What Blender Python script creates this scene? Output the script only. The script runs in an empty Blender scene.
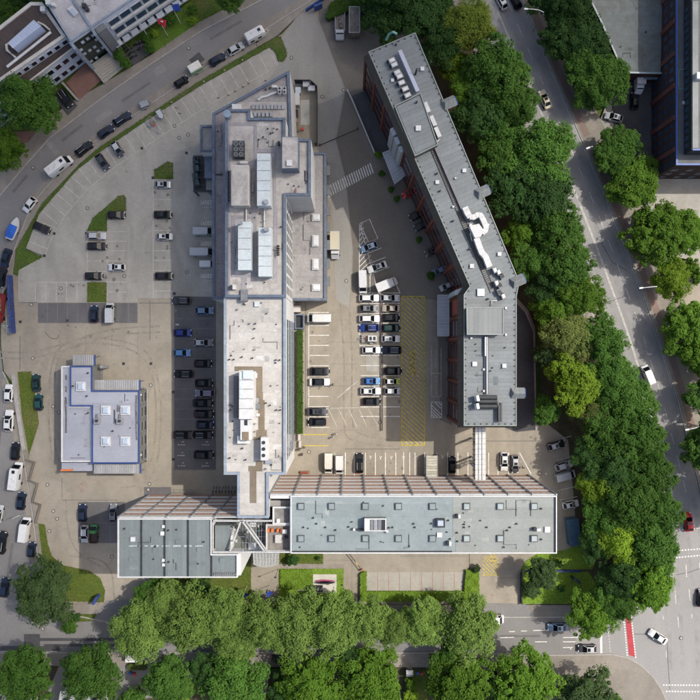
import bpy, bmesh, math, random
import numpy as np
from mathutils import Vector, Matrix

# ------------------------------------------------------------------ camera, sky, sun, exposure
S = 4.35            # photograph pixels per metre on the ground
CAMH = 150.0        # camera height above ground
scene = bpy.context.scene
COL = scene.collection
cd = bpy.data.cameras.new('camera')
cam = bpy.data.objects.new('camera', cd)
COL.objects.link(cam)
cam.location = (0, 0, CAMH)
cam.rotation_euler = (0, 0, 0)
cd.sensor_fit = 'HORIZONTAL'
cd.angle = 2 * math.atan(350.0 / S / CAMH)
cd.clip_start = 1.0
cd.clip_end = 6000.0
scene.camera = cam

SUND = Vector((0.779, 0.306, 1.0)).normalized()
ELEV = math.asin(SUND.z)
AZ = math.atan2(SUND.x, SUND.y)
w = bpy.data.worlds.new('World')
scene.world = w
w.use_nodes = True
nt = w.node_tree
nt.nodes.clear()
sky = nt.nodes.new('ShaderNodeTexSky')
sky.sky_type = 'NISHITA'
sky.sun_disc = False
sky.sun_elevation = ELEV
sky.sun_rotation = AZ
sky.dust_density = 4.0
sky.ozone_density = 0.4
sky.air_density = 0.8
bgn = nt.nodes.new('ShaderNodeBackground')
bgn.inputs['Strength'].default_value = 0.15
wo = nt.nodes.new('ShaderNodeOutputWorld')
nt.links.new(sky.outputs[0], bgn.inputs[0])
nt.links.new(bgn.outputs[0], wo.inputs[0])

ld = bpy.data.lights.new('sun', 'SUN')
ld.energy = 2.9
ld.angle = math.radians(0.7)
ld.color = (1.0, 0.955, 0.885)
sun = bpy.data.objects.new('sun', ld)
COL.objects.link(sun)
sun.location = (200, 80, 300)
sun.rotation_euler = SUND.to_track_quat('Z', 'Y').to_euler()

scene.view_settings.view_transform = 'Standard'
scene.view_settings.look = 'None'
scene.view_settings.gamma = 1.0
scene.view_settings.use_curve_mapping = False
scene.view_settings.exposure = 0.60
scene.render.engine = 'CYCLES'
scene.cycles.use_denoising = True
scene.cycles.use_adaptive_sampling = True
scene.cycles.adaptive_threshold = 0.02
scene.cycles.max_bounces = 4
scene.cycles.diffuse_bounces = 2
scene.cycles.glossy_bounces = 2
scene.cycles.transmission_bounces = 3
scene.cycles.transparent_max_bounces = 6
scene.cycles.volume_bounces = 1
scene.cycles.caustics_reflective = False
scene.cycles.caustics_refractive = False

rng = random.Random(7)
R = math.radians

# ------------------------------------------------------------------ helpers
def W(px, py, z=0.0):
    k = (1 - z / CAMH) / S
    return ((px - 350) * k, (350 - py) * k, z)

def WP(pts, z=0.0):
    return [W(x, y, z)[:2] for x, y in pts]

def inset(poly, d):
    """shrink a simple polygon (ccw or cw) by d metres"""
    n = len(poly)
    a = sum(poly[i][0] * poly[(i + 1) % n][1] - poly[(i + 1) % n][0] * poly[i][1] for i in range(n))
    sg = 1 if a > 0 else -1
    out = []
    for i in range(n):
        p0 = Vector(poly[i - 1]); p1 = Vector(poly[i]); p2 = Vector(poly[(i + 1) % n])
        e1 = (p1 - p0).normalized(); e2 = (p2 - p1).normalized()
        n1 = Vector((-e1.y, e1.x)) * sg; n2 = Vector((-e2.y, e2.x)) * sg
        b = n1 + n2
        l = max(b.dot(n1), 0.3)
        q = p1 + b * (d / l)
        out.append((q.x, q.y))
    return out

class MB:
    def __init__(s):
        s.v = []; s.f = []
    def add(s, vs, fs):
        o = len(s.v)
        s.v += [tuple(x) for x in vs]
        s.f += [tuple(i + o for i in f) for f in fs]
        return s
    def box(s, x, y, z, sx, sy, sz, rz=0.0):
        """centre x,y; z is the underside"""
        c, n = math.cos(rz), math.sin(rz)
        vs = []
        for dz in (0, sz):
            for dx, dy in ((-1, -1), (1, -1), (1, 1), (-1, 1)):
                ax, ay = dx * sx / 2, dy * sy / 2
                vs.append((x + ax * c - ay * n, y + ax * n + ay * c, z + dz))
        return s.add(vs, [(3, 2, 1, 0), (4, 5, 6, 7), (0, 1, 5, 4), (1, 2, 6, 5), (2, 3, 7, 6), (3, 0, 4, 7)])
    def prism(s, poly, z0, z1, top=None):
        n = len(poly)
        a = sum(poly[i][0] * poly[(i + 1) % n][1] - poly[(i + 1) % n][0] * poly[i][1] for i in range(n))
        if a < 0:
            poly = poly[::-1]
            if top: top = top[::-1]
        t = top or poly
        vs = [(x, y, z0) for x, y in poly] + [(x, y, z1) for x, y in t]
        fs = [tuple(range(n - 1, -1, -1)), tuple(range(n, 2 * n))]
        fs += [(i, (i + 1) % n, n + (i + 1) % n, n + i) for i in range(n)]
        return s.add(vs, fs)
    def sides(s, poly, z0, z1):
        n = len(poly)
        vs = [(x, y, z0) for x, y in poly] + [(x, y, z1) for x, y in poly]
        return s.add(vs, [(i, (i + 1) % n, n + (i + 1) % n, n + i) for i in range(n)])
    def sheet(s, poly, z):
        n = len(poly)
        a = sum(poly[i][0] * poly[(i + 1) % n][1] - poly[(i + 1) % n][0] * poly[i][1] for i in range(n))
        if a < 0: poly = poly[::-1]
        return s.add([(x, y, z) for x, y in poly], [tuple(range(n))])
    def ring(s, poly, d, z0, z1):
        """closed curb/parapet following poly, width d inward"""
        n = len(poly)
        q = inset(poly, d)
        for i in range(n):
            j = (i + 1) % n
            s.prism([poly[i], poly[j], q[j], q[i]], z0, z1)
        return s
    def strip(s, pts, wd, z0, z1):
        """wall / line of width wd along an open polyline of (x,y)"""
        n = len(pts)
        l, r = [], []
        for i in range(n):
            p = Vector(pts[i])
            d = (Vector(pts[min(i + 1, n - 1)]) - Vector(pts[max(i - 1, 0)])).normalized()
            nn = Vector((-d.y, d.x)) * wd / 2
            l.append(tuple(p + nn)); r.append(tuple(p - nn))
        if z1 is None or z1 <= z0:
            vs = [(x, y, z0) for x, y in l] + [(x, y, z0) for x, y in r]
            s.add(vs, [(n + i, n + i + 1, i + 1, i) for i in range(n - 1)])
        else:
            for i in range(n - 1):
                s.prism([r[i], r[i + 1], l[i + 1], l[i]], z0, z1)
        return s
    def tube(s, pts, r, n=8, r1=None):
        pts = [Vector(p) for p in pts]
        m = len(pts)
        vs = []
        for i, p in enumerate(pts):
            d = (pts[min(i + 1, m - 1)] - pts[max(i - 1, 0)]).normalized()
            u = d.orthogonal().normalized() if abs(d.z) < 0.95 else Vector((1, 0, 0))
            u = (u - d * u.dot(d)).normalized()
            v = d.cross(u)
            rr = r if r1 is None else r + (r1 - r) * i / (m - 1)
            for k in range(n):
                a = 2 * math.pi * k / n
                vs.append(p + (u * math.cos(a) + v * math.sin(a)) * rr)
        fs = [(i * n + k, i * n + (k + 1) % n, (i + 1) * n + (k + 1) % n, (i + 1) * n + k) for i in range(m - 1) for k in range(n)]
        fs += [tuple(range(n - 1, -1, -1)), tuple(range((m - 1) * n, m * n))]
        return s.add(vs, fs)
    def cyl(s, x, y, z0, z1, r, n=12, r1=None):
        r1 = r if r1 is None else r1
        vs = [(x + r * math.cos(2 * math.pi * k / n), y + r * math.sin(2 * math.pi * k / n), z0) for k in range(n)]
        vs += [(x + r1 * math.cos(2 * math.pi * k / n), y + r1 * math.sin(2 * math.pi * k / n), z1) for k in range(n)]
        fs = [tuple(range(n - 1, -1, -1)), tuple(range(n, 2 * n))]
        fs += [(k, (k + 1) % n, n + (k + 1) % n, n + k) for k in range(n)]
        return s.add(vs, fs)
    def mesh(s, name, off=(0, 0, 0), smooth=None):
        me = bpy.data.meshes.new(name)
        me.from_pydata([(x - off[0], y - off[1], z - off[2]) for x, y, z in s.v], [], s.f)
        me.update()
        if smooth is not None:
            me.shade_smooth()
            me.set_sharp_from_angle(angle=R(smooth))
        return me
    def build(s, name, mat, parent=None, smooth=None):
        off = (0, 0, 0)
        if parent is not None:
            p = parent
            off = Vector((0, 0, 0))
            while p is not None:
                off = off + p.location
                p = p.parent
        me = s.mesh(name, off, smooth)
        me.materials.append(mat)
        return link(name, me, parent)

def link(name, data, parent=None):
    o = bpy.data.objects.new(name, data)
    COL.objects.link(o)
    if parent is not None: o.parent = parent
    return o

def tag(o, label=None, cat=None, group=None, kind=None):
    if label: o['label'] = label
    if cat: o['category'] = cat
    if group: o['group'] = group
    if kind: o['kind'] = kind
    return o

def thing(name, loc, label, cat, group=None, rz=0.0):
    o = link(name, None)
    o.location = loc
    o.rotation_euler = (0, 0, rz)
    o.empty_display_size = 0.5
    return tag(o, label, cat, group)

def struct(name, mb, mat, parent=None):
    o = mb.build(name, mat, parent)
    if parent is None: tag(o, None, None, None, 'structure')
    return o

# ------------------------------------------------------------------ materials
MATS = {}
def new_mat(name):
    m = bpy.data.materials.new(name)
    m.use_nodes = True
    return m, m.node_tree, m.node_tree.nodes['Principled BSDF']

def C(r, g, b):
    """sRGB 0-255 as seen -> linear"""
    def f(c):
        c /= 255.0
        return c / 12.92 if c <= 0.04045 else ((c + 0.055) / 1.055) ** 2.4
    return (f(r), f(g), f(b))

def M(name, col, rough=0.8, var=0.18, scale=0.25, fine=5.0, finev=0.12, spec=0.35, metal=0.0, bump=0.0, stain=0.0, stain_scale=0.06,
      stain_col=None, stretch=None, coat=0.0, rnd=0.0):
    if name in MATS: return MATS[name]
    m, t, b = new_mat(name)
    N, L = t.nodes, t.links
    tc = N.new('ShaderNodeTexCoord')
    src = tc.outputs['Object']
    if stretch:
        mp = N.new('ShaderNodeMapping'); mp.inputs['Scale'].default_value = stretch
        L.new(src, mp.inputs[0]); src = mp.outputs[0]
    n1 = N.new('ShaderNodeTexNoise'); n1.inputs['Scale'].default_value = scale; n1.inputs['Detail'].default_value = 5
    n1.inputs['Roughness'].default_value = 0.6
    n2 = N.new('ShaderNodeTexNoise'); n2.inputs['Scale'].default_value = fine; n2.inputs['Detail'].default_value = 2
    L.new(src, n1.inputs['Vector']); L.new(tc.outputs['Object'], n2.inputs['Vector'])
    def mr(sock, lo, hi, a=0.3, z=0.7):
        k = N.new('ShaderNodeMapRange'); k.inputs[1].default_value = a; k.inputs[2].default_value = z
        k.inputs[3].default_value = lo; k.inputs[4].default_value = hi
        L.new(sock, k.inputs[0]); return k.outputs[0]
    def mul(a, bb):
        k = N.new('ShaderNodeMath'); k.operation = 'MULTIPLY'
        L.new(a, k.inputs[0]); L.new(bb, k.inputs[1]); return k.outputs[0]
    v = mul(mr(n1.outputs[0], 1 - var, 1 + var), mr(n2.outputs[0], 1 - finev, 1 + finev))
    if rnd:
        oi = N.new('ShaderNodeObjectInfo')
        v = mul(v, mr(oi.outputs['Random'], 1 - rnd, 1 + rnd, 0, 1))
    mx = N.new('ShaderNodeVectorMath'); mx.operation = 'SCALE'
    mx.inputs[0].default_value = col
    L.new(v, mx.inputs['Scale'])
    out = mx.outputs[0]
    if stain:
        n3 = N.new('ShaderNodeTexNoise'); n3.inputs['Scale'].default_value = stain_scale; n3.inputs['Detail'].default_value = 7
        n3.inputs['Roughness'].default_value = 0.7; n3.inputs['Distortion'].default_value = 0.6
        L.new(src, n3.inputs['Vector'])
        f = mr(n3.outputs[0], 0, stain, 0.45, 0.68)
        mm = N.new('ShaderNodeMix'); mm.data_type = 'RGBA'
        L.new(f, mm.inputs['Factor']); L.new(out, mm.inputs['A'])
        sc = stain_col or tuple(c * 0.45 for c in col)
        mm.inputs['B'].default_value = (*sc, 1)
        out = mm.outputs['Result']
    L.new(out, b.inputs['Base Color'])
    b.inputs['Roughness'].default_value = rough
    b.inputs['Specular IOR Level'].default_value = spec
    b.inputs['Metallic'].default_value = metal
    b.inputs['Coat Weight'].default_value = coat
    if coat: b.inputs['Coat Roughness'].default_value = 0.05
    if bump:
        bp = N.new('ShaderNodeBump'); bp.inputs['Strength'].default_value = bump; bp.inputs['Distance'].default_value = 0.05
        L.new(n2.outputs[0], bp.inputs['Height']); L.new(bp.outputs[0], b.inputs['Normal'])
    MATS[name] = m
    return m

def paver_mat(name, col, mortar, bw, bh, stain=0.35, stain_col=None, var=0.05, big=0.05, rot=0.0):
    """ground of small stones: joints too fine to model, big soft dirt"""
    if name in MATS: return MATS[name]
    m, t, b = new_mat(name)
    N, L = t.nodes, t.links
    tc = N.new('ShaderNodeTexCoord')
    mp = N.new('ShaderNodeMapping'); mp.inputs['Rotation'].default_value = (0, 0, rot)
    L.new(tc.outputs['Object'], mp.inputs[0])
    br = N.new('ShaderNodeTexBrick')
    br.inputs['Scale'].default_value = 1.0
    br.inputs['Brick Width'].default_value = bw; br.inputs['Row Height'].default_value = bh
    br.inputs['Mortar Size'].default_value = 0.012
    br.inputs['Color1'].default_value = (*[c * (1 - var) for c in col], 1)
    br.inputs['Color2'].default_value = (*[c * (1 + var) for c in col], 1)
    br.inputs['Mortar'].default_value = (*mortar, 1)
    L.new(mp.outputs[0], br.inputs['Vector'])
    n1 = N.new('ShaderNodeTexNoise'); n1.inputs['Scale'].default_value = big; n1.inputs['Detail'].default_value = 8; n1.inputs['Roughness'].default_value = 0.65
    n2 = N.new('ShaderNodeTexNoise'); n2.inputs['Scale'].default_value = 0.9; n2.inputs['Detail'].default_value = 4
    n3 = N.new('ShaderNodeTexNoise'); n3.inputs['Scale'].default_value = big * 0.7; n3.inputs['Detail'].default_value = 3; n3.inputs['Distortion'].default_value = 1.4
    for n in (n1, n2, n3): L.new(tc.outputs['Object'], n.inputs['Vector'])
    def mr(sock, lo, hi, a=0.3, z=0.7):
        k = N.new('ShaderNodeMapRange'); k.inputs[1].default_value = a; k.inputs[2].default_value = z
        k.inputs[3].default_value = lo; k.inputs[4].default_value = hi
        L.new(sock, k.inputs[0]); return k.outputs[0]
    mu = N.new('ShaderNodeMath'); mu.operation = 'MULTIPLY'
    L.new(mr(n1.outputs[0], 0.92, 1.07), mu.inputs[0]); L.new(mr(n2.outputs[0], 0.95, 1.05), mu.inputs[1])
    sc = N.new('ShaderNodeVectorMath'); sc.operation = 'SCALE'
    L.new(br.outputs['Color'], sc.inputs[0]); L.new(mu.outputs[0], sc.inputs['Scale'])
    mm = N.new('ShaderNodeMix'); mm.data_type = 'RGBA'
    L.new(mr(n3.outputs[0], 0, stain, 0.48, 0.75), mm.inputs['Factor'])
    L.new(sc.outputs[0], mm.inputs['A'])
    mm.inputs['B'].default_value = (*(stain_col or tuple(c * 0.62 for c in col)), 1)
    n4 = N.new('ShaderNodeTexNoise'); n4.inputs['Scale'].default_value = 0.42; n4.inputs['Detail'].default_value = 5; n4.inputs['Roughness'].default_value = 0.62
    n5 = N.new('ShaderNodeTexNoise'); n5.inputs['Scale'].default_value = 0.11; n5.inputs['Detail'].default_value = 6; n5.inputs['Distortion'].default_value = 2.5
    mpl = N.new('ShaderNodeMapping'); mpl.inputs['Scale'].default_value = (1.0, 0.45, 1)
    L.new(tc.outputs['Object'], mpl.inputs[0])
    L.new(tc.outputs['Object'], n4.inputs['Vector']); L.new(mpl.outputs[0], n5.inputs['Vector'])
    f1 = mr(n4.outputs[0], 1.0, 0.72, 0.63, 0.74); f2 = mr(n5.outputs[0], 1.06, 0.86, 0.35, 0.68)
    m2 = N.new('ShaderNodeMath'); m2.operation = 'MULTIPLY'; L.new(f1, m2.inputs[0]); L.new(f2, m2.inputs[1])
    s2 = N.new('ShaderNodeVectorMath'); s2.operation = 'SCALE'
    L.new(mm.outputs['Result'], s2.inputs[0]); L.new(m2.outputs[0], s2.inputs['Scale'])
    L.new(s2.outputs[0], b.inputs['Base Color'])
    b.inputs['Roughness'].default_value = 0.9
    b.inputs['Specular IOR Level'].default_value = 0.2
    MATS[name] = m
    return m

def leaf_mat(name, col, col2, trans=0.3, rnd=0.25):
    m, t, b = new_mat(name)
    N, L = t.nodes, t.links
    ge = N.new('ShaderNodeNewGeometry')
    oi = N.new('ShaderNodeObjectInfo')
    tc = N.new('ShaderNodeTexCoord')
    n1 = N.new('ShaderNodeTexNoise'); n1.inputs['Scale'].default_value = 0.5; n1.inputs['Detail'].default_value = 2
    L.new(tc.outputs['Object'], n1.inputs['Vector'])
    ad = N.new('ShaderNodeMath'); ad.operation = 'ADD'
    h = N.new('ShaderNodeMath'); h.operation = 'MULTIPLY'; h.inputs[1].default_value = 0.55
    L.new(ge.outputs['Random Per Island'], h.inputs[0])
    mr = N.new('ShaderNodeMapRange'); mr.inputs[1].default_value = 0.3; mr.inputs[2].default_value = 0.7
    mr.inputs[3].default_value = 0.0; mr.inputs[4].default_value = 0.45
    L.new(n1.outputs[0], mr.inputs[0])
    L.new(h.outputs[0], ad.inputs[0]); L.new(mr.outputs[0], ad.inputs[1])
    mx = N.new('ShaderNodeMix'); mx.data_type = 'RGBA'
    mx.inputs['A'].default_value = (*col, 1); mx.inputs['B'].default_value = (*col2, 1)
    L.new(ad.outputs[0], mx.inputs['Factor'])
    r2 = N.new('ShaderNodeMapRange'); r2.inputs[3].default_value = 1 - rnd; r2.inputs[4].default_value = 1 + rnd
    L.new(oi.outputs['Random'], r2.inputs[0])
    sc = N.new('ShaderNodeVectorMath'); sc.operation = 'SCALE'
    L.new(mx.outputs['Result'], sc.inputs[0]); L.new(r2.outputs[0], sc.inputs['Scale'])
    L.new(sc.outputs[0], b.inputs['Base Color'])
    b.inputs['Roughness'].default_value = 0.7
    b.inputs['Specular IOR Level'].default_value = 0.1
    tr = N.new('ShaderNodeBsdfTranslucent')
    L.new(sc.outputs[0], tr.inputs['Color'])
    ms = N.new('ShaderNodeMixShader'); ms.inputs[0].default_value = trans
    L.new(b.outputs[0], ms.inputs[1]); L.new(tr.outputs[0], ms.inputs[2])
    L.new(ms.outputs[0], N['Material Output'].inputs['Surface'])
    MATS[name] = m
    return m

def grass_mat(name, a, bcol, dry):
    m, t, b = new_mat(name)
    N, L = t.nodes, t.links
    tc = N.new('ShaderNodeTexCoord')
    n1 = N.new('ShaderNodeTexNoise'); n1.inputs['Scale'].default_value = 0.35; n1.inputs['Detail'].default_value = 6
    n2 = N.new('ShaderNodeTexNoise'); n2.inputs['Scale'].default_value = 4.0; n2.inputs['Detail'].default_value = 4
    n3 = N.new('ShaderNodeTexNoise'); n3.inputs['Scale'].default_value = 0.16; n3.inputs['Detail'].default_value = 4
    for n in (n1, n2, n3): L.new(tc.outputs['Object'], n.inputs['Vector'])
    def mr(sock, lo, hi, x=0.3, z=0.7):
        k = N.new('ShaderNodeMapRange'); k.inputs[1].default_value = x; k.inputs[2].default_value = z
        k.inputs[3].default_value = lo; k.inputs[4].default_value = hi
        L.new(sock, k.inputs[0]); return k.outputs[0]
    def mix(f, x, y):
        k = N.new('ShaderNodeMix'); k.data_type = 'RGBA'
        L.new(f, k.inputs['Factor'])
        for s, i in ((x, 'A'), (y, 'B')):
            if isinstance(s, tuple): k.inputs[i].default_value = (*s, 1)
            else: L.new(s, k.inputs[i])
        return k.outputs['Result']
    c = mix(mr(n1.outputs[0], 0, 1), a, bcol)
    c = mix(mr(n3.outputs[0], 0, 0.7, 0.48, 0.68), c, dry)
    sc = N.new('ShaderNodeVectorMath'); sc.operation = 'SCALE'
    L.new(c, sc.inputs[0]); L.new(mr(n2.outputs[0], 0.65, 1.35), sc.inputs['Scale'])
    L.new(sc.outputs[0], b.inputs['Base Color'])
    b.inputs['Roughness'].default_value = 0.95
    b.inputs['Specular IOR Level'].default_value = 0.1
    bp = N.new('ShaderNodeBump'); bp.inputs['Strength'].default_value = 0.6; bp.inputs['Distance'].default_value = 0.1
    L.new(n2.outputs[0], bp.inputs['Height']); L.new(bp.outputs[0], b.inputs['Normal'])
    MATS[name] = m
    return m

def glass_mat(name, col, rough=0.08):
    m, t, b = new_mat(name)
    b.inputs['Base Color'].default_value = (*col, 1)
    b.inputs['Roughness'].default_value = rough
    b.inputs['Specular IOR Level'].default_value = 0.6
    MATS[name] = m
    return m

def seam_mat(name, col, period, ang, depth=0.7, wdt=0.09, **kw):
    """sheet roofing with seams every `period` metres across direction ang"""
    m = M(name, col, **kw)
    t = m.node_tree; N, L = t.nodes, t.links
    b = N['Principled BSDF']
    src = b.inputs['Base Color'].links[0].from_socket
    tc = N.new('ShaderNodeTexCoord')
    mp = N.new('ShaderNodeMapping'); mp.inputs['Rotation'].default_value = (0, 0, -ang)
    L.new(tc.outputs['Object'], mp.inputs[0])
    sp = N.new('ShaderNodeSeparateXYZ'); L.new(mp.outputs[0], sp.inputs[0])
    dv = N.new('ShaderNodeMath'); dv.operation = 'DIVIDE'; dv.inputs[1].default_value = period
    L.new(sp.outputs[0], dv.inputs[0])
    fr = N.new('ShaderNodeMath'); fr.operation = 'FRACT'; L.new(dv.outputs[0], fr.inputs[0])
    lt = N.new('ShaderNodeMath'); lt.operation = 'LESS_THAN'; lt.inputs[1].default_value = wdt / period
    L.new(fr.outputs[0], lt.inputs[0])
    # sheet-to-sheet tone
    fl = N.new('ShaderNodeMath'); fl.operation = 'FLOOR'; L.new(dv.outputs[0], fl.inputs[0])
    wn = N.new('ShaderNodeTexWhiteNoise'); wn.noise_dimensions = '1D'; L.new(fl.outputs[0], wn.inputs['W'])
    mr = N.new('ShaderNodeMapRange'); mr.inputs[3].default_value = 0.93; mr.inputs[4].default_value = 1.07
    L.new(wn.outputs['Value'], mr.inputs[0])
    mr2 = N.new('ShaderNodeMapRange'); mr2.inputs[3].default_value = 1.0; mr2.inputs[4].default_value = depth
    L.new(lt.outputs[0], mr2.inputs[0])
    mu = N.new('ShaderNodeMath'); mu.operation = 'MULTIPLY'; L.new(mr.outputs[0], mu.inputs[0]); L.new(mr2.outputs[0], mu.inputs[1])
    sc = N.new('ShaderNodeVectorMath'); sc.operation = 'SCALE'
    L.new(src, sc.inputs[0]); L.new(mu.outputs[0], sc.inputs['Scale'])
    L.new(sc.outputs[0], b.inputs['Base Color'])
    return m

# ground
asphalt = M('asphalt_grey', (0.195, 0.188, 0.180), rough=0.9, var=0.10, scale=0.12, fine=3.0, finev=0.10, spec=0.2, stain=0.35, stain_scale=0.09, stain_col=(0.145, 0.14, 0.135))
asphalt_d = M('asphalt_dark', (0.078, 0.077, 0.079), rough=0.9, var=0.12, scale=0.3, fine=4.0, spec=0.2, stain=0.4, stain_scale=0.2)
asphalt_av = M('avenue_asphalt', (0.262, 0.254, 0.244), rough=0.9, var=0.08, scale=0.1, fine=3.0, finev=0.08, spec=0.2, stain=0.35, stain_scale=0.05, stain_col=(0.185, 0.178, 0.17), stretch=(1.0, 0.3, 1))
asphalt_br = M('courtyard_asphalt', (0.165, 0.148, 0.126), rough=0.92, var=0.10, scale=0.12, fine=4.0, spec=0.2, stain=0.4, stain_scale=0.08, stain_col=(0.125, 0.112, 0.096))
beige = paver_mat('beige_pavers', (0.292, 0.258, 0.205), (0.225, 0.198, 0.158), 0.42, 0.21, stain=0.45, stain_col=(0.205, 0.185, 0.152))
greyp = paver_mat('grey_pavers', (0.335, 0.316, 0.275), (0.27, 0.256, 0.222), 0.5, 0.25, stain=0.35, stain_col=(0.28, 0.263, 0.228), rot=0.3)
concrete_drive = M('concrete_drive', (0.285, 0.27, 0.24), rough=0.9, var=0.10, scale=0.15, fine=2.5, finev=0.07, spec=0.2, stain=0.4, stain_scale=0.07, stain_col=(0.19, 0.178, 0.158), stretch=(1, 0.4, 1))
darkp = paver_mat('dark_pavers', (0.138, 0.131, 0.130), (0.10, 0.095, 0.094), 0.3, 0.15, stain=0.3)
pavem = paver_mat('pavement_slabs', (0.25, 0.225, 0.19), (0.15, 0.135, 0.115), 0.5, 0.5, stain=0.5, stain_col=(0.16, 0.145, 0.125))
redp = paver_mat('red_pavers', (0.22, 0.12, 0.095), (0.13, 0.09, 0.075), 0.3, 0.15, stain=0.4)
kerb_m = M('kerb_stone', (0.30, 0.285, 0.26), rough=0.9, var=0.15, scale=1.0)
soil = M('woodland_soil', (0.065, 0.055, 0.038), rough=1.0, var=0.3, scale=0.5, fine=4, spec=0.1, stain=0.6, stain_scale=0.3, stain_col=(0.045, 0.06, 0.02))
grass = grass_mat('rough_grass', (0.052, 0.092, 0.018), (0.075, 0.115, 0.024), (0.100, 0.105, 0.040))
lawn_m = grass_mat('bright_lawn', (0.120, 0.200, 0.022), (0.150, 0.240, 0.030), (0.135, 0.19, 0.035))
lawn_o = grass_mat('olive_lawn', (0.085, 0.112, 0.020), (0.070, 0.100, 0.020), (0.115, 0.115, 0.038))
paint_w = M('road_paint_white', (0.62, 0.60, 0.56), rough=0.8, var=0.25, scale=1.3, fine=6, finev=0.2)
paint_f = M('faded_paint', (0.46, 0.44, 0.39), rough=0.85, var=0.3, scale=1.3, fine=6, finev=0.25)
paint_y = M('road_paint_yellow', (0.47, 0.37, 0.06), rough=0.85, var=0.3, scale=1.5, fine=6, finev=0.25)
paint_r = M('cycle_red', (0.36, 0.045, 0.055), rough=0.85, var=0.15, scale=0.8)
iron = M('cast_iron', (0.07, 0.05, 0.04), rough=0.7, var=0.2, scale=3)
mh_ring = M('manhole_concrete', (0.36, 0.34, 0.30), rough=0.9, var=0.15, scale=3)
# walls / roofs
white_r = seam_mat('white_membrane_roof', (0.425, 0.405, 0.375), 2.0, R(90), depth=0.88, wdt=0.08, rough=0.85, var=0.10, scale=0.25, fine=2.0, finev=0.06, stain=0.5, stain_scale=0.35, stain_col=(0.28, 0.262, 0.24))
cream_r = M('dirty_cream_roof', (0.395, 0.374, 0.346), rough=0.88, var=0.12, scale=0.3, fine=2.5, finev=0.08, stain=0.75, stain_scale=0.45, stain_col=(0.22, 0.20, 0.19))
grey_r = seam_mat('grey_membrane_roof', (0.30, 0.285, 0.275), 2.4, R(90), depth=0.9, rough=0.88, var=0.10, scale=0.3, fine=2.5, stain=0.6, stain_scale=0.4, stain_col=(0.19, 0.18, 0.17))
strip_r = M('violet_grey_roof', (0.235, 0.215, 0.225), rough=0.85, var=0.15, scale=0.6, fine=2.5, stain=0.5, stain_scale=0.4, stain_col=(0.15, 0.14, 0.15))
para = seam_mat('slate_blue_coping', (0.105, 0.132, 0.175), 2.3, R(45), depth=0.7, wdt=0.09, rough=0.5, var=0.2, scale=0.9, fine=3, finev=0.12)
para_l = seam_mat('pale_blue_coping', (0.225, 0.262, 0.31), 2.3, R(45), depth=0.72, wdt=0.09, rough=0.5, var=0.18, scale=0.9, fine=3, finev=0.1)
white_w = M('white_render', (0.52, 0.515, 0.50), rough=0.75, var=0.08, scale=0.4, fine=3, finev=0.05)
bluew = M('pale_blue_render', (0.50, 0.54, 0.62), rough=0.75, var=0.08, scale=0.4, fine=3, finev=0.05)
white_m = M('white_metal', (0.53, 0.53, 0.52), rough=0.45, var=0.10, scale=0.9, fine=4, finev=0.05, stain=0.25, stain_scale=0.8, stain_col=(0.34, 0.33, 0.30))
pale_m = M('pale_blue_metal', (0.47, 0.52, 0.53), rough=0.45, var=0.08, scale=0.5, fine=2, finev=0.05, stain=0.25, stain_scale=0.4, stain_col=(0.42, 0.38, 0.28))
unit_c = M('warm_grey_unit', (0.45, 0.42, 0.39), rough=0.6, var=0.08, scale=0.5, fine=2, finev=0.05)
steel = M('galvanised_steel', (0.34, 0.35, 0.36), rough=0.45, var=0.15, scale=1.5, metal=0.5)
dark_m = M('dark_metal', (0.03, 0.032, 0.035), rough=0.5, var=0.2, scale=1.0)
mid_m = M('grey_metal', (0.16, 0.165, 0.17), rough=0.5, var=0.15, scale=1.0)
walk_m = M('grey_walkway_mat', (0.28, 0.265, 0.275), rough=0.9, var=0.1, scale=0.8)
walk_t = paver_mat('walkway_tiles', (0.20, 0.165, 0.12), (0.07, 0.06, 0.05), 0.5, 0.5, stain=0.4)
slab_r = seam_mat('blue_grey_felt_roof', (0.225, 0.262, 0.266), 2.5, R(90), depth=0.88, wdt=0.07, rough=0.85, var=0.08, scale=0.15, fine=2.0, finev=0.06, stain=0.45, stain_scale=0.22, stain_col=(0.15, 0.185, 0.19))
slab_g = seam_mat('green_grey_felt_roof', (0.250, 0.265, 0.250), 2.2, R(90), depth=0.92, wdt=0.07, rough=0.88, var=0.08, scale=0.2, fine=2.0, finev=0.06, stain=0.3, stain_scale=0.15, stain_col=(0.20, 0.20, 0.18))
slab_w = seam_mat('slate_sheet_roof', (0.150, 0.172, 0.172), 0.95, R(0), depth=0.86, wdt=0.08, rough=0.7, var=0.08, scale=0.2, fine=2.0, finev=0.05, stain=0.3, stain_scale=0.15, stain_col=(0.10, 0.125, 0.13))
brown_p = M('red_brown_panel', (0.30, 0.155, 0.115), rough=0.7, var=0.12, scale=0.8, rnd=0.15)
cream_p = M('cream_blind', (0.56, 0.47, 0.36), rough=0.8, var=0.08, scale=1.0, rnd=0.15)
brick_m = paver_mat('red_brick', (0.165, 0.06, 0.045), (0.10, 0.05, 0.04), 0.25, 0.08, stain=0.3)
brick_d = paver_mat('dark_brick', (0.085, 0.038, 0.034), (0.05, 0.03, 0.028), 0.25, 0.08, stain=0.3)
mans_m = seam_mat('brown_mansard_tiles', (0.072, 0.064, 0.055), 0.8, R(-66.6), depth=0.7, wdt=0.1, rough=0.8, var=0.15, scale=0.6, stain=0.4, stain_scale=0.3, stain_col=(0.085, 0.085, 0.07))
metal_rf = seam_mat('standing_seam_roof', (0.165, 0.182, 0.186), 0.9, R(-66.6), depth=0.78, wdt=0.09, rough=0.6, var=0.10, scale=0.25, fine=2, finev=0.05, stain=0.35, stain_scale=0.15, stain_col=(0.115, 0.125, 0.12))
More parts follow.
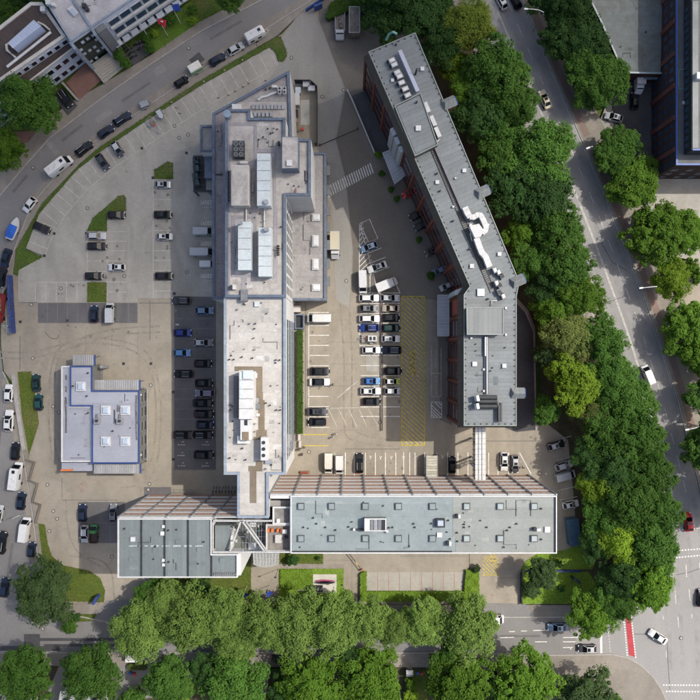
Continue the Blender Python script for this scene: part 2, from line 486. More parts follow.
metal_rs = seam_mat('standing_seam_roof_end', (0.170, 0.185, 0.188), 0.8, R(90), depth=0.78, wdt=0.09, rough=0.6, var=0.10, scale=0.25, fine=2, finev=0.05, stain=0.35, stain_scale=0.15, stain_col=(0.13, 0.14, 0.135))
metal_rs2 = seam_mat('standing_seam_raised_end', (0.185, 0.195, 0.19), 0.95, R(0), depth=0.76, wdt=0.09, rough=0.6, var=0.10, scale=0.25)
corr_m = seam_mat('corrugated_sheet', (0.36, 0.35, 0.345), 0.42, R(0), depth=0.62, wdt=0.14, rough=0.6, var=0.12, scale=0.5)
pav_rf = seam_mat('pavilion_roof', (0.275, 0.285, 0.325), 1.6, R(90), depth=0.93, wdt=0.06, rough=0.7, var=0.06, scale=0.25, fine=2, finev=0.04, stain=0.22, stain_scale=0.2, stain_col=(0.19, 0.19, 0.21))
blue_t = M('blue_trim', (0.03, 0.062, 0.20), rough=0.45, var=0.1, scale=1)
blue_b = M('bright_blue_trim', (0.04, 0.095, 0.31), rough=0.45, var=0.1, scale=1)
brown_rf = seam_mat('brown_felt_roof', (0.072, 0.055, 0.050), 1.0, R(33), depth=0.82, wdt=0.12, rough=0.9, var=0.15, scale=0.4, stain=0.35, stain_scale=0.3, stain_col=(0.05, 0.042, 0.04))
teal_rf = seam_mat('teal_grey_roof', (0.145, 0.162, 0.156), 1.6, R(90), depth=0.9, rough=0.85, var=0.10, scale=0.2, stain=0.9, stain_scale=0.2, stain_col=(0.095, 0.09, 0.075))
dim_rf = M('dim_grey_roof', (0.13, 0.135, 0.13), rough=0.85, var=0.12, scale=0.4, stain=0.5, stain_scale=0.3, stain_col=(0.09, 0.092, 0.088))
glass_d = glass_mat('dark_glass', (0.012, 0.016, 0.022))
glass_b = glass_mat('blue_glass', (0.03, 0.055, 0.095))
glass_l = M('skylight_dome', (0.36, 0.41, 0.48), rough=0.15, var=0.05, scale=1, spec=0.6)
glass_w = M('opal_dome', (0.56, 0.56, 0.555), rough=0.25, var=0.05, scale=1, spec=0.5)
orange_m = M('orange_paint', (0.55, 0.15, 0.04), rough=0.6)
red_m = M('red_paint', (0.45, 0.05, 0.035), rough=0.5)
wood_m = M('weathered_wood', (0.20, 0.155, 0.10), rough=0.9, var=0.25, scale=1.2)
bark_m = M('bark', (0.075, 0.06, 0.045), rough=1.0, var=0.3, scale=2)
verdigris = M('verdigris', (0.16, 0.33, 0.27), rough=0.7)
clothes = {k: M('cloth_' + k, c, rough=0.9) for k, c in dict(navy=(0.02, 0.03, 0.07), white=(0.6, 0.6, 0.6), black=(0.02, 0.02, 0.022), denim=(0.05, 0.08, 0.16), skin=(0.48, 0.29, 0.21), hair=(0.04, 0.025, 0.015)).items()}
# ------------------------------------------------------------------ the setting: ground, roads, paving, markings
struct('ground', MB().sheet([(-2500, -2500), (2500, -2500), (2500, 2500), (-2500, 2500)], -0.35), grass)

CL = [(478, -40), (493, 0), (500, 17), (535, 98), (578, 199), (600, 256), (616, 300), (629, 336), (648, 399), (658, 437), (670, 484), (678, 524), (686, 580), (690, 640), (692, 760)]
def cl_x(y):
    for (x0, y0), (x1, y1) in zip(CL, CL[1:]):
        if y0 <= y <= y1: return x0 + (x1 - x0) * (y - y0) / (y1 - y0)
    return CL[-1][0]
ys = [-40, 0, 50, 98, 150, 199, 256, 300, 336, 399, 437, 484, 520]
av = [(cl_x(y) - 28.5, y) for y in ys] + [(648, 560), (640, 596), (622, 611), (600, 617), (575, 618), (575, 654), (612, 653.5), (628, 657), (640, 664), (652, 675), (661, 688), (668, 704), (672, 760), (790, 760), (780, 640)]
avr = [(cl_x(y) + 28.5, y) for y in ys[::-1]]
avenue = struct('avenue_road', MB().sheet(WP(av + [(745, 560)] + avr), 0.0), asphalt_av)
side = struct('side_street_road', MB().sheet(WP([(-60, 616), (20, 620), (80, 622), (300, 618), (576, 617.5), (576, 654.5), (540, 654.5), (480, 652), (300, 651.5), (-60, 652)]), 0.008), asphalt)
CU = [(300, -22), (262, 0), (200, 32), (150, 65), (100, 100), (50, 138), (25, 166), (0, 196), (-25, 240), (-40, 300), (-38, 380), (-20, 470), (-3, 560), (-2, 600), (-16, 618), (-60, 618)]
CK = [(350, -22), (312, 0), (268, 28), (200, 72), (160, 98), (100, 138), (76, 157), (53, 180), (36, 200), (27, 217), (16, 246), (8, 270), (3, 292), (0, 315), (0, 345), (3, 372), (9, 385), (16, 410), (24, 460), (32, 510), (40, 570), (44, 596), (60, 612), (110, 622.5)]
struct('curved_street_road', MB().sheet(WP(CU + [(-60, 625), (60, 626)] + CK[::-1]), 0.004), asphalt)

yard_p = [(318, -30), (306, 8), (282, 34), (200, 79), (100, 145), (60, 182), (43, 202), (31, 222), (17, 250), (13, 275), (6, 298), (1, 320), (1, 345), (4, 371), (15, 386), (24, 425), (30, 462), (38, 520), (44, 570), (50, 592), (70, 604), (110, 607), (240, 604), (480, 604), (590, 604), (600, 560), (600, 300), (560, 200), (470, 20), (440, -30)]
yard = struct('yard_paving', MB().sheet(WP(yard_p), 0.03), beige)
struct('grey_parking_paving', MB().sheet(WP([(306, 12), (282, 38), (268, 46), (200, 84), (100, 150), (77, 169), (50, 199), (38, 214), (25, 249), (18.5, 270), (19, 302.5), (138, 302.5), (138, 298), (214, 298), (240, 200), (260, 160), (300, 110)]), 0.042), greyp)
struct('driveway_concrete', MB().sheet(WP([(312, 3), (300, 12), (283, 36), (282, 60), (262, 90), (300, 150), (332, 206), (336, 300), (349, 308), (352, 250), (345, 180), (335, 140), (343, 98), (345, 90), (330, 52), (318, 20)]), 0.046), concrete_drive)
struct('courtyard_lane', MB().sheet(WP([(316, -25), (319, 20), (331, 52), (346, 90), (344, 98), (336, 140), (346, 180), (353, 250), (352, 285), (360, 300), (400, 297), (437, 300), (440, 420), (452, 425), (455, 300), (440, 262), (408, 185), (370, 95), (366, 88), (410, 60), (420, -25)]), 0.050), asphalt_br)
struct('rear_lane', MB().sheet(WP([(498, 425), (498, 300), (516, 303), (525, 313), (533, 332), (535, 430), (516, 432)]), 0.054), asphalt_d)
kb = MB()
kb.strip(WP([(514, 300), (525, 311), (534, 331), (536, 430)]), 0.3, 0.03, 0.16)
struct('rear_lane_kerb', kb, kerb_m)
struct('woodland_floor', MB().sheet(WP([(412, -30), (450, -30), (464, 0), (478, 40), (507, 98), (549, 199), (571, 256), (588, 302), (619, 399), (640, 484), (646, 540), (636, 594), (610, 608), (582, 606), (579, 560), (572, 480), (568, 440), (540, 418), (538, 334), (528, 310), (505, 285), (412, 68)]), 0.058), soil)

# darker stall pavings
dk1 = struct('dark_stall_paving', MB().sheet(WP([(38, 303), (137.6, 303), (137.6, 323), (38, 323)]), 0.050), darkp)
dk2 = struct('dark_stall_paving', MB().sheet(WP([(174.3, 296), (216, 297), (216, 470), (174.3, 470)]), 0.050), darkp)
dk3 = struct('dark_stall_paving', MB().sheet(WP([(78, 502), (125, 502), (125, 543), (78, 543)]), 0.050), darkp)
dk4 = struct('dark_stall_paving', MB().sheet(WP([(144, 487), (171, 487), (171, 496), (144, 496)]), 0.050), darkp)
fore = struct('forecourt_paving', MB().sheet(WP([(366.5, 572), (464, 572), (464, 591), (366.5, 591)]), 0.050), greyp)

# pavements with kerbs
def pave(name, pts, mat=pavem, z=0.13):
    o = struct(name, MB().prism(WP(pts), -0.2, z), mat)
    return o
def kerb(pts, z=0.15, wd=0.28):
    return struct('kerb', MB().strip(WP(pts), wd, -0.1, z), kerb_m)
pr = [(cl_x(y) + 29, y) for y in ys] + [(720, 560)]
pave('avenue_pavement', pr + [(790, 560), (760, 300), (700, 262), (668, 262), (640, 200), (600, 120), (575, 60), (550, 0), (540, -40)], pavem)
kerb(pr)
for (a, b) in ((-40, 150), (150, 262), (262, 470)):
    yy = [y for y in range(a, b + 1, 22)]
    struct('cycle_path', MB().strip(WP([(cl_x(y) + 35.5 if y < 250 else cl_x(y) + 36.5, y) for y in yy]), 1.5, 0.137, None), paver_mat('cycle_pavers', (0.225, 0.158, 0.130), (0.15, 0.12, 0.1), 0.3, 0.15, stain=0.6, stain_col=(0.19, 0.165, 0.14)))
pl = [(cl_x(y) - 29, y) for y in ys] + [(647, 560), (639, 595), (621, 610), (600, 616.4), (575, 617), (480, 617.2), (300, 617.4), (120, 621)]
kerb(pl)
pave('belt_pavement', [(cl_x(y) - 29.5, y) for y in ys] + [(646.5, 560), (638.5, 595), (620.5, 609.6), (600, 616), (600, 606), (612, 603), (632, 590), (637, 560)] + [(cl_x(y) - 41, y) for y in ys[::-1]], pavem)
pave('side_street_pavement', [(112, 621), (300, 616.8), (575, 616.4), (600, 615.8), (600, 606.5), (575, 605), (300, 604.5), (240, 604), (112, 607)], pavem)
struct('cobbled_apron', MB().sheet(WP([(480, 603), (498, 603), (525, 604), (538, 617), (480, 617)]), 0.140), asphalt)
struct('cobbled_apron', MB().sheet(WP([(108, 600), (130, 600), (160, 606), (160, 621), (92, 623), (100, 608)]), 0.140), asphalt)
kerb([(-60, 652.6), (300, 652.2), (480, 652.8), (540, 655.2), (612, 654.2), (628, 657.6), (640, 664.6), (652, 675.6), (661, 688.6), (668, 704.6), (672, 760)])
pave('corner_pavement', [(540, 655.8), (612, 654.8), (628, 658.2), (640, 665.2), (652, 676.2), (660.5, 689), (667.3, 705), (671, 760), (470, 760), (470, 667), (520, 666)], pavem)
pave('south_pavement', [(-60, 653.2), (300, 652.8), (480, 653.4), (540, 655.8), (520, 666), (470, 667), (300, 667), (-60, 665)], pavem)
kerb(CU)
pave('street_outer_pavement', [(x + 0.5, y - 0.5) for x, y in CU[:9]] + [(-36, 236), (-14, 188), (14, 155), (38, 128), (70, 103), (100, 86), (150, 56), (200, 22), (243, 0), (280, -24)], pavem)
kerb(CK[:14])
kerb(CK[15:])
pave('street_inner_pavement', [(x + 0.6, y + 0.6) for x, y in CK[1:13]] + [(13, 277), (13.5, 272), (16, 250), (29, 226), (41.5, 204), (80, 164), (100, 146), (147, 115), (200, 80), (277, 36), (300, 14)], pavem)
pave('street_lay_by_pavement', [(10, 386), (17, 410), (25, 460), (33, 510), (41, 570), (45, 594), (50, 592), (44, 568), (38, 520), (30, 462), (24, 425), (15, 386)], pavem)
struct('lay_by_paving', MB().sheet(WP([(3, 378), (9, 386), (16, 410), (24, 460), (32, 510), (40, 570), (33, 570), (26, 520), (17, 460), (9, 410), (2, 386)]), 0.016), pavem)
struct('street_parking_paving', MB().sheet(WP([(312, 1), (268, 27), (200, 71), (160, 97), (100, 137), (76, 156), (53, 179), (36, 198), (33, 195), (50, 176), (73, 152), (97, 132), (157, 91), (197, 65), (265, 20), (307, -5)]), 0.016), pavem)
struct('road_patch', MB().sheet(WP([(189, 60), (199, 52), (205, 60), (195, 67)]), 0.012), asphalt_d)
# darker repair strips on the side street
for (x0, x1, y0, y1) in ((24, 118, 638, 641), (24, 40, 634, 648), (44, 118, 644, 646.5), (0, 60, 646, 651)):
    struct('tar_patch', MB().sheet(WP([(x0, y0), (x1, y0), (x1, y1), (x0, y1)]), 0.014 + 0.001 * (x1 % 7) + y0 * 2e-6), asphalt_d)

# grass, lawns
def lawn(name, pts, mat=grass, z=0.10):
    return struct(name, MB().prism(WP(pts), -0.1, z), mat)
lawn('grass_verge', [(43, 203), (80, 164), (100, 147), (147, 116), (200, 81), (277, 36.5), (281, 37), (286, 50), (287, 56), (283, 62), (278, 61.5), (275, 52), (269, 47.5), (200, 86), (146, 121), (100, 152), (77, 170), (51, 200), (39, 214), (25.7, 249), (43, 257), (18.6, 270), (18, 276), (13.6, 274), (16.5, 249), (29.5, 226)])
lawn('parking_island_lawn', [(87, 231), (93, 218), (106, 207), (119, 196), (124, 195), (126, 198), (126, 211), (107, 211), (107, 231)])
lawn('parking_island_lawn', [(154.3, 170), (168, 161.5), (173, 163), (173.3, 179), (154.3, 179)])
lawn('parking_island_lawn', [(87.5, 282.5), (106.5, 282.5), (106.5, 302), (87.5, 302)], lawn_o)
lawn('wedge_lawn', [(18, 372), (31, 371.5), (33, 380), (39, 423), (28, 458), (26, 452)], lawn_o)
struct('lawn_edging_wall', MB().strip(WP([(14, 374), (17, 400), (24.5, 450)]), 0.9, 0.0, 0.5), kerb_m)
lawn('corner_lawn', [(37, 523), (45, 525), (48, 545), (52, 556), (62, 565), (90, 571), (100, 578), (105, 590), (104, 602), (60, 601), (47, 592), (43, 565)], lawn_o)
struct('kerb_path', MB().prism(WP([(52, 604.5), (104, 602.5), (100, 614), (54, 614)]), 0, 0.12), pavem)
lawn('verge_island', [(54, 617), (62, 614.5), (100, 614.5), (92, 621), (66, 622)], lawn_o)
lawn('entrance_lawn', [(236, 556), (251, 556), (251, 600), (170, 602), (150, 582), (152, 578), (236, 578)], lawn_o)
lawn('plinth_lawn', [(279, 568.8), (343.5, 568.8), (343.5, 602), (279, 602)], lawn_m)
lawn('darker_lawn', [(280, 553), (323, 553), (323, 563.5), (280, 563.5)], lawn_o)  # lawn strip in the darker olive grass
lawn('sign_lawn', [(521, 571.8), (588, 571.8), (596, 584), (590, 596), (584, 603.5), (521, 603.5)], lawn_m)
lawn('gable_lawn', [(538, 553), (566, 550), (583, 541), (597, 556), (592, 569), (521, 569), (526, 561)], lawn_m)
struct('garden_ground', MB().sheet(WP([(-60, 665.5), (300, 667.5), (520, 667.5), (470, 760), (-60, 760)]), 0.02), soil)
struct('front_drive', MB().sheet(WP([(112, 664), (150, 666), (152, 690), (170, 697), (112, 700)]), 0.04), asphalt)
struct('front_drive', MB().sheet(WP([(60, 664), (70, 664), (66, 700), (44, 700)]), 0.04), asphalt)
struct('front_drive', MB().sheet(WP([(172, 690), (200, 684), (205, 664), (196, 664)]), 0.04), asphalt)
struct('front_drive', MB().sheet(WP([(254, 664), (268, 664), (268, 710), (254, 710)]), 0.04), beige)
lawn('back_lawn', [(405, 670), (428, 670), (428, 700), (412, 720), (405, 700)], lawn_o)
lawn('flagpole_lawn', [(140, 55), (148, 38), (187, 3), (192, 2), (200, 20), (200, 26), (157, 52)], grass_mat('flag_lawn', (0.075, 0.140, 0.020), (0.095, 0.165, 0.024), (0.10, 0.125, 0.03)))
struct('bike_court', MB().sheet(WP([(118, 60), (140, 40), (152, 52), (134, 66)]), 0.145), asphalt_d)
struct('stair_court', MB().sheet(WP([(88, 66), (112, 52), (126, 66), (104, 84)]), 0.10), greyp)
struct('garage_ramp', MB().sheet(WP([(66, 83), (86, 63), (102, 80), (80, 100)]), 0.148), redp)
struct('garage_ramp', MB().sheet(WP([(54, 98), (64, 90), (78, 106), (68, 116)]), 0.148), asphalt_d)
struct('red_court', MB().sheet(WP([(14, 132), (38, 131), (28, 143), (18, 144)]), 0.148), redp)
struct('plaza_paving', MB().sheet(WP([(620, 70), (652, 70), (652, 176), (720, 176), (760, 262), (698, 262), (668, 255), (645, 205), (600, 120)]), 0.148), greyp)
struct('plaza_paving', MB().sheet(WP([(700, 284), (668, 280), (690, 310), (760, 420), (760, 270)]), 0.152), beige)
struct('dark_yard', MB().sheet(WP([(625, 60), (662, 60), (652.5, 178), (643, 178), (600, 100)]), 0.156), asphalt_d)  # yard floor in even dark asphalt
struct('entrance_path', MB().sheet(WP([(280, 564), (344, 564), (344, 568.6), (280, 568.6)]), 0.045), pavem)

# ---- painted markings (thin sheets a little above the paving they lie on)
def lines(name, segs, wd, z, mat, parent):
    mb = MB()
    for s in segs: mb.strip(WP(s), wd, z, None)
    return mb.build(name, mat, parent)
def rects(name, rs, z, mat, parent):
    mb = MB()
    for r in rs: mb.sheet(WP(r), z)
    return mb.build(name, mat, parent)
ya = list(range(-30, 521, 25))
for off in (-0.55, 0.55):
    lines('centre_line', [[(cl_x(y) + off, y) for y in ya]], 0.16, 0.012, paint_f, avenue)
def dash(x, y, L):
    return [(x(y), y), (x(y + L), y + L)]
lines('lane_dashes', [dash(lambda y: cl_x(y) + 14.2, y, 12) for y in range(0, 500, 24)], 0.15, 0.012, paint_f, avenue)
lines('lane_dashes', [dash(lambda y: cl_x(y) - 14.2, y, 12) for y in range(10, 500, 24)], 0.15, 0.012, paint_f, avenue)
lines('gutter_line', [[(cl_x(y) + 27.6, y) for y in ya]], 0.16, 0.012, paint_f, avenue)
lines('stop_line', [[(663, 526.3), (678.6, 525)]], 0.5, 0.012, paint_w, avenue)
def dashed(p, q, n, fill=0.55):
    out = []
    for i in range(n):
        a = i / n; b = a + fill / n
        out.append([(p[0] + (q[0] - p[0]) * a, p[1] + (q[1] - p[1]) * a), (p[0] + (q[0] - p[0]) * b, p[1] + (q[1] - p[1]) * b)])
    return out
lines('crossing_dashes', dashed((667, 531), (720, 526.5), 18), 0.22, 0.012, paint_w, avenue)
lines('crossing_dashes', dashed((667, 551.5), (720, 547.3), 18), 0.3, 0.012, paint_w, avenue)
lines('crossing_dashes', dashed((667, 558.5), (720, 553.5), 18), 0.3, 0.012, paint_w, avenue)
lines('crossing_dashes', dashed((663, 685), (720, 685.4), 20), 0.3, 0.012, paint_w, avenue)
lines('crossing_dashes', dashed((666, 691.4), (720, 691.8), 19), 0.3, 0.012, paint_w, avenue)
lines('turn_lane_dashes', [[(672.6, 567), (673.6, 578)], [(675.3, 591), (675.8, 604)], [(686, 564), (686.6, 577)], [(689, 589), (690, 601)], [(699.5, 563), (700, 569)], [(666.2, 651), (666.6, 657)], [(676, 600), (676.2, 601)], [(678, 616), (678.6, 627)], [(691.6, 614), (692, 618)], [(663, 615.5), (663.6, 619.5)]], 0.2, 0.012, paint_f, avenue)
rects('cycle_crossing', [[(625.3, 617), (630.6, 617), (635, 657), (629, 655)]], 0.014, paint_r, avenue)
lines('crossing_dashes', dashed((624, 619), (627.4, 657), 15), 0.3, 0.016, paint_w, avenue)
lines('crossing_dashes', dashed((631.2, 617), (635.8, 659), 16), 0.3, 0.016, paint_w, avenue)
lines('stop_line', [[(601, 634.5), (601.3, 653)]], 0.5, 0.012, paint_w, avenue)
lines('crossing_dashes', dashed((608.6, 632), (610.4, 653), 7), 0.18, 0.012, paint_f, avenue)
lines('lane_dashes', [[(509, 631.6), (515, 631.5)], [(521, 631), (527, 630.9)], [(533, 630.5), (549, 630.3)], [(500, 637.6), (514, 637.3)], [(535, 641.8), (547, 641.7)], [(563, 641.8), (575.6, 641.7)], [(563, 637.5), (578.6, 637.3)], [(574, 637), (580, 635)], [(563, 647.6), (573, 647.4)], [(570, 647.4), (571, 649.6)], [(0, 651), (14, 651)], [(22, 651), (36, 651)], [(50, 651.3), (57, 651.3)], [(114, 651.2), (127, 651.4)], [(398, 641.5), (418, 641.3)], [(408, 637.5), (416, 637.4)]], 0.17, 0.016, paint_w, side)

# upper bays along the verge
VG = [(269, 48), (200, 87), (146, 122), (100, 153), (77, 171), (52, 200), (40, 214), (26, 249)]
def along(poly, d):
    for (x0, y0), (x1, y1) in zip(poly, poly[1:]):
        l = math.hypot(x1 - x0, y1 - y0)
        if d <= l: return (x0 + (x1 - x0) * d / l, y0 + (y1 - y0) * d / l), ((x1 - x0) / l, (y1 - y0) / l)
        d -= l
    return poly[-1], ((x1 - x0) / l, (y1 - y0) / l)
segs, inner = [], []
d = 1.0
while d < 338:
    (x, y), (tx, ty) = along(VG, d)
    nx, ny = -ty, tx
    if nx < 0: nx, ny = -nx, -ny
    segs.append([(x, y), (x + nx * 19.5, y + ny * 19.5)])
    inner.append((x + nx * 20, y + ny * 20))
    d += 11.2
lines('bay_lines', segs, 0.12, 0.050, paint_f, yard)
lines('bay_front_line', [[(275, 63)] + inner[1:6:2] + inner[6::3] + [(43, 257), (19, 271), (19, 300)]], 0.14, 0.050, M('pale_kerb_row', (0.42, 0.385, 0.32), rough=0.9), yard)
sg = [[(107.5, y), (126.5, y)] for y in (231.7, 241.3, 250.8, 261, 271.5, 282, 292)]
sg += [[(88, y), (107, y)] for y in (250.8, 261, 271.5)]
sg += [[(35.5 + 10.4 * k, 282.5), (35.5 + 10.4 * k, 302)] for k in range(5)] + [[(35.5, 282.3), (87, 282.3)]]
sg += [[(154, y), (172.5, y)] for y in (190, 199.6, 209.3, 219, 230.6, 240.6, 250.7, 260.5, 270.3, 281, 291)]
sg += [[(107.2, 231), (107.2, 300)], [(87.2, 232), (87.2, 282)]]
lines('bay_lines', sg, 0.10, 0.050, paint_f, yard)
lines('bay_front_line', [[(153.2, 180), (153.2, 298)]], 0.16, 0.050, MATS['pale_kerb_row'], yard)
lines('bay_lines', [[(47.5 + 10.1 * k, 303.5), (47.5 + 10.1 * k, 322.5)] for k in range(9)], 0.10, 0.056, M('dim_joint', (0.17, 0.165, 0.16), rough=0.9), dk1)
lines('bay_lines', [[(174.6, 308.5 + 10.05 * k), (216, 308.5 + 10.05 * k)] for k in range(17)], 0.10, 0.056, MATS['dim_joint'], dk2)
lines('bay_lines', [[(110.5, 502), (110.5, 543)], [(88, 523), (125, 523)]], 0.10, 0.056, MATS['dim_joint'], dk3)
# tyre marks on the yard
lines('tyre_mark', [[(45, 332), (50, 337.5), (54, 339), (57, 338.6), (58.5, 336.5), (58.3, 335)]], 0.12, 0.052, iron, yard)
# courtyard bays
sg = [[(308.6, y), (329, y)] for y in (312.5, 325.4, 335.3, 345.4, 355.4, 365.7, 376, 386, 396.4, 406.6, 416.7, 427.3)] + [[(308.8, 312), (308.8, 428)]]
sg += [[(360.5, y), (381, y)] for y in (355.3, 365.5, 375.6, 386, 396.4, 406.7, 416.4)] + [[(383.5, y), (400, y)] for y in (355.3, 365.5, 375.6, 386, 396.4, 406.7, 416.4)]
sg += [[(359.5, 293), (400.5, 293)], [(380.7, 293), (380.7, 417)], [(359.5, 332), (380.5, 332), (380.5, 345.5), (359.5, 345.5), (359.5, 332)], [(360.5, 303.3), (400, 303.3)], [(360.5, 313.3), (400, 313.3)], [(360.5, 323), (400, 323)]]
lines('bay_lines', sg, 0.15, 0.056, paint_w, yard)
sg = [[(330, 408.2), (400, 407)], [(328, 408), (337, 427)], [(338, 408), (347, 426)], [(348.5, 409), (357, 427)], [(359, 409), (367, 427)], [(368.5, 409), (378, 426)], [(337, 398), (350, 388)], [(345, 391), (358, 381)]]
lines('faint_lines', sg, 0.10, 0.054, paint_f, yard)
yl = [[(303, 434.6), (329, 434.6)], [(302, 445.7), (329, 445.7)]]
lines('yellow_lines', yl, 0.2, 0.056, paint_y, yard)
sg = [[(359.7, 223.6), (369.6, 219.3), (377.9, 238.6), (368.6, 242), (359.7, 223.6)], [(363.6, 255), (381.5, 247.9)], [(367, 264.3), (385.7, 257.2)], [(370, 274.5), (389.5, 267)], [(375.5, 284.5), (394, 277)], [(359.6, 224), (359, 293)], [(359.7, 223.6), (376, 284.5)], [(370, 275), (370, 293)], [(396, 284), (400, 293)]]
sg += [[(359.4, y), (359.4 + (y - 220) * 0.24, y - 8 - (y - 220) * 0.08)] for y in range(232, 275, 5)]
lines('bay_lines', sg, 0.15, 0.060, paint_w, yard)
hz = []
x0, x1, y0, y1 = 401.6, 424.4, 296.5, 445.3
k = y0 - 22
while k < y1:
    pts = []
    a, b = k, k + (x1 - x0) * 0.92
    p, q = (x0, a), (x1, b)
    if a < y0: p = (x0 + (y0 - a) / 0.92, y0)
    if b > y1: q = (x0 + (y1 - a) / 0.92, y1)
    if p[0] < x1 and q[0] > x0: hz.append([p, q])
    k += 4.55
hz += [[(x0, y0), (x1, y0)], [(x1, y0), (x1, y1)], [(x1, y1), (x0, y1)], [(x0, y1), (x0, y0)]]
hz += [[(410.5, 351), (414.5, 351), (414.5, 375), (410.5, 375), (410.5, 351)]] + [[(411.2, y), (413.8, y)] for y in (353, 355.4, 357.5, 360, 362.6, 365, 367, 369.4, 371.6, 373.4)]
lines('hatched_no_parking_box', hz, 0.21, 0.062, paint_y, yard)
sg = [[(431.5, 346), (431.5, 396.5)], [(441, 348), (441, 396.5)], [(431.5, 396.5), (441, 396.5)], [(431.5, 373.3), (441, 373.3)]]
sg += [[(435, y), (437, y)] for y in (349.5, 351.5, 353.2, 355.5, 357.5, 359.2, 361.6, 363.4, 365.4, 367.3, 369, 371, 376.5, 378.6, 380.5, 382.4, 384.7, 386.5, 388.6, 390.6, 392.4, 394)]
lines('reserved_box', sg, 0.12, 0.062, paint_f, yard)
sg = [[(431.3, 402), (441.5, 402), (441.5, 417.5), (431.3, 417.5), (431.3, 402)]] + [[(431.5, 405 + k), (431.5 + min(10, 12.5 - k), 405 + k + min(10, 12.5 - k))] for k in (0, 3.2, 6.4, 9.4)] + [[(434.6, 402), (441.3, 408.7)], [(438, 402), (441.3, 405.3)]]
lines('hatched_box', sg, 0.18, 0.062, paint_w, yard)
sg = [[(x, 452.5), (x, 477)] for x in (334.7, 345.4, 354.3, 365.4, 375.4, 385.4, 395.8, 403.6, 409.7, 415, 424.6, 436.4, 447.6, 457.9, 467.9, 488.6, 498, 508.6)]
sg += [[(519.5, 452.6), (531, 474)]]
lines('bay_lines', sg, 0.18, 0.056, paint_w, yard)
sg = []
for x, y in ((370.6, 457), (380.6, 457.4), (391.4, 457.2), (403.4, 457.6), (417.8, 457.4), (442.5, 456.6)):
    sg += [[(x - 1.2, y - 1.4), (x, y + 0.2), (x + 1.3, y - 1)], [(x, y), (x - 0.3, y + 2)]]
lines('wheelchair_symbols', sg, 0.16, 0.057, paint_w, yard)
sg = [[(555, 440.6), (571, 436)], [(557, 460.6), (573, 456)], [(558, 490.6), (575, 486.5)], [(560, 500), (577, 496.6)]]
lines('bay_lines', sg, 0.14, 0.060, paint_f, yard)
# patch where a bay was re-laid
rects('paving_patch', [[(366, 354.5), (377.3, 354.5), (377.3, 371.5), (366, 371.5)]], 0.048, greyp, yard)
rects('paving_patch', [[(76, 488), (84, 480), (88, 484), (82, 494)]], 0.048, redp if False else M('pinkish_patch', (0.26, 0.205, 0.165), rough=0.95, var=0.2, scale=1.5), yard)
# zebra crossing, stripe by stripe
for k in range(20):
    a = k / 19.0
    cx, cy = 327.6 + (371.6 - 327.6) * a, 192 - (192 - 168.4) * a
    o = rects('zebra_stripe', [[(cx - 0.55 - 1.6, cy - 5), (cx + 0.55 - 1.6, cy - 5.3), (cx + 0.55 + 1.6, cy + 4.7), (cx - 0.55 + 1.6, cy + 5)]], 0.062, paint_w, yard)
# forecourt
lines('bay_lines', [[(377.6 + 10.95 * k, 572.2), (377.6 + 10.95 * k, 590.8)] for k in range(8)], 0.14, 0.056, M('faded_red_line', (0.30, 0.17, 0.12), rough=0.9), fore)
lines('path_joint', [[(469.4, 553), (469.4, 570)]], 0.14, 0.045, iron, yard)
hz = [[(482.5 + k, 556), (482.5 + min(k + 14, 16), 556 + min(14, 16 - k))] for k in (-0.1, 3, 6, 9, 12)] + [[(482.5, 556 + k), (482.5 + 19 - k, 575)] for k in (4, 8, 12, 16)] + [[(482.3, 575), (498, 575)]]
hz += [[(490, 550), (492, 563)], [(493.5, 550), (495, 562)]]
lines('hatched_no_parking_box', hz, 0.17, 0.056, paint_y, yard)
# loading zone lettering (partly under the office block's overhang)
def text(s, px, py, hpx, z, mat, parent, rz=0.0, sx=1.0):
    cu = bpy.data.curves.new('lettering', 'FONT')
    cu.body = s
    cu.size = hpx / S * 1.35
    cu.space_character = 1.15
    cu.materials.append(mat)
    o = link('lettering', cu, parent)
    x, y, _ = W(px, py)
    o.location = (x, y, z); o.rotation_euler = (0, 0, rz); o.scale = (sx, 1, 1)
    cu.offset = 0.02
    return o
for yy in (204.2, 225.2, 245.6, 277.8):
    text('LADEZONE', 200.8, yy, 4.0, 0.058, paint_w, yard, sx=0.60)
lines('bay_lines', [[(203, y), (222, y)] for y in (207.5, 217.5, 228, 238, 250, 259, 270, 281, 290)], 0.10, 0.055, paint_f, yard)
for x, y in ((178, 444.8), (202, 444.8), (177.5, 455.5), (178, 465.8), (202, 466)):
    lines('bay_name', [[(x, y), (x + 1.6, y)], [(x + 2.6, y - 0.1), (x + 4.4, y)], [(x + 5, y), (x + 7.2, y)], [(x + 4, y - 3), (x + 6, y - 3)]], 0.2, 0.058, paint_f, dk2)
lines('bay_name', [[(175.5, 324.6), (179, 324.6)], [(175.8, 310.6), (176.2, 310.6)]], 0.35, 0.058, paint_f, dk2)

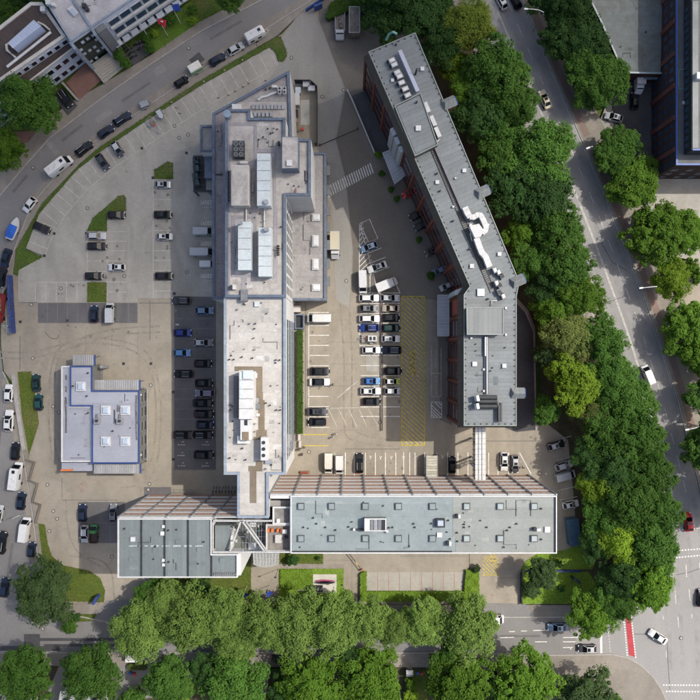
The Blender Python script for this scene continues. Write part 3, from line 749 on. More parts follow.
# manholes and gullies
def manhole(px, py, label, r=0.33, square=False):
    x, y, _ = W(px, py)
    t = thing('manhole_cover', (x, y, 0), label, 'manhole', 'manhole covers and gullies in the paving')
    if square:
        MB().box(x, y, 0.02, 0.62, 0.62, 0.06).build('frame', iron, t)
        MB().box(x, y, 0.081, 0.46, 0.46, 0.012).build('lid', dark_m, t)
    else:
        MB().cyl(x, y, 0.02, 0.07, r + 0.1, 14).build('ring', iron, t)
        MB().cyl(x, y, 0.071, 0.085, r - 0.05, 12).build('lid', mh_ring, t)
for px, py, lb, sq in (
    (31.3, 304.6, 'round manhole beside the end of the dark bay strip', 0), (32.8, 358.3, 'round manhole between yard gate and wedge lawn', 0),
    (20.4, 321.8, 'square gully beside the blue banner fence', 1), (67.6, 320.6, 'square gully inside the short dark bay strip', 1),
    (123.6, 363.6, 'square gully north of the pavilion, nearer its blue canopy', 1), (151, 363.6, 'square gully north of the pavilion, nearer the long dark bays', 1),
    (150.8, 385.2, 'round manhole beside the pavilion corner facing the dark bays', 0), (173.3, 392, 'square gully on the edge of the long dark bays', 1),
    (173.4, 459.3, 'square gully at the lettered end of the dark bays', 1), (149.5, 483.8, 'round manhole below the pavilion ramp', 0),
    (148.4, 489.6, 'round manhole on the dark strip by the striped facade', 0), (53.2, 406.4, 'round manhole beside the teal parked car', 0),
    (58.9, 412.2, 'round manhole against the pavilion white wall', 0), (47.6, 484.6, 'round manhole below the pavilion orange sign', 0),
    (53.4, 511, 'round manhole beside the zigzag wall, northern of two', 0), (57.2, 518.8, 'round manhole beside the zigzag wall, southern of two', 0),
    (49.3, 531, 'round manhole at the tip of the corner lawn', 0), (112, 556.4, 'round manhole beside the slate roof end wall', 0),
    (87.6, 208.2, 'round pale manhole beside the pointed parking island', 0), (124.4, 276.2, 'round manhole below the white hatchback in the bays', 0),
    (61, 288.3, 'round manhole inside the empty grey bays', 0), (187, 272.2, 'round manhole between black car and loading zone', 0),
    (142, 148.3, 'square gully on the front line of the diagonal bays', 1), (153, 177.8, 'square gully at the small grass island', 1),
    (44.4, 255.7, 'square gully at the tip of the verge triangle', 1), (54.3, 233.6, 'square gully beside the lone black car on the verge', 1),
    (86.6, 233.2, 'square gully beside the silver estate car', 1), (179.2, 137.8, 'round manhole, closer of two by the loading annex', 0),
    (188, 134.8, 'round manhole, farther of two by the loading annex', 0), (174.4, 126, 'round manhole on the bay line by the trailers', 0),
    (186.6, 153, 'square gully in front of the dark loading frame', 1), (291.4, 57.8, 'round manhole beside the verge end at the drive', 0),
    (322.3, 96.8, 'round manhole beside the fenced service yard', 0), (343.5, 90.2, 'round manhole at the start of the lane kerb', 0),
    (346.2, 280.8, 'round manhole in the courtyard below the box truck', 0), (308.9, 451.8, 'round manhole below the yellow lines', 0),
    (22, 568.5, 'round manhole in the curved street near its junction', 0), (33.2, 167.6, 'round manhole in the curved street behind the motorhome', 0),
    (42.8, 628.8, 'round manhole in the side street beside the verge island', 0), (79, 110, 'square gully in the pavement below the garage ramp', 1),
    (188.6, 48.2, 'round manhole in the street by the dark patch', 0), (681, 638, 'round manhole in the avenue junction', 0),
    (539.5, 473.4, 'round manhole at the striped slab corner by the trees', 0), (380, 422.3, 'round manhole beside the end of the brown rail', 0),
    (174.4, 293.6, 'square pale gully at the corner of the long dark bays', 1)):
    manhole(px, py, lb, square=bool(sq))
# white bay lamps / marker stones along the verge
for i, (px, py) in enumerate(((219, 97.6), (228.6, 95), (235.5, 91), (243.5, 86.5), (249, 83), (266, 80.4), (176.7, 107.6), (180.2, 113), (224.4, 70.6), (204, 82), (242.6, 60.4), (257.6, 45), (171.6, 102.4))):
    x, y, _ = W(px, py)
    t = thing('marker_stone', (x, y, 0.04), '%s low round marker stone counted along the verge from the drive end' % ('first second third fourth fifth sixth seventh eighth ninth tenth eleventh twelfth thirteenth'.split()[i]), 'marker stone', 'low marker stones along the grass verge')
    MB().cyl(x, y, 0.04, 0.3, 0.26, 10, 0.2).build('base', wood_m, t)
    MB().cyl(x, y, 0.3, 0.38, 0.18, 10, 0.1).build('cap', mh_ring, t)

# trench repairs and worn patches in the roads, tyre films and drains in the yard
tone_l = M('pale_asphalt_patch', (0.225, 0.215, 0.205), rough=0.95, var=0.12, scale=0.6, fine=4)
tone_d = M('dark_asphalt_patch', (0.135, 0.13, 0.126), rough=0.95, var=0.15, scale=0.6, fine=4)
def road_patch(pts, z, mat):
    struct('road_patch', MB().sheet(WP(pts), z), mat)
for i, (x, y, L_, w_, a, mt) in enumerate(((53, 148, 15, 6, -48, 0), (72, 133, 26, 3, 38, 1), (104, 116, 18, 6, 35, 0), (136, 92, 34, 2.6, 34, 1), (160, 70, 12, 8, 34, 0), (226, 30, 36, 2.6, 30, 1), (20, 184, 22, 3, 50, 1), (10, 560, 34, 3, 82, 1), (14, 590, 10, 8, 82, 0), (-2, 450, 60, 3, 84, 1), (330, 630, 44, 3, 0, 1), (520, 636, 40, 2.4, 0, 1), (60, 629, 26, 5, 0, 0))):
    ca, sa = math.cos(R(a)), -math.sin(R(a))
    q = [(x + u * L_ / 2 * ca - v * w_ / 2 * sa * -1 * -1, y + u * L_ / 2 * sa + v * w_ / 2 * ca) for u, v in ((-1, -1), (1, -1), (1, 1), (-1, 1))]
    road_patch(q, 0.0105 + 0.0003 * i, (tone_l, tone_d)[mt])
for off_, w_ in ((-20.5, 1.1), (-8, 1.0), (7.5, 1.0), (21, 1.1)):
    mb = MB(); mb.strip(WP([(cl_x(y) + off_, y) for y in range(-30, 690, 20)]), w_, 0.006, None)
    mb.build('wheel_path', M('wheel_path_film', (0.238, 0.230, 0.22), rough=0.85, var=0.15, scale=0.4), avenue)
for i, pts in enumerate(([(600, 240), (612, 262), (626, 270)], [(640, 420), (652, 446), (668, 455)], [(676, 575), (690, 572), (706, 566)], [(634, 634), (652, 634.5), (664, 636)], [(667, 640), (668, 664), (670, 690)], [(545, 120), (556, 140), (566, 150)])):
    lines('crack_seal', [pts], 0.12, 0.0085 + 0.0002 * i, asphalt_d, avenue)
film = M('tyre_film', (0.232, 0.205, 0.165), rough=0.9, var=0.2, scale=0.7, fine=3, finev=0.15)
arcs = [[(56, 470), (50, 440), (49, 400), (52, 365), (62, 346), (84, 338), (120, 341), (146, 352), (158, 380), (161, 420), (157, 462), (146, 482), (120, 488)],
        [(60, 466), (54.4, 440), (53.4, 400), (56, 368), (65, 350), (86, 343), (118, 346), (142, 357), (153.6, 382), (156, 420), (152, 458), (142, 477)],
        [(0, 352), (30, 352), (60, 345), (110, 330), (160, 326)], [(0, 358), (30, 358), (62, 351), (112, 336), (160, 332)],
        [(340, 300), (344, 360), (344, 420), (352, 440), (400, 447)], [(349, 302), (352, 360), (352, 415), (360, 434), (400, 441)], [(300, 110), (322, 60), (318, 20)], [(336, 190), (339, 240), (340, 300)],
        [(70, 556), (100, 560), (112, 575), (114, 600)], [(66, 500), (68, 530), (78, 552), (100, 566)]]
for i, pts in enumerate(arcs):
    q = []
    for k in range(len(pts) - 1):
        p0, p1, p2, p3 = [Vector(pts[min(max(j, 0), len(pts) - 1)]) for j in (k - 1, k, k + 1, k + 2)]
        for t_ in (0, .25, .5, .75):
            q.append(tuple(0.5 * ((2 * p1) + (p2 - p0) * t_ + (2 * p0 - 5 * p1 + 4 * p2 - p3) * t_ * t_ + (3 * p1 - p0 - 3 * p2 + p3) * t_ ** 3)))
    q.append(pts[-1])
    lines('tyre_track', [q], 0.42, 0.0325 + 0.0007 * i, film, yard)
drain = M('drain_channel', (0.13, 0.122, 0.11), rough=0.8, var=0.2, scale=2)
lines('drain_channel', [[(139, 303), (173, 303)], [(62, 478), (62, 500), (118, 500)], [(305.6, 300), (305.6, 428)], [(345, 449), (400, 449)], [(460, 441), (540, 441)], [(150, 300), (150, 340)], [(19, 302.6), (37, 302.6)], [(20, 336), (20, 370)]], 0.16, 0.047, drain, yard)
lines('paving_joint', [[(60 + 26 * k, 330), (60 + 26 * k, 352)] for k in range(4)] + [[(330, 320 + 22 * k), (358, 320 + 22 * k)] for k in range(6)] + [[(262, 553.4 + 0.0), (262, 553.5)]], 0.06, 0.0455, drain, yard)
lines('paving_joint', [[(302, 560), (356, 560)], [(352, 556), (352, 604)], [(400, 556), (470, 556)], [(500, 578), (520, 578)]], 0.07, 0.0455, drain, yard)

r9 = random.Random(77)
mb = MB()
spots = [(r9.uniform(308, 330), r9.uniform(326, 400)) for _ in range(16)] + [(r9.uniform(360, 400), r9.uniform(354, 418)) for _ in range(18)] + [(r9.uniform(340, 470), r9.uniform(455, 472)) for _ in range(18)] + [(r9.uniform(60, 170), r9.uniform(325, 350)) for _ in range(8)] + [(r9.uniform(88, 126), r9.uniform(235, 292)) for _ in range(14)] + [(r9.uniform(154, 172), r9.uniform(190, 290)) for _ in range(12)] + [(r9.uniform(36, 86), r9.uniform(284, 300)) for _ in range(7)] + [(r9.uniform(480, 545), r9.uniform(436, 470)) for _ in range(8)]
for i, (x, y) in enumerate(spots):
    cx, cy, _ = W(x, y); rr_ = r9.uniform(0.12, 0.42)
    mb.sheet([(cx + rr_ * r9.uniform(0.6, 1.3) * math.cos(k * 0.785), cy + rr_ * r9.uniform(0.6, 1.3) * math.sin(k * 0.785)) for k in range(8)], 0.0515 + i * 0.00004)
mb.build('oil_spots', M('oil_film', (0.16, 0.145, 0.122), rough=0.7, var=0.3, scale=3), yard)['kind'] = 'stuff'
# ------------------------------------------------------------------ buildings
def rbox(name, mat, parent, x0, y0, x1, y1, zb, zt):
    """box whose top outline sits on these picture pixels at height zt"""
    return MB().prism(WP([(x0, y0), (x1, y0), (x1, y1), (x0, y1)], zt), zb, zt).build(name, mat, parent)
def roof_body(t, pts, z, wall_mat, roof_mat, cop_mat, zb=0.0, cop=0.5, coph=0.5, roofname='roof'):
    P = WP(pts, z)
    MB().prism(P, zb, z).build('wall', wall_mat, t)
    r = MB().prism(inset(P, cop * 0.5), z - 0.3, z + 0.06).build(roofname, roof_mat, t)
    if cop_mat: MB().ring(P, cop, z + 0.002, z + coph).build('parapet', cop_mat, t)
    return P, r
_wm = {}
def window(parent, x, y, z, ang, wd, ht, fm, pm, depth=0.1, name='window', blind=None):
    """frame + pane; (x,y,z) = middle of the sill on the wall face; ang = heading of the outward normal"""
    key = (round(wd, 2), round(ht, 2), round(depth, 2))
    if key not in _wm:
        f = 0.09
        a = MB()
        a.box(0, 0, 0, wd, depth, f).box(0, 0, ht - f, wd, depth, f)
        a.box(-wd / 2 + f / 2, 0, f, f, depth, ht - 2 * f).box(wd / 2 - f / 2, 0, f, f, depth, ht - 2 * f)
        b = MB().box(0, 0, f, wd - 2 * f, depth * 0.96, ht - 2 * f)
        _wm[key] = (a.mesh('window'), b.mesh('pane'))
        _wm[key][0].materials.append(fm); _wm[key][1].materials.append(pm)
    o = link(name, _wm[key][0], parent)
    o.location = Vector((x, y, z)) - parent.location
    o.rotation_euler = (0, 0, ang - math.pi / 2)
    p = link('pane', _wm[key][1], o)
    for ob, mm in ((o, fm), (p, pm)):
        ob.material_slots[0].link = 'OBJECT'
        ob.material_slots[0].material = mm
    return o
def facade(parent, p, q, zs, n, wd, ht, fm, pm, out=1, margin=0.0, depth=0.12, skip=None, name='window'):
    """rows of windows on the wall p->q (world xy); out=+1: normal on the right of p->q"""
    p, q = Vector(p), Vector(q)
    d = (q - p); L = d.length; d /= L
    nn = Vector((d.y, -d.x)) * out
    ang = math.atan2(nn.y, nn.x)
    for z in zs:
        for i in range(n):
            if skip and skip(i, z): continue
            s = margin + (L - 2 * margin) * (i + 0.5) / n
            c = p + d * s + nn * depth * 0.4
            window(parent, c.x, c.y, z, ang, wd, ht, fm, pm, depth, name)

# ---- white office block with blue-grey copings
o_loc = Vector(W(280, 300))
off = thing('office_building', o_loc, 'long white flat-roofed office block with slate-blue roof edges and rooftop plant', 'building')
south = [(224.2, 296.5), (286, 296.5), (286, 474.3), (269, 474.3), (269, 517.6), (237.6, 517.6), (237.6, 474.3), (224.2, 474.3)]
P = WP(south, 20)
MB().prism(P, 0, 20).build('wall', white_w, off)
MB().prism(inset(P, 0.25), 19.7, 20.06).build('roof', white_r, off)
MB().ring(P, 0.5, 20.002, 20.5).build('parapet', para_l, off)
# ribbon glazing on the courtyard side of the south wing
pe, qe = (P[1][0], W(0, 319, 20)[1]), (P[1][0], W(0, 462, 20)[1])
facade(off, pe, qe, [1.2, 4.9, 8.6, 12.3, 16.0], 12, 2.45, 2.3, para_l, glass_b, out=-1, depth=0.05)
north = [(225.6, 110), (250.6, 110), (250.6, 118.6), (285.6, 118.6), (285.6, 139.5), (311, 139.5), (311, 196.3), (286.2, 196.3), (286.2, 297.4), (225.6, 297.4)]
PN, _ = roof_body(off, north, 20.7, white_w, cream_r, para, cop=0.52, coph=0.55)
# east windows of the north block above the low annex
facade(off, (PN[7][0], PN[7][1] - 0.5), (PN[8][0], PN[8][1] + 0.5), [7.4, 10.9, 14.4, 17.6], 9, 1.5, 2.2, mid_m, glass_d, out=-1, depth=0.05)
wedge = [(212.6, 114), (289.6, 71), (292.2, 136), (290, 140), (230, 140), (230, 299.4), (212.6, 299.4)]
PW, _ = roof_body(off, wedge, 15, white_w, strip_r, para, cop=0.55, coph=0.5)
rbox('roof_field', cream_r, off, 228, 102, 287, 119, 15.07, 15.12)
MB().sheet(WP([(232, 108), (287, 77.5), (287, 103), (232, 111)], 15), 15.10).build('roof_field', grey_r, off)
# low annexes
low = [(288, 153), (326.4, 153), (326.4, 300.6), (288, 300.6)]
PL, _ = roof_body(off, low, 6, mid_m, grey_r, para, cop=0.5, coph=0.45)
for y in (167, 187, 208, 225, 243, 262, 280):
    x, yy, _ = W(326.4, y, 6)
    MB().box(x + 0.3, yy, 2.8, 0.9, 2.2, 0.5).build('dock_canopy', mid_m, off)
for (x0, y0, x1, y1) in ((311.8, 213.8, 319.8, 220.8), (312, 235, 318.6, 246.4), (312, 258.6, 318.6, 269.8), (311.8, 284, 320, 291)):
    s = rbox('skylight', white_m, off, x0, y0, x1, y1, 6.05, 6.5)
    P4 = inset(WP([(x0, y0), (x1, y0), (x1, y1), (x0, y1)], 6.5), 0.12)
    MB().prism(P4, 6.5, 6.72, inset(P4, 0.18)).build('dome', glass_w, s)
roof_body(off, [(200.4, 125.6), (214.5, 125.6), (214.5, 152.3), (200.4, 152.3)], 9, white_w, grey_r, para, cop=0.45)
# loading frame
lf = [(193.4, 155.6), (216, 155.6), (216, 192), (193.4, 192)]
PF = WP(lf, 4.2)
mb = MB()
mb.ring(PF, 0.35, 3.9, 4.3)
for x, y in inset(PF, 0.2): mb.box(x, y, 0, 0.3, 0.3, 3.95)
for k in range(1, 5):
    yy = PF[0][1] + (PF[2][1] - PF[0][1]) * k / 5
    mb.box((PF[0][0] + PF[1][0]) / 2, yy, 4.0, PF[1][0] - PF[0][0] - 0.7, 0.14, 0.2)
mb.build('loading_frame', dark_m, off)
for k, (x, y) in enumerate(((197, 162), (197.4, 170), (196.6, 178), (197.6, 184))):
    xx, yy, _ = W(x, y)
    MB().box(xx, yy, 0.05, 1.3, 1.5, 1.5, 0.1 * k).build('waste_container', M('container_teal', (0.06, 0.10, 0.10), rough=0.6), off)
MB().prism(WP(lf, 0), 0.05, 0.12).build('dock_floor', dark_m, off)
rbox('dock_shelter', para, off, 204.5, 153, 214, 178, 0, 6)
rbox('roller_door', mid_m, off, 206, 180, 214, 190, 0, 4.6)
# penthouse and rooftop plant (north block)
ph = MB().prism(WP([(281.6, 136.6), (298.4, 136.6), (298.4, 168.6), (281.6, 168.6)], 24), 20.6, 24).build('penthouse', para, off)
rbox('penthouse_roof', cream_r, ph, 282.2, 137.2, 297.8, 168, 24.0, 24.08)
rbox('skylight', glass_w, ph, 286.6, 160, 292, 165.6, 24.08, 24.45)
def plant(name, mat, x0, y0, x1, y1, z0, z1, lid=None, parent=off):
    o = rbox(name, mat, parent, x0, y0, x1, y1, z0, z1)
    if lid:
        k = 1.0
        rbox('lid', lid, o, x0 + k, y0 + k, x1 - k, y1 - k, z1, z1 + 0.08)
    return o
u1 = plant('air_handling_unit', unit_c, 231.4, 165, 248.8, 205.4, 20.8, 23.6, cream_r)
u2 = plant('air_handling_unit', pale_m, 257, 153.6, 270.4, 205.6, 20.8, 23.6)
u3 = plant('air_handling_unit', pale_m, 238, 221.6, 251.2, 270, 20.8, 23.2)
u4 = plant('air_handling_unit', pale_m, 258.4, 227.6, 271.4, 276.4, 20.8, 23.2)
for u, ys_ in ((u2, (161, 171, 181, 191)), (u3, (228, 238, 249, 260)), (u4, (235, 246, 256, 266))):
    x0 = min(v.co.x for v in u.data.vertices); x1 = max(v.co.x for v in u.data.vertices)
    zt = max(v.co.z for v in u.data.vertices)
    for y in ys_:
        yy = W(0, y, 23.3)[1]
        MB().box((x0 + x1) / 2 + off.location.x, yy, zt, x1 - x0 - 0.1, 0.07, 0.05).build('panel_seam', mid_m, u)
for (x, y, u) in ((240.4, 222.6, u3), (266.4, 202.6, u2), (266.6, 229.6, u4)):
    xx, yy, _ = W(x, y, 23.4)
    MB().cyl(xx, yy, 22.8, 24.2, 0.48, 14).build('cowl', steel, u)
for i in range(2):
    for j in range(3):
        xx, yy, _ = W(235.8 + i * 5.3, 143.6 + j * 5.3, 22.4)
        f = MB().box(xx, yy, 20.8, 1.02, 1.02, 1.5).build('cooling_fan', dark_m, off)
        MB().ring([(xx + 0.42 * math.cos(a * math.pi / 5), yy + 0.42 * math.sin(a * math.pi / 5)) for a in range(10)], 0.08, 22.3, 22.4).build('fan_ring', steel, f)
        MB().cyl(xx, yy, 22.3, 22.36, 0.13, 8).build('hub', mid_m, f)
rbox('chiller_base', mid_m, off, 232, 140.4, 245, 160, 20.76, 20.85)
xx, yy, _ = W(227.6, 114.8, 21.6)
MB().cyl(xx, yy, 20.7, 22.3, 0.75, 18).build('water_tank', M('tank_blue', (0.26, 0.32, 0.38), rough=0.4, metal=0.4), off, smooth=40)
for (x0, y0, x1, y1) in ((229, 122.5, 256, 125.5), (254, 125.5, 257, 205), (226.5, 118, 230, 296), (231, 215.5, 252, 218.5), (231.5, 218.5, 235, 277), (233, 274, 258, 277), (252.2, 206, 256.6, 276), (241.4, 277, 246.6, 292), (273.6, 205, 277.4, 278), (256.5, 148.6, 276, 152.6), (273.5, 152.6, 276, 205)):
    rbox('walkway', walk_m, off, x0, y0, x1, y1, 20.765, 20.84 + 0.006 * (int(x0 * 7 + y0) % 5))
def pipe(pts, r, z, mat=steel, parent=off, name='pipe'):
    return MB().tube([W(x, y, z) for x, y in pts], r, 6).build(name, mat, parent, smooth=50)
pipe([(246.2, 206.5), (246.2, 221)], 0.14, 21.3); pipe([(264.4, 206), (264.4, 227.5)], 0.14, 21.3)
pipe([(240, 162.6), (248, 162.8)], 0.32, 21.5, white_m)
pipe([(262, 213), (266, 213)], 0.12, 21.3, mid_m); pipe([(262, 221), (266, 221)], 0.12, 21.3, mid_m)
pipe([(271.4, 249.5), (277, 249.5)], 0.1, 21.2, mid_m)
mb = MB()
for k in range(5): mb.box(*W(278.2, 246 + 2.2 * k, 21)[:2], 20.77, 0.5, 0.16, 0.9)
mb.build('cable_bracket', dark_m, off)
for (x0, y0, x1, y1, z1, mt) in ((230, 285, 232, 289, 21.9, dark_m), (232.4, 284.6, 235.6, 289.4, 21.6, white_m), (236, 254.6, 238, 258, 22, unit_c), (251.6, 182, 253.6, 192, 21.4, walk_m), (277.6, 141, 279.6, 145, 21.4, dark_m)):
    rbox('vent_box', mt, off, x0, y0, x1, y1, 20.76, z1)
rbox('roof_bridge', mid_m, off, 240.6, 289.4, 247.4, 301, 20.1, 21.4)
# equipment on the wedge roof
rbox('vent_box', white_m, off, 232, 104, 241, 110.4, 15.1, 16.2)
for (x, y) in ((279.6, 88.4), (279.6, 91.8), (284.4, 88.4), (284.4, 91.8)):
    c = rbox('condenser', white_m, off, x - 1.7, y - 1.6, x + 1.7, y + 1.6, 15.12, 16.3)
    xx, yy, _ = W(x, y, 16.3)
    MB().cyl(xx, yy, 16.3, 16.35, 0.27, 10).build('fan_grille', dark_m, c)
rbox('vent_box', white_m, off, 272, 85, 277, 87.4, 15.12, 15.9)
pipe([(258, 100), (262, 97), (267, 96), (271, 94), (277, 92)], 0.22, 15.5, white_m)
pipe([(265, 89.4), (266.5, 89.4)], 0.25, 15.5, dark_m); pipe([(269, 88), (270.5, 88)], 0.25, 15.5, dark_m)
for k in range(9):
    rbox('duct_panel', (steel if k % 3 else walk_m), off, 252 + k * 3.7, 104.4, 255 + k * 3.7, 109, 15.12, 15.5)
for k in range(5):
    rbox('duct_panel', steel, off, 254 + k * 4, 112, 256.6 + k * 4, 116.4, 15.12, 15.7)
mb = MB()
for k in range(6): mb.tube([W(236 + k * 2.4, 112, 15.6), W(235 + k * 2.6, 117.6, 15.6)], 0.1, 5)
mb.build('pipe_bundle', steel, off)
rbox('roof_hatch', dark_m, off, 215.6, 173.6, 222.6, 175, 15.1, 15.3)
mb = MB()
for k in range(12): mb.box(*W(228.4, 172 + k * 2.6, 20.9)[:2], 20.77, 0.45, 0.3, 0.35)
mb.build('cable_tray', dark_m, off)
# south wing plant
big = plant('air_handling_unit', white_m, 239, 371.6, 253.6, 419, 20.1, 23.4)
rbox('ridge_panel', pale_m, big, 239.4, 372, 243.4, 399, 23.4, 23.46)
for y in (380, 389, 398.6, 408.6):
    yy = W(0, y, 23.4)[1]; xm = W(246.3, 0, 23.4)[0]
    MB().box(xm, yy, 23.4, 2.75, 0.08, 0.1).build('panel_seam', mid_m, big)
rbox('filter_cap', pale_m, big, 243, 370.4, 252, 379, 22.8, 23.75)
st = plant('duct_stack', white_m, 240.4, 419, 251.6, 440, 20.1, 22.4)
rbox('duct_slot', dark_m, st, 244.4, 420, 247.4, 425.4, 22.4, 22.5)
plant('duct_stack', white_m, 237.4, 436, 250, 443.6, 20.1, 21.6)
plant('vent_box', wood_m, 242.6, 432, 248.6, 440.6, 21.6, 22.6)
fanb = plant('condenser_row', white_m, 260.8, 437.4, 268, 460.4, 20.1, 22.3)
for y in (442.6, 449, 455.4):
    xx, yy, _ = W(263.6, y, 22.3)
    MB().cyl(xx, yy, 22.3, 22.42, 0.36, 12).build('fan_grille', dark_m, fanb)
for (x0, y0, x1, y1) in ((234.6, 366.4, 238.6, 371), (253.8, 366.6, 262.4, 392), (238.6, 366.4, 253.8, 370), (256, 392, 263, 400), (258.4, 400, 264.6, 430), (256.4, 430, 266.8, 437), (252.6, 437, 260.6, 440), (256, 461, 262.6, 466), (248.6, 466, 262.4, 471.4), (250, 471.4, 256.4, 503)):
    rbox('walkway', walk_t, off, x0, y0, x1, y1, 20.065, 20.13 + 0.006 * (int(x0 * 3 + y0) % 5))
for (x, y, c) in ((255.4, 323.6, dark_m), (254.6, 328.6, dark_m), (249.8, 323.6, mid_m), (237.4, 309.6, mid_m), (254, 338, mid_m), (254.8, 349.6, wood_m), (229.6, 359.4, dark_m), (233.8, 359.4, dark_m), (276, 360, dark_m), (279.8, 360, dark_m), (242, 357, dark_m), (252.6, 358, dark_m), (229.8, 458, dark_m), (242.4, 448.4, dark_m), (245.6, 459.8, dark_m), (265.8, 469, mid_m), (276.6, 410, dark_m), (280.4, 410, dark_m), (230.2, 405, dark_m), (230.4, 410, dark_m), (266, 403, dark_m), (270, 405.4, dark_m), (255, 386, mid_m), (254.6, 424, mid_m), (254.8, 431.6, wood_m)):
    xx, yy, _ = W(x, y, 20.3)
    MB().cyl(xx, yy, 20.06, 20.6, 0.16, 7).build('vent_pipe', c, off)
rbox('skylight', pale_m, off, 254.4, 301.4, 259.4, 306.6, 20.06, 20.5)
for (x0, y0, x1, y1, mt) in ((254.6, 373, 257, 378, white_m), (255, 404, 260, 409, mid_m), (254, 398, 258.6, 402, steel), (256, 413.6, 259.4, 416.4, white_m), (265, 460, 272, 464, steel), (233.6, 376, 238, 418, M('painted_unit_shade', (0.16, 0.15, 0.145), rough=0.9))):  # last one is no vent: a dark slab painting the big unit's shade
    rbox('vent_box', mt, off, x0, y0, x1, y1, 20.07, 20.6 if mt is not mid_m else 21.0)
# ---- fenced service yard
sy = thing('service_yard_fence', W(306, 115), 'dark fence round the small service yard beside the office block', 'fence')
ring = [(295, 84), (311, 84), (317.5, 90), (317.5, 146), (315, 146)]
MB().prism(WP([(292, 86), (311, 85), (316.6, 91), (316.6, 150), (292, 150)]), 0.05, 0.07).build('yard_slab', beige, sy)
pr_ = WP(ring)
for a, b in zip(pr_, pr_[1:]):
    d = Vector(b) - Vector(a); n = max(1, int(d.length / 2.4))
    for i in range(n):
        p, q = Vector(a) + d * i / n, Vector(a) + d * (i + 0.97) / n
        MB().strip([tuple(p), tuple(q)], 0.09, 0.15, 2.4).build('panel', dark_m, sy)
for i, (x, y, sx, sy_, h, mt, lb) in enumerate(((306.6, 86.6, 1.4, 1.1, 1.4, white_m, 'white box cabinet at the top of the service yard'), (312, 90.6, 1.5, 1.1, 1.4, white_m, 'white box cabinet in the cut corner of the service yard'), (298.6, 93, 1.1, 1.2, 1.6, pale_m, 'pale cabinet against the office wall in service yard'), (297.8, 102, 1.0, 2.6, 1.8, white_m, 'tall white tank cabinet inside the service yard'), (296.6, 115, 0.8, 1.4, 1.3, dark_m, 'dark machine beside the white tank in service yard'), (296.8, 128, 0.9, 2.0, 1.1, wood_m, 'stack of timber pallets in the service yard'), (302.6, 130, 0.5, 0.5, 0.7, red_m, 'small red drum beside the timber pallets'))):
    xx, yy, _ = W(x, y)
    t = thing('cabinet', (xx, yy, 0.07), lb, 'cabinet')
    MB().box(xx, yy, 0.07, sx, sy_, h).build('casing', mt, t)
    MB().box(xx, yy, 0.07 + h, sx + 0.1, sy_ + 0.1, 0.06).build('lid', mt, t)
    MB().box(xx, yy - sy_ / 2 - 0.02, 0.3, sx * 0.7, 0.03, h * 0.6).build('door', steel, t)
MB().prism(WP([(300.6, 100), (309.6, 100), (309.6, 125), (300.6, 125)]), 0.075, 0.11).build('concrete_pad', M('pale_pad', (0.42, 0.41, 0.37)), sy)

# ---- long striped slab
s_loc = Vector(W(424, 505))
slab = thing('striped_slab_building', s_loc, 'long flat-roofed slab with white and red-brown banded courtyard facade', 'building')
ZB = 20.5
east = [(270, 495.4), (556.4, 495.4), (556.4, 553), (291, 553), (291, 498.6), (270, 498.6)]
PE = WP(east, ZB)
MB().prism(PE, 0, ZB).build('wall', white_w, slab)
MB().prism(WP([(291.6, 496.2), (452.3, 496.2), (452.3, 537.6), (455.4, 537.6), (455.4, 552.2), (291.6, 552.2)], ZB), ZB - 0.2, ZB + 0.08).build('roof', slab_r, slab)
MB().prism(WP([(452.7, 496.2), (555.6, 496.2), (555.6, 552.2), (455.8, 552.2), (455.8, 537.2), (452.7, 537.2)], ZB), ZB - 0.2, ZB + 0.07).build('roof', slab_g, slab)
MB().ring(WP([(290.6, 495.4), (556.4, 495.4), (556.4, 553), (290.6, 553)], ZB), 0.22, ZB + 0.002, ZB + 0.4).build('parapet', white_m, slab)
MB().strip(WP([(292, 551.2), (452, 551.2)], ZB), 0.22, ZB + 0.08, ZB + 0.2).build('gutter', dark_m, slab)
MB().strip(WP([(554.6, 497), (554.6, 552)], ZB), 0.2, ZB + 0.08, ZB + 0.22).build('gutter', dark_m, slab)
west = [(118.2, 518), (238, 518), (238, 577), (118.2, 577)]
PWt = WP(west, ZB)
MB().prism(WP([(118.2, 518), (212, 518), (212, 553.6), (238, 553.6), (238, 577), (118.2, 577)], ZB), 0, ZB).build('wall', white_w, slab)
MB().prism(WP([(119, 518.8), (211.4, 518.8), (211.4, 576.2), (119, 576.2)], ZB), ZB - 0.2, ZB + 0.07).build('roof', slab_w, slab)
MB().prism(WP([(212.6, 554.4), (237.2, 554.4), (237.2, 576.2), (212.6, 576.2)], ZB), ZB - 0.2, ZB + 0.03).build('roof', slab_w, slab)
MB().ring(WP([(118.2, 518), (212, 518), (212, 553.6), (238, 553.6), (238, 577), (118.2, 577)], ZB), 0.22, ZB + 0.002, ZB + 0.42).build('parapet', white_m, slab)
for x in (141.8, 165, 188.4, 211.8):
    MB().strip(WP([(x, 519), (x, 576)], ZB), 0.26, ZB + 0.05, ZB + 0.3).build('roof_step', dark_m, slab)
mb = MB()
for k in range(11): mb.box(*W(215 + k * 2.1, 573.6, ZB)[:2], ZB + 0.03, 0.3, 0.45, 0.3)
mb.build('gravel_guard', mid_m, slab)
# the sloping end wall piece by the entrance
MB().prism(WP([(238, 554), (240.5, 554), (240.5, 576), (238, 576)], ZB), 0, ZB - 0.4).build('wall', white_w, slab)
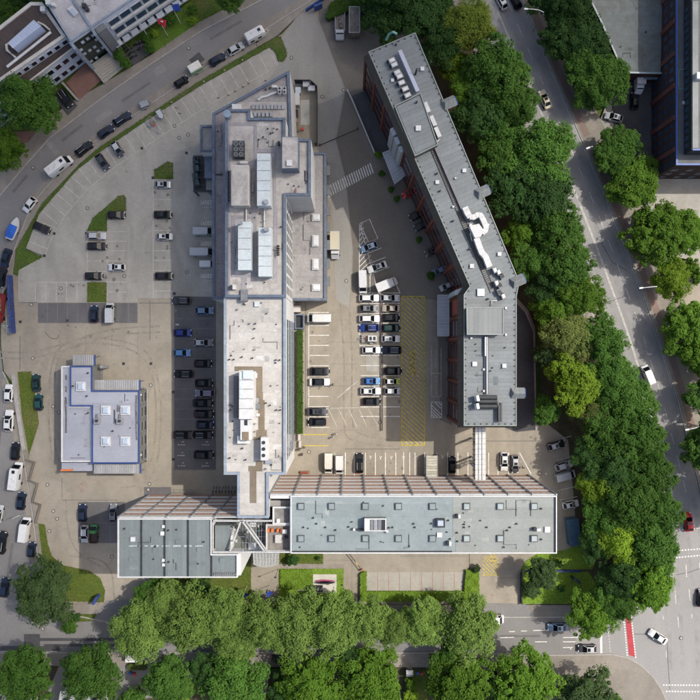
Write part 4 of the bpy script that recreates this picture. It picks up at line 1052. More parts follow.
# banded facade
def banded(xa, xb, y, nb):
    st = 6; fh = (ZB - 0.3) / st
    bw = (xb - xa) / nb
    for nm, hh, dp, mt in (('spandrel_panel', fh * 0.32, 0.10, brown_p), ('window', fh * 0.34, 0.06, cream_p)):
        _wm[(nm, nb)] = MB().box(0, 0, 0, bw - 0.3, dp, hh).mesh(nm); _wm[(nm, nb)].materials.append(mt)
    b2 = MB()
    for q in range(1, 4): b2.box(-bw / 2 + bw * q / 4, 0.03, 0, 0.09, 0.1, fh * 0.34)
    _wm[('mu', nb)] = b2.mesh('mullion'); _wm[('mu', nb)].materials.append(white_m)
    for s in range(st):
        z = 0.15 + s * fh
        MB().box((xa + xb) / 2, y + 0.10, z + fh * 0.66 + 0.01, xb - xa, 0.16, fh * 0.34 - 0.02).build('ledge', white_m, slab)
        for k in range(nb):
            cx = xa + bw * (k + 0.5)
            o = link('spandrel_panel', _wm[('spandrel_panel', nb)], slab); o.location = Vector((cx, y + 0.05, z)) - slab.location
            o = link('window', _wm[('window', nb)], slab); o.location = Vector((cx, y + 0.035, z + fh * 0.32 + 0.005)) - slab.location
            link('mullion', _wm[('mu', nb)], o)
    for k in range(nb + 1):
        MB().box(xa + bw * k, y + 0.16, 0, 0.3, 0.32, ZB + 0.1).build('fin', steel, slab)
banded(PE[0][0], PE[1][0], PE[0][1], 12)
banded(PWt[0][0], PWt[1][0], PWt[0][1], 5)
# skylights
for x in (301, 331.6, 365.4, 398.6, 432.6, 466.8, 500.4, 534.4):
    for y in (506.6, 538.8):
        s = rbox('skylight', M('skylight_kerb', (0.07, 0.078, 0.085), rough=0.7), slab, x - 3.4, y - 3.4, x + 3.4, y + 3.4, ZB, ZB + 0.42)
        rbox('dome', (slab_r if x < 450 else glass_l) if x < 450 else M('dull_dome', (0.30, 0.34, 0.33), rough=0.3), s, x - 2.6, y - 2.6, x + 2.6, y + 2.6, ZB + 0.42, ZB + 0.47)
s = rbox('smoke_vent', dark_m, slab, 436.2, 519, 445, 527.6, ZB, ZB + 0.9); rbox('dome', glass_l, s, 437.8, 520.6, 443.4, 526, ZB + 0.9, ZB + 1.0)
rbox('hatch', white_m, slab, 437, 532.6, 442, 537.4, ZB, ZB + 0.35)
rbox('hatch', white_m, slab, 544.8, 526.8, 550.2, 532.6, ZB, ZB + 0.35)
for (x0, y0, x1, y1, mt) in ((456.4, 514.6, 458.4, 518.4, dark_m), (458.4, 514.6, 460.6, 518.4, white_m), (447, 541.6, 449.2, 546, dark_m), (449.2, 541.6, 451.4, 546, white_m), (533.6, 528, 537, 531, dark_m), (537, 528.6, 541, 531.4, white_m), (353, 528.6, 355.4, 530.8, white_m)):
    rbox('vent_box', mt, slab, x0, y0, x1, y1, ZB, ZB + 0.9)
u = rbox('rooftop_unit', mid_m, slab, 364.6, 518.6, 386, 531, ZB, ZB + 1.5)
for (x0, x1, mt) in ((365.4, 369.8, white_m), (370.4, 373.4, mid_m), (374, 377.4, steel), (378, 381, mid_m), (382, 385.4, dark_m)):
    rbox('unit_panel', mt, u, x0, 519.4, x1, 530.2, ZB + 1.5, ZB + 1.62)
MB().ring(WP([(364.4, 518.4), (386.2, 518.4), (386.2, 531.2), (364.4, 531.2)], ZB + 1.6), 0.2, ZB + 1.5, ZB + 1.75).build('unit_frame', white_m, u)
pipe([(352.6, 529.6), (364.6, 529.6)], 0.2, ZB + 0.4, dark_m, slab); pipe([(386, 531), (388, 532)], 0.3, ZB + 0.5, white_m, slab)
for (x, y) in ((313.4, 517.6), (316.6, 523.4), (303.6, 527), (325.6, 527), (335.6, 529.8), (348.6, 526.6), (392.6, 527), (389, 527.4), (431.4, 523.2), (413.6, 523.4), (414.8, 527), (448.2, 520), (457, 532.4), (457.2, 541), (464, 524), (464, 527), (486.6, 527), (450, 538.6), (507, 530), (509.8, 527), (516.4, 523.4), (541, 508.4), (541, 539), (168.6, 530), (169, 561.6), (155.6, 546)):
    xx, yy, _ = W(x, y, ZB)
    MB().cyl(xx, yy, ZB, ZB + 0.45, 0.17, 7).build('vent_pipe', dark_m, slab)
for (x, y, a) in ((163.2, 526.6, 1.4), (162.2, 533.6, 1.9), (132.6, 539.4, 2.2), (163.2, 560.4, 1.4), (163.4, 565, 1.4)):
    rbox('roof_light', white_m, slab, x - a, y - a, x + a, y + a, ZB, ZB + 0.4)
for (x, y) in ((177.6, 542), (154.6, 550), (130.8, 559.6), (199, 549.6), (221.6, 560)):
    rbox('roof_hatch', slab_w, slab, x - 2.2, y - 2.2, x + 2.2, y + 2.2, ZB, ZB + 0.22)
mb = MB()
for k in range(7): mb.strip(WP([(129 + k * 11, 546), (137 + k * 11, 545.7)], ZB), 0.25 + 0.06 * (k % 3), ZB + 0.083, None)
mb.build('water_stain', M('lime_stain', (0.30, 0.34, 0.34), rough=0.9, var=0.4, scale=1.5), slab)
# glazed atrium block with a white space frame
ZA = 16.5
MB().prism(WP([(211.6, 519.6), (291, 519.6), (291, 552.4), (211.6, 552.4)], ZA), 0, ZA).build('atrium_wall', white_w, slab)
MB().prism(WP([(212, 520), (290.6, 520), (290.6, 552), (212, 552)], ZA), ZA, ZA + 0.06).build('atrium_roof', M('atrium_felt', (0.145, 0.155, 0.138), rough=0.9, var=0.15, scale=0.5, stain=0.5, stain_scale=0.4), slab)
ab = rbox('atrium_plant_room', slab_w, slab, 215, 525.4, 230, 551, ZA, ZA + 2.6)
for (x0, y0, x1, y1) in ((229.8, 527.6, 233, 534), (229.8, 534.6, 232.6, 540), (229.8, 541.6, 232.6, 548)):
    rbox('vent_box', white_m, slab, x0, y0, x1, y1, ZA + 0.06, ZA + 2.0)
for (x0, y0, x1, y1) in ((249.6, 522.6, 255.8, 527), (249, 542.6, 255.4, 549.6)):
    rbox('roof_light', glass_w, slab, x0, y0, x1, y1, ZA + 0.06, ZA + 0.7)
mb = MB()
zf = ZB + 0.2
for a, b in (((211.6, 521), (272, 521)), ((212, 552.2), (291, 552.2)), ((212.4, 520), (212.4, 552)), ((241, 521), (229.6, 552)), ((242, 521), (264.6, 551.6)), ((245.6, 521), (267, 551.6))):
    mb.strip(WP([a, b], zf), 0.30 if a[0] != 245.6 else 0.18, zf - 0.4, zf)
for (x, y) in ((212.6, 521.2), (241.4, 521.2), (229.8, 551.8), (266, 551.8), (290.4, 551.8), (212.6, 551.8)):
    xx, yy, _ = W(x, y, zf); mb.box(xx, yy, ZA, 0.3, 0.3, zf - ZA - 0.42)
mb.build('space_frame', M('space_frame_grey', (0.40, 0.40, 0.385), rough=0.5, var=0.15, scale=1.2), slab)
mb = MB()
for k in range(9):
    mb.strip(WP([(246 + k * 2.6, 521.6), (246 + k * 2.6, 551.6)], ZA + 1.6), 0.07, ZA + 1.5, ZA + 1.6)
for k in range(5):
    mb.strip(WP([(231, 524.6 + k * 6), (267, 524.6 + k * 6)], ZA + 1.6), 0.07, ZA + 1.605, ZA + 1.7)
mb.build('lattice_deck', steel, slab)
for k in range(7):
    rbox('stair_tread', steel, slab, 257 + k * 1.2, 545.4, 258 + k * 1.2, 550.6, ZA + 0.07, ZA + 0.3 + k * 0.22)
for (x, y) in ((234.5, 530), (236, 541), (247, 532), (247, 537), (258.6, 526), (262, 530)):
    rbox('vent_box', unit_c, slab, x - 1, y - 1.3, x + 1, y + 1.3, ZA + 0.06, ZA + 0.9)
tr = rbox('roof_terrace', mid_m, slab, 266, 524.6, 291, 551.6, ZA + 0.06, 18.6)
for k in range(3): rbox('deck_strip', mid_m, tr, 268.6 + 7 * k, 533.6, 270 + 7 * k, 549, 18.662, 18.68 + 0.002 * k)
MB().ring(WP([(265.8, 524.4), (291, 524.4), (291, 551.8), (265.8, 551.8)], 19.4), 0.3, 18.62, 19.4).build('terrace_wall', unit_c, tr)
rbox('terrace_floor', M('terrace_deck', (0.22, 0.20, 0.175), rough=0.9, stain=0.5, stain_scale=0.8), tr, 267.4, 526, 289.6, 550.4, 18.6, 18.66)
rbox('stair_house', M('stair_deck', (0.20, 0.19, 0.175), rough=0.9, var=0.25, scale=0.8, stain=0.5, stain_scale=0.6), slab, 273, 507, 291, 524.6, 0, 19)
MB().ring(WP([(272.6, 506.8), (291, 506.8), (291, 524.6), (272.6, 524.6)], 19.6), 0.3, 19.0, 19.6).build('stair_parapet', white_m, slab)
rbox('stair_light', glass_w, slab, 276.6, 519, 280, 523, 19.0, 19.4)
rbox('link_roof', grey_r, slab, 268.6, 500.6, 291, 507, 0, 18)
# glass entrance canopy
mb = MB(); gl = MB()
zc = 4.2
fan = [(252.6, 553), (253.6, 564.6), (258, 566.8), (265.6, 567.6), (273, 566.8), (277.6, 564.6), (279, 553)]
can = MB().prism(WP(fan, zc), zc - 0.12, zc).build('glass_canopy', M('frosted_canopy', (0.30, 0.30, 0.285), rough=0.3), slab)
for k in range(9):
    a = 253.2 + k * 3.15
    mb.strip(WP([(a, 553), (265.8 + (a - 265.8) * 0.93, 566.6 - abs(a - 265.8) * 0.16)], zc + 0.1), 0.16, zc + 0.004, zc + 0.12)
for y in (556.6, 560.2, 563.6): mb.strip(WP([(253, y), (260, y + 1.4), (266, y + 1.8), (272, y + 1.4), (278.4, y)], zc + 0.1), 0.1, zc + 0.126, zc + 0.18)
mb.build('canopy_rib', MATS['space_frame_grey'], slab)

# ---- brick block with mansard edge and metal roof
b_loc = Vector(W(440, 250))
bk = thing('brick_block_building', b_loc, 'bent red-brick block with ribbed grey metal roof and dark mansard edge', 'building')
gp = [(364, 88), (408, 70), (500, 290), (497.4, 303), (497.4, 418), (448, 418), (448, 301), (453, 294)]
GB = WP(gp)
MB().prism(GB, 0, 15.4).build('wall', brick_m, bk)
EV = inset(GB, -0.35)
MB().prism(EV, 15.4, 18.5, inset(GB, 0.6)).build('mansard', mans_m, bk)
RT = inset(GB, 0.45)
RT1 = [RT[0], RT[1], RT[2], RT[3], RT[6], RT[7]]
MB().prism(RT1, 18.3, 18.62).build('roof', metal_rf, bk)
MB().prism([RT[3], RT[4], RT[5], RT[6]], 18.3, 18.66).build('roof', metal_rs, bk)
MB().ring(inset(GB, 0.36), 0.18, 18.4, 18.78).build('gutter', M('pale_copper_gutter', (0.22, 0.25, 0.23), rough=0.5), bk)
ridge = inset(GB, 0.75)
mb = MB()
for i in range(len(ridge)):
    a, b = Vector(ridge[i]), Vector(ridge[(i + 1) % len(ridge)])
    n = int((b - a).length / 1.2)
    for k in range(n):
        p = a + (b - a) * (k + 0.5) / n
        mb.box(p.x, p.y, 18.6, 0.22, 0.22, 0.22)
o = mb.build('snow_guard', iron, bk)
# pilasters and windows of the courtyard side
A, Gq = Vector(GB[0]), Vector(GB[7])
d = (Gq - A).normalized(); nn = Vector((d.y, -d.x)); L = (Gq - A).length
if nn.x > 0: nn = -nn
ang = math.atan2(nn.y, nn.x)
nb = 10
for k in range(nb + 1):
    c = A + d * min(max(L * k / nb, 0.3), L - 0.3) + nn * 0.05
    MB().box(c.x, c.y, 0, 0.6, 0.6, 15.38, ang).build('pilaster', brick_m, bk)
for k in range(nb):
    for f in range(4):
        if k in (3,) : continue
        c = A + d * (L * (k + 0.5) / nb) + nn * 0.06
        window(bk, c.x, c.y, 0.5 + f * 3.75, ang, 3.6, 2.1, brick_d, glass_d if f < 3 else glass_b, 0.14)
xw = GB[5][0]
for k in range(7):
    y0_, y1_ = GB[6][1], GB[5][1]
    yy = y0_ + (y1_ - y0_) * k / 6
    MB().box(xw - 0.1, min(max(yy, y1_ + 0.35), y0_ - 0.35), 0, 0.5, 0.6, 15.38).build('pilaster', brick_m, bk)
for k in range(6):
    for f in range(4):
        yy = GB[6][1] + (GB[5][1] - GB[6][1]) * (k + 0.5) / 6
        if k == 0 and f > 1: continue
        window(bk, xw - 0.06, yy, 0.5 + f * 3.75, math.pi, 3.3, 2.1, brick_d, glass_d, 0.14)
MB().box(xw - 0.12, GB[6][1] - 2.2, 8.0, 0.3, 3.3, 7.2).build('brick_panel', M('bright_brick', (0.24, 0.062, 0.045), rough=0.9), bk)
# stair glazing bay, entrance canopies
for k, (s0, s1) in enumerate(((0.295, 0.325), (0.335, 0.365), (0.375, 0.40))):
    c = A + d * (L * (s0 + s1) / 2) + nn * 0.5
    g = MB().box(c.x, c.y, 4.2, 1.0, L * (s1 - s0), 10.6, ang).build('stair_glazing', pale_m, bk)
    mb = MB()
    c2 = A + d * (L * (s0 + s1) / 2) + nn * 1.03
    for q in range(9): mb.box(c2.x, c2.y, 4.4 + q * 1.2, 0.08, L * (s1 - s0), 0.12, ang)
    mb.build('glazing_bar', mid_m, g)
def ribbed_canopy(pts, z, n, nm='canopy'):
    Q = WP(pts, z)
    o = MB().prism(Q, z - 0.25, z).build(nm, M('canopy_glass', (0.40, 0.42, 0.45), rough=0.35), bk)
    mb = MB()
    for k in range(n + 1):
        t_ = k / n
        a = Vector(Q[0]).lerp(Vector(Q[3]), t_); b = Vector(Q[1]).lerp(Vector(Q[2]), t_)
        mb.strip([tuple(a), tuple(b)], 0.14, z + 0.003, z + 0.12)
    mb.strip([Q[0], Q[3]], 0.16, z + 0.125, z + 0.2); mb.strip([Q[1], Q[2]], 0.16, z + 0.125, z + 0.2)
    mb.build('canopy_rib', white_m, o)
    mb = MB()
    for x, y in inset(Q, 0.25): mb.box(x, y, 0, 0.16, 0.16, z - 0.26)
    mb.build('canopy_post', steel, o)
ribbed_canopy([(382.6, 153), (393, 149), (404.6, 176), (394.6, 184)], 4.4, 9)
ribbed_canopy([(437.6, 295), (448.8, 295), (448.8, 336), (437.6, 336)], 4.4, 12)
MB().prism([EV[7], EV[6], (EV[6][0] - 0.6, EV[6][1]), (EV[7][0] - 1.4, EV[7][1] - 0.5)], 6, 15.3).build('corner_glazing', pale_m, bk)
# raised roof parts
r1 = WP([(396.4, 106.6), (419.6, 95), (436.2, 144), (415.8, 154)], 20.6)
MB().prism(inset(r1, -0.3), 18.6, 20.2).build('raised_wall', mans_m, bk)
MB().prism(r1, 20.2, 20.6).build('raised_roof', metal_rf, bk)
MB().ring(inset(r1, -0.32), 0.2, 20.3, 20.75).build('raised_gutter', MATS['pale_copper_gutter'], bk)
r2 = WP([(466.6, 307.4), (503.4, 307.4), (503.4, 334.6), (467, 334.6)], 20.6)
MB().prism(inset(r2, 0.1), 18.6, 20.2).build('raised_wall', mans_m, bk)
MB().prism(r2, 20.2, 20.6).build('raised_roof', metal_rs2, bk)
MB().ring(inset(r2, -0.05), 0.2, 20.3, 20.72).build('raised_gutter', MATS['pale_copper_gutter'], bk)
xx0 = WP([(459.4, 307), (466.4, 335)], 18)
MB().prism([(xx0[0][0], xx0[0][1]), (xx0[1][0], xx0[0][1]), (xx0[1][0], xx0[1][1]), (xx0[0][0], xx0[1][1])], 15.6, 18.4, [(xx0[0][0] + 0.5, xx0[0][1]), (xx0[1][0] + 0.3, xx0[0][1]), (xx0[1][0] + 0.3, xx0[1][1]), (xx0[0][0] + 0.5, xx0[1][1])]).build('mansard', mans_m, bk)
# dormers on the avenue side
for (x, y) in ((449, 103), (482.6, 192), (517.6, 281), (517.6, 393)):
    cx, cy, _ = W(x, y, 18.6)
    a = R(-66) + math.pi / 2 if y < 300 else 0
    a = R(24) if y < 290 else 0
    q = [(cx + math.cos(a) * u_ - math.sin(a) * v_, cy + math.sin(a) * u_ + math.cos(a) * v_) for u_, v_ in ((-1.2, -0.9), (1.2, -0.9), (1.2, 0.9), (-1.2, 0.9))]
    dm = MB().prism(q, 16.4, 18.7).build('dormer', brick_m, bk)
    top = [(cx + math.cos(a) * u_ - math.sin(a) * v_, cy + math.sin(a) * u_ + math.cos(a) * v_) for u_, v_ in ((-1.0, -0.05), (1.2, -0.05), (1.2, 0.05), (-1.0, 0.05))]
    MB().prism(inset(q, -0.2), 18.7, 19.7, top).build('dormer_roof', metal_rs2, dm)
    gx, gy = cx + math.cos(a) * 1.5, cy + math.sin(a) * 1.5
    MB().box(gx, gy, 17.2, 0.25, 1.7, 1.5, a).build('dormer_glass', blue_t, dm)
# roof plant of the brick block
def oplant(name, mat, x, y, lx, ly, z0, h, rz, parent=bk):
    xx, yy, _ = W(x, y, z0 + h)
    return MB().box(xx, yy, z0, lx, ly, h, rz).build(name, mat, parent)
RZ = R(-66.5)
tk = MB().tube([W(399.5, 51, 19.6), W(417.6, 92, 19.6)], 0.55, 4).build('roof_duct', M('pale_duct', (0.36, 0.38, 0.45), rough=0.5, var=0.06), bk)
for (x, y) in ((392, 60), (394.4, 64.4), (397.4, 72), (399.8, 76), (401.8, 82.4), (405.4, 88.6), (407.8, 95)):
    u = oplant('condenser', steel, x, y, 0.9, 1.3, 18.66, 1.0, RZ)
    oplant('fan_grille', white_m if (x < 398) else glass_w, x, y, 0.6, 1.0, 19.66, 0.05, RZ, u)
    oplant('unit_foot', dark_m, x - 2.2, y + 0.3, 0.5, 1.2, 18.66, 0.5, RZ, u)
for (x, y) in ((427, 107), (433.2, 120.6), (437.8, 132)):
    u = oplant('condenser', white_m, x, y, 2.1, 0.8, 18.66, 1.4, RZ)
    oplant('unit_foot', dark_m, x - 2.4, y + 0.6, 2.0, 0.6, 18.66, 0.6, RZ, u)
pipe([(440, 138), (437, 142), (432, 145)], 0.16, 18.9, steel, bk)
mb = MB(); mb2 = MB()
p0, p1 = Vector(W(433.4, 150, 18.7)), Vector(W(493, 292, 18.7))
dd = (p1 - p0); Lc = dd.length; dd.normalize()
for k in range(int(Lc / 0.42)):
    c = p0 + dd * 0.42 * k
    mb.box(c.x, c.y, 18.64, 0.16, 0.95, 0.16, RZ)
nv = Vector((-dd.y, dd.x, 0))
for s in (-0.5, 0.5):
    mb2.tube([p0 + nv * s, p1 + nv * s], 0.07, 4)
mb.build('ladder_rungs', iron, bk); mb2.build('cable_rail', dark_m, bk)
oplant('vent_ridge', mid_m, 449.4, 178, 18, 0.7, 18.66, 0.5, RZ)
dk = MB()
zt = 20.0
white_d = M('white_duct', (0.52, 0.515, 0.50), rough=0.5, var=0.12, scale=1, stain=0.35, stain_scale=0.9, stain_col=(0.36, 0.34, 0.31))
def duct(pts, wd, z0=18.9, z1=20.0):
    o = MB().strip(WP(pts, z1), wd, z0, z1).build('white_duct', white_d, bk)
    for a, b in zip(pts, pts[1:]):
        m0, m1 = Vector(a).lerp(Vector(b), 0.45), Vector(a).lerp(Vector(b), 0.45 + 0.5 / (Vector(b) - Vector(a)).length)
        MB().strip(WP([tuple(m0), tuple(m1)], z1), wd + 0.06, z0 - 0.02, z1 + 0.03).build('duct_joint', steel, o)
    return o
duct([(465, 207), (467.6, 213), (470.4, 217.2)], 1.15); duct([(470, 216.8), (474, 217), (478, 214.6), (480.6, 214.8), (483.6, 220), (486.4, 227), (485.6, 230.4), (482.4, 233)], 1.05, 18.9, 20.03)
MB().prism(WP([(469.4, 226), (479, 223.6), (484, 230.4), (481, 236.6), (475, 238)], 20.4), 18.7, 20.4).build('duct_plenum', white_d, bk)
duct([(476.6, 238), (479.4, 246), (482, 252.4), (486, 257), (488.6, 264), (489.8, 266.8)], 1.15, 18.9, 20.05)
for (x, y) in ((495.2, 270), (499, 272), (497, 283), (500.4, 285), (502.6, 276), (500, 292), (503.6, 296)):
    u = oplant('condenser', mid_m, x, y, 1.2, 0.9, 18.66, 1.0, RZ)
    oplant('fan_grille', glass_w if int(x) % 2 else dark_m, x, y, 0.8, 0.6, 19.66, 0.05, RZ, u)
pipe([(470, 233), (472, 241), (474, 242)], 0.12, 19, white_m, bk); pipe([(491.6, 305.6), (491.8, 301), (497, 300.6)], 0.12, 19, white_m, bk)
for (x, y, s_) in ((422.4, 68.6, 1.9), (392.6, 80, 1.6), (418.4, 128, 2.6), (437.4, 182, 1.8), (464.4, 170.4, 1.8), (453.4, 206.6, 1), (461, 203.8, 1), (447, 77, 0.1), (472, 266, 2), (499.6, 254, 1.8), (481, 292.4, 3.6), (455.6, 178, 0.8), (470.8, 225, 1.4), (486.6, 338, 0.9), (474.8, 364, 2.3), (504.4, 365.8, 2), (471.4, 338, 1), (484, 369.4, 1), (506, 308, 1), (506, 334.6, 1), (484, 391, 1), (488.6, 224.6, 0.8)):
    if s_ < 0.5: continue
    zb_ = 20.6 if (abs(x - 418.4) < 1) else 18.62
    rbox('roof_light', white_m if s_ < 3 else glass_w, bk, x - s_, y - s_, x + s_, y + s_, zb_, zb_ + 0.4)
for (x, y) in ((415.6, 106), (416.6, 111), (396, 44.6), (431, 62.4), (415.6, 74), (437, 173.6), (440, 191), (453, 221), (470, 249), (488, 299)):
    xx, yy, _ = W(x, y, 18.8)
    MB().cyl(xx, yy, 18.6, 19.2 if x != 415.6 else 21.2, 0.2, 7).build('vent_pipe', dark_m, bk)
# south block strips and big dark ducts
rbox('roof_strip', M('blue_grey_strip', (0.105, 0.115, 0.13), rough=0.6), bk, 484.4, 336, 488.6, 394, 18.67, 19.0)  # even dark blue-grey strip along the pipes
pipe([(485.2, 337), (485.2, 356)], 0.2, 19.2, steel, bk); pipe([(487, 337), (487, 394)], 0.12, 19.3, white_m, bk)
for y in (397.6, 401.6, 406.4):
    pipe([(478, y), (490, y), (497, y)], 0.5, 19.6, dark_m, bk, 'dark_duct')
for y in (398.6, 406.4):
    pipe([(476.4, y - 3), (477, y), (477.4, y + 2.4)], 0.55, 19.8, steel, bk, 'cowl')
pipe([(496.8, 402), (498.6, 406), (498.6, 421.6)], 0.35, 19.4, dark_m, bk, 'dark_duct'); pipe([(500.6, 403), (500.6, 421.6)], 0.35, 19.4, dark_m, bk, 'dark_duct')
# verdigris ornament on the gable
MB().tube([W(386, 40, 17), W(389, 34, 18), W(393, 32, 19), W(397, 34, 19)], 0.25, 6).build('gable_ornament', verdigris, bk)

# ---- covered footbridge from brick block to striped slab
brd = thing('footbridge', W(472, 446), 'white ribbed covered footbridge joining brick block and striped slab', 'footbridge')
ytop, ybot = W(0, 418.2)[1] - 0.02, PE[0][1] + 0.9
xa, xb = W(475.4, 0, 10)[0], W(485.8, 0, 10)[0]
MB().box((xa + xb) / 2, (ytop + ybot) / 2, 6.2, xb - xa - 0.3, ytop - ybot, 0.3).build('deck', mid_m, brd)
MB().box(xa + 0.2, (ytop + ybot) / 2, 6.5, 0.1, ytop - ybot, 3.0).build('side_glazing', glass_d, brd)
MB().box(xb - 0.2, (ytop + ybot) / 2, 6.5, 0.1, ytop - ybot, 3.0).build('side_glazing', glass_d, brd)
n = 11
for k in range(n):
    y_ = ytop + (ybot - ytop) * (k + 0.5) / n
    MB().box((xa + xb) / 2, y_, 9.5, xb - xa, (ytop - ybot) / n - 0.05, 0.42).build('roof_panel', white_m, brd)
    MB().box(xa + 0.08, y_, 6.5, 0.14, 0.18, 3.0).build('mullion', white_m, brd)
for f in (0.33, 0.66):
    MB().box(xa + (xb - xa) * f, (ytop + ybot) / 2, 9.922, 0.16, ytop - ybot, 0.1).build('roof_rib', steel, brd)
for y_ in (ytop - 4.5, ybot + 3.5):
    MB().box((xa + xb) / 2, y_, 0, 0.4, 0.4, 6.2).build('pier', white_m, brd)

# ---- blue-trimmed pavilion
pv = thing('pavilion', W(104, 415), 'low pavilion with pale roof, blue edging and ribbed canopies in the yard', 'building')
main = [(70.2, 366), (92.6, 366), (92.6, 390.6), (139.6, 390.6), (139.6, 463.4), (92, 463.4), (92, 406.2), (70.2, 406.2)]
Pm, _ = roof_body(pv, main, 5.4, M('pavilion_cladding', (0.155, 0.152, 0.145), rough=0.7, var=0.15, scale=0.6), pav_rf, blue_t, cop=0.28, coph=0.22)
lowp = [(61.6, 366), (70.2, 366), (70.2, 406.2), (92, 406.2), (92, 461.8), (61.6, 461.8)]
Pl_, _ = roof_body(pv, lowp, 4.6, white_w, pav_rf, white_m, cop=0.3, coph=0.25)
rbox('side_roof', pav_rf, pv, 61.6, 462.4, 93, 471, 0, 3.4)
def ribs(parent, x0, y0, x1, y1, z, n):
    c = rbox('canopy', corr_m, parent, x0, y0, x1, y1, z - 0.2, z)
    a = WP([(x0, y0), (x1, y1)], z)
    mb = MB()
    for k in range(n):
        mb.box(a[0][0] + (a[1][0] - a[0][0]) * (k + 0.5) / n, (a[0][1] + a[1][1]) / 2, z, 0.12, abs(a[1][1] - a[0][1]) - 0.1, 0.07)
    mb.build('rib', steel, c)
    mb = MB()
    for (px_, py_) in ((x0 + 1, y0 + 1), (x1 - 1, y0 + 1), (x1 - 1, y1 - 1), (x0 + 1, y1 - 1)): mb.box(*W(px_, py_, z)[:2], 0, 0.15, 0.15, z - 0.22)
    mb.build('post', steel, c)
ribs(pv, 72.6, 355, 94.6, 365.4, 4.2, 11)
ribs(pv, 93.6, 380, 139.8, 390, 4.2, 22)
ribs(pv, 93.8, 464, 140.4, 473.6, 4.2, 22)
rbox('canopy_edge', blue_t, pv, 139.2, 379.8, 140.2, 390.4, 3.9, 4.3)
rbox('canopy_edge', blue_t, pv, 94, 354.8, 95, 366, 3.9, 4.3)
rbox('canopy_edge', blue_t, pv, 139.8, 464, 140.8, 473.6, 3.9, 4.3)
rbox('entrance_step', mid_m, pv, 94.6, 366.4, 102, 379.4, 0, 0.5)
rbox('ramp_slab', mid_m, pv, 140, 389, 147, 461, 0, 0.7)
MB().strip(WP([(147.2, 388.6), (147.2, 461.4)], 1.0), 0.25, 0.0, 1.05).build('ramp_wall', kerb_m, pv)
MB().strip(WP([(139, 463.6), (146.8, 459)], 0.8), 0.2, 0.0, 0.9).build('ramp_wall', kerb_m, pv)
for (x, y) in ((80.6, 386.4), (105.6, 410.4), (125.2, 410.4), (105.6, 441.4), (125.2, 441.4)):
    s = rbox('skylight', white_m, pv, x - 4.6, y - 4.6, x + 4.6, y + 4.6, 5.45, 5.85)
    q = inset(WP([(x - 4.6, y - 4.6), (x + 4.6, y - 4.6), (x + 4.6, y + 4.6), (x - 4.6, y + 4.6)], 5.85), 0.16)
    MB().prism(q, 5.85, 6.1, inset(q, 0.35)).build('dome', glass_l, s)
for (x, y) in ((96.6, 421.6), (119.4, 421.8)):
    u = rbox('rooftop_fan', steel, pv, x - 3, y - 3, x + 3, y + 2.4, 5.45, 6.2)
    rbox('fan_box', dark_m, u, x - 1.6, y - 2, x + 1, y + 0.6, 6.2, 6.5)
    rbox('flue', mid_m, u, x - 0.6, y - 7.6, x + 0.8, y - 3, 5.5, 5.9)
for (x, y) in ((88, 373), (86.8, 396), (112.8, 431), (73, 386), (88, 413)):
    xx, yy, _ = W(x, y, 5.6); MB().cyl(xx, yy, 5.4, 5.9, 0.18, 7).build('vent_pipe', dark_m, pv)
rbox('downpipe_box', steel, pv, 100, 365.6, 102.6, 368.4, 0, 4)
for (x, y) in ((140.6, 394.8), (140.6, 455)):
    rbox('lamp', white_m, pv, x - 0.8, y - 0.8, x + 0.8, y + 0.8, 4.4, 4.8)
mb = MB()
for k, (y0_, y1_) in enumerate(((400, 433), (375, 380), (386, 392), (397, 404))):
    mb.strip(WP([(65.4 + 0.6 * math.sin(k), y0_), (66.2, (y0_ + y1_) / 2), (66, y1_)], 4.6), 0.45, 4.668 + k * 0.001, None)
mb.strip(WP([(136.4, 395), (136, 410), (136.6, 424)], 5.4), 0.5, 5.468, None); mb.strip(WP([(136, 424), (136.6, 440)], 5.4), 0.35, 5.470, None)
mb.strip(WP([(118.6, 405), (118, 412)], 5.4), 0.7, 5.469, None)
mb.build('damp_stain', M('damp_film', (0.115, 0.11, 0.115), rough=0.8, var=0.4, scale=1.2), pv)
sg_ = thing('orange_sign', W(67, 470), 'orange sign board leaning out from the pavilion corner', 'sign')
MB().prism(WP([(60.4, 469.6), (73.6, 469), (72, 470.8), (60.4, 471.2)], 3.6), 3.45, 3.62).build('board', orange_m, sg_)
MB().box(*W(67, 470, 0)[:2], 0, 0.12, 0.12, 3.45).build('post', steel, sg_)

# ---- pale block with the glass entrance (corner across the street)
tb = thing('street_corner_building', W(60, 60), 'pale blue rendered block with brown felt roofs and glass entrance front', 'building')
z1, z2, z3 = 9.2, 7.0, 11.0
P1 = WP([(-50, 66), (31, 3), (43, 3), (66.5, 37), (-50, 117.5)], z1)
MB().prism(P1, 0, z1).build('wall', bluew, tb)
MB().prism(inset(P1, 0.1), z1 - 0.2, z1 + 0.08).build('roof', brown_rf, tb)
MB().ring(P1, 0.7, z1 + 0.085, z1 + 0.4).build('parapet', M('cream_coping', (0.50, 0.47, 0.42)), tb)
P2 = WP([(56, 30), (73.4, 48.4), (-50, 142), (-50, 100)], z2)
MB().prism(P2, 0, z2).build('wall', bluew, tb)
MB().prism(inset(P2, 0.1), z2 - 0.2, z2 + 0.06).build('terrace_roof', brown_rf, tb)
MB().strip([P2[1], P2[2]], 0.35, z2 + 0.065, z2 + 0.25).build('terrace_coping', MATS['cream_coping'], tb)
facade(pv, Pm[3], Pm[4], [1.0, 3.2], 5, 2.2, 1.3, steel, glass_d, out=-1, depth=0.06)
facade(tb, P1[3], P1[4], [z2 + 0.45], 15, 1.3, 1.3, white_m, glass_d, out=1 if False else -1, depth=0.12)
facade(tb, P2[1], P2[2], [1.0, 4.3], 16, 1.5, 1.6, white_m, glass_d, out=-1, depth=0.14)
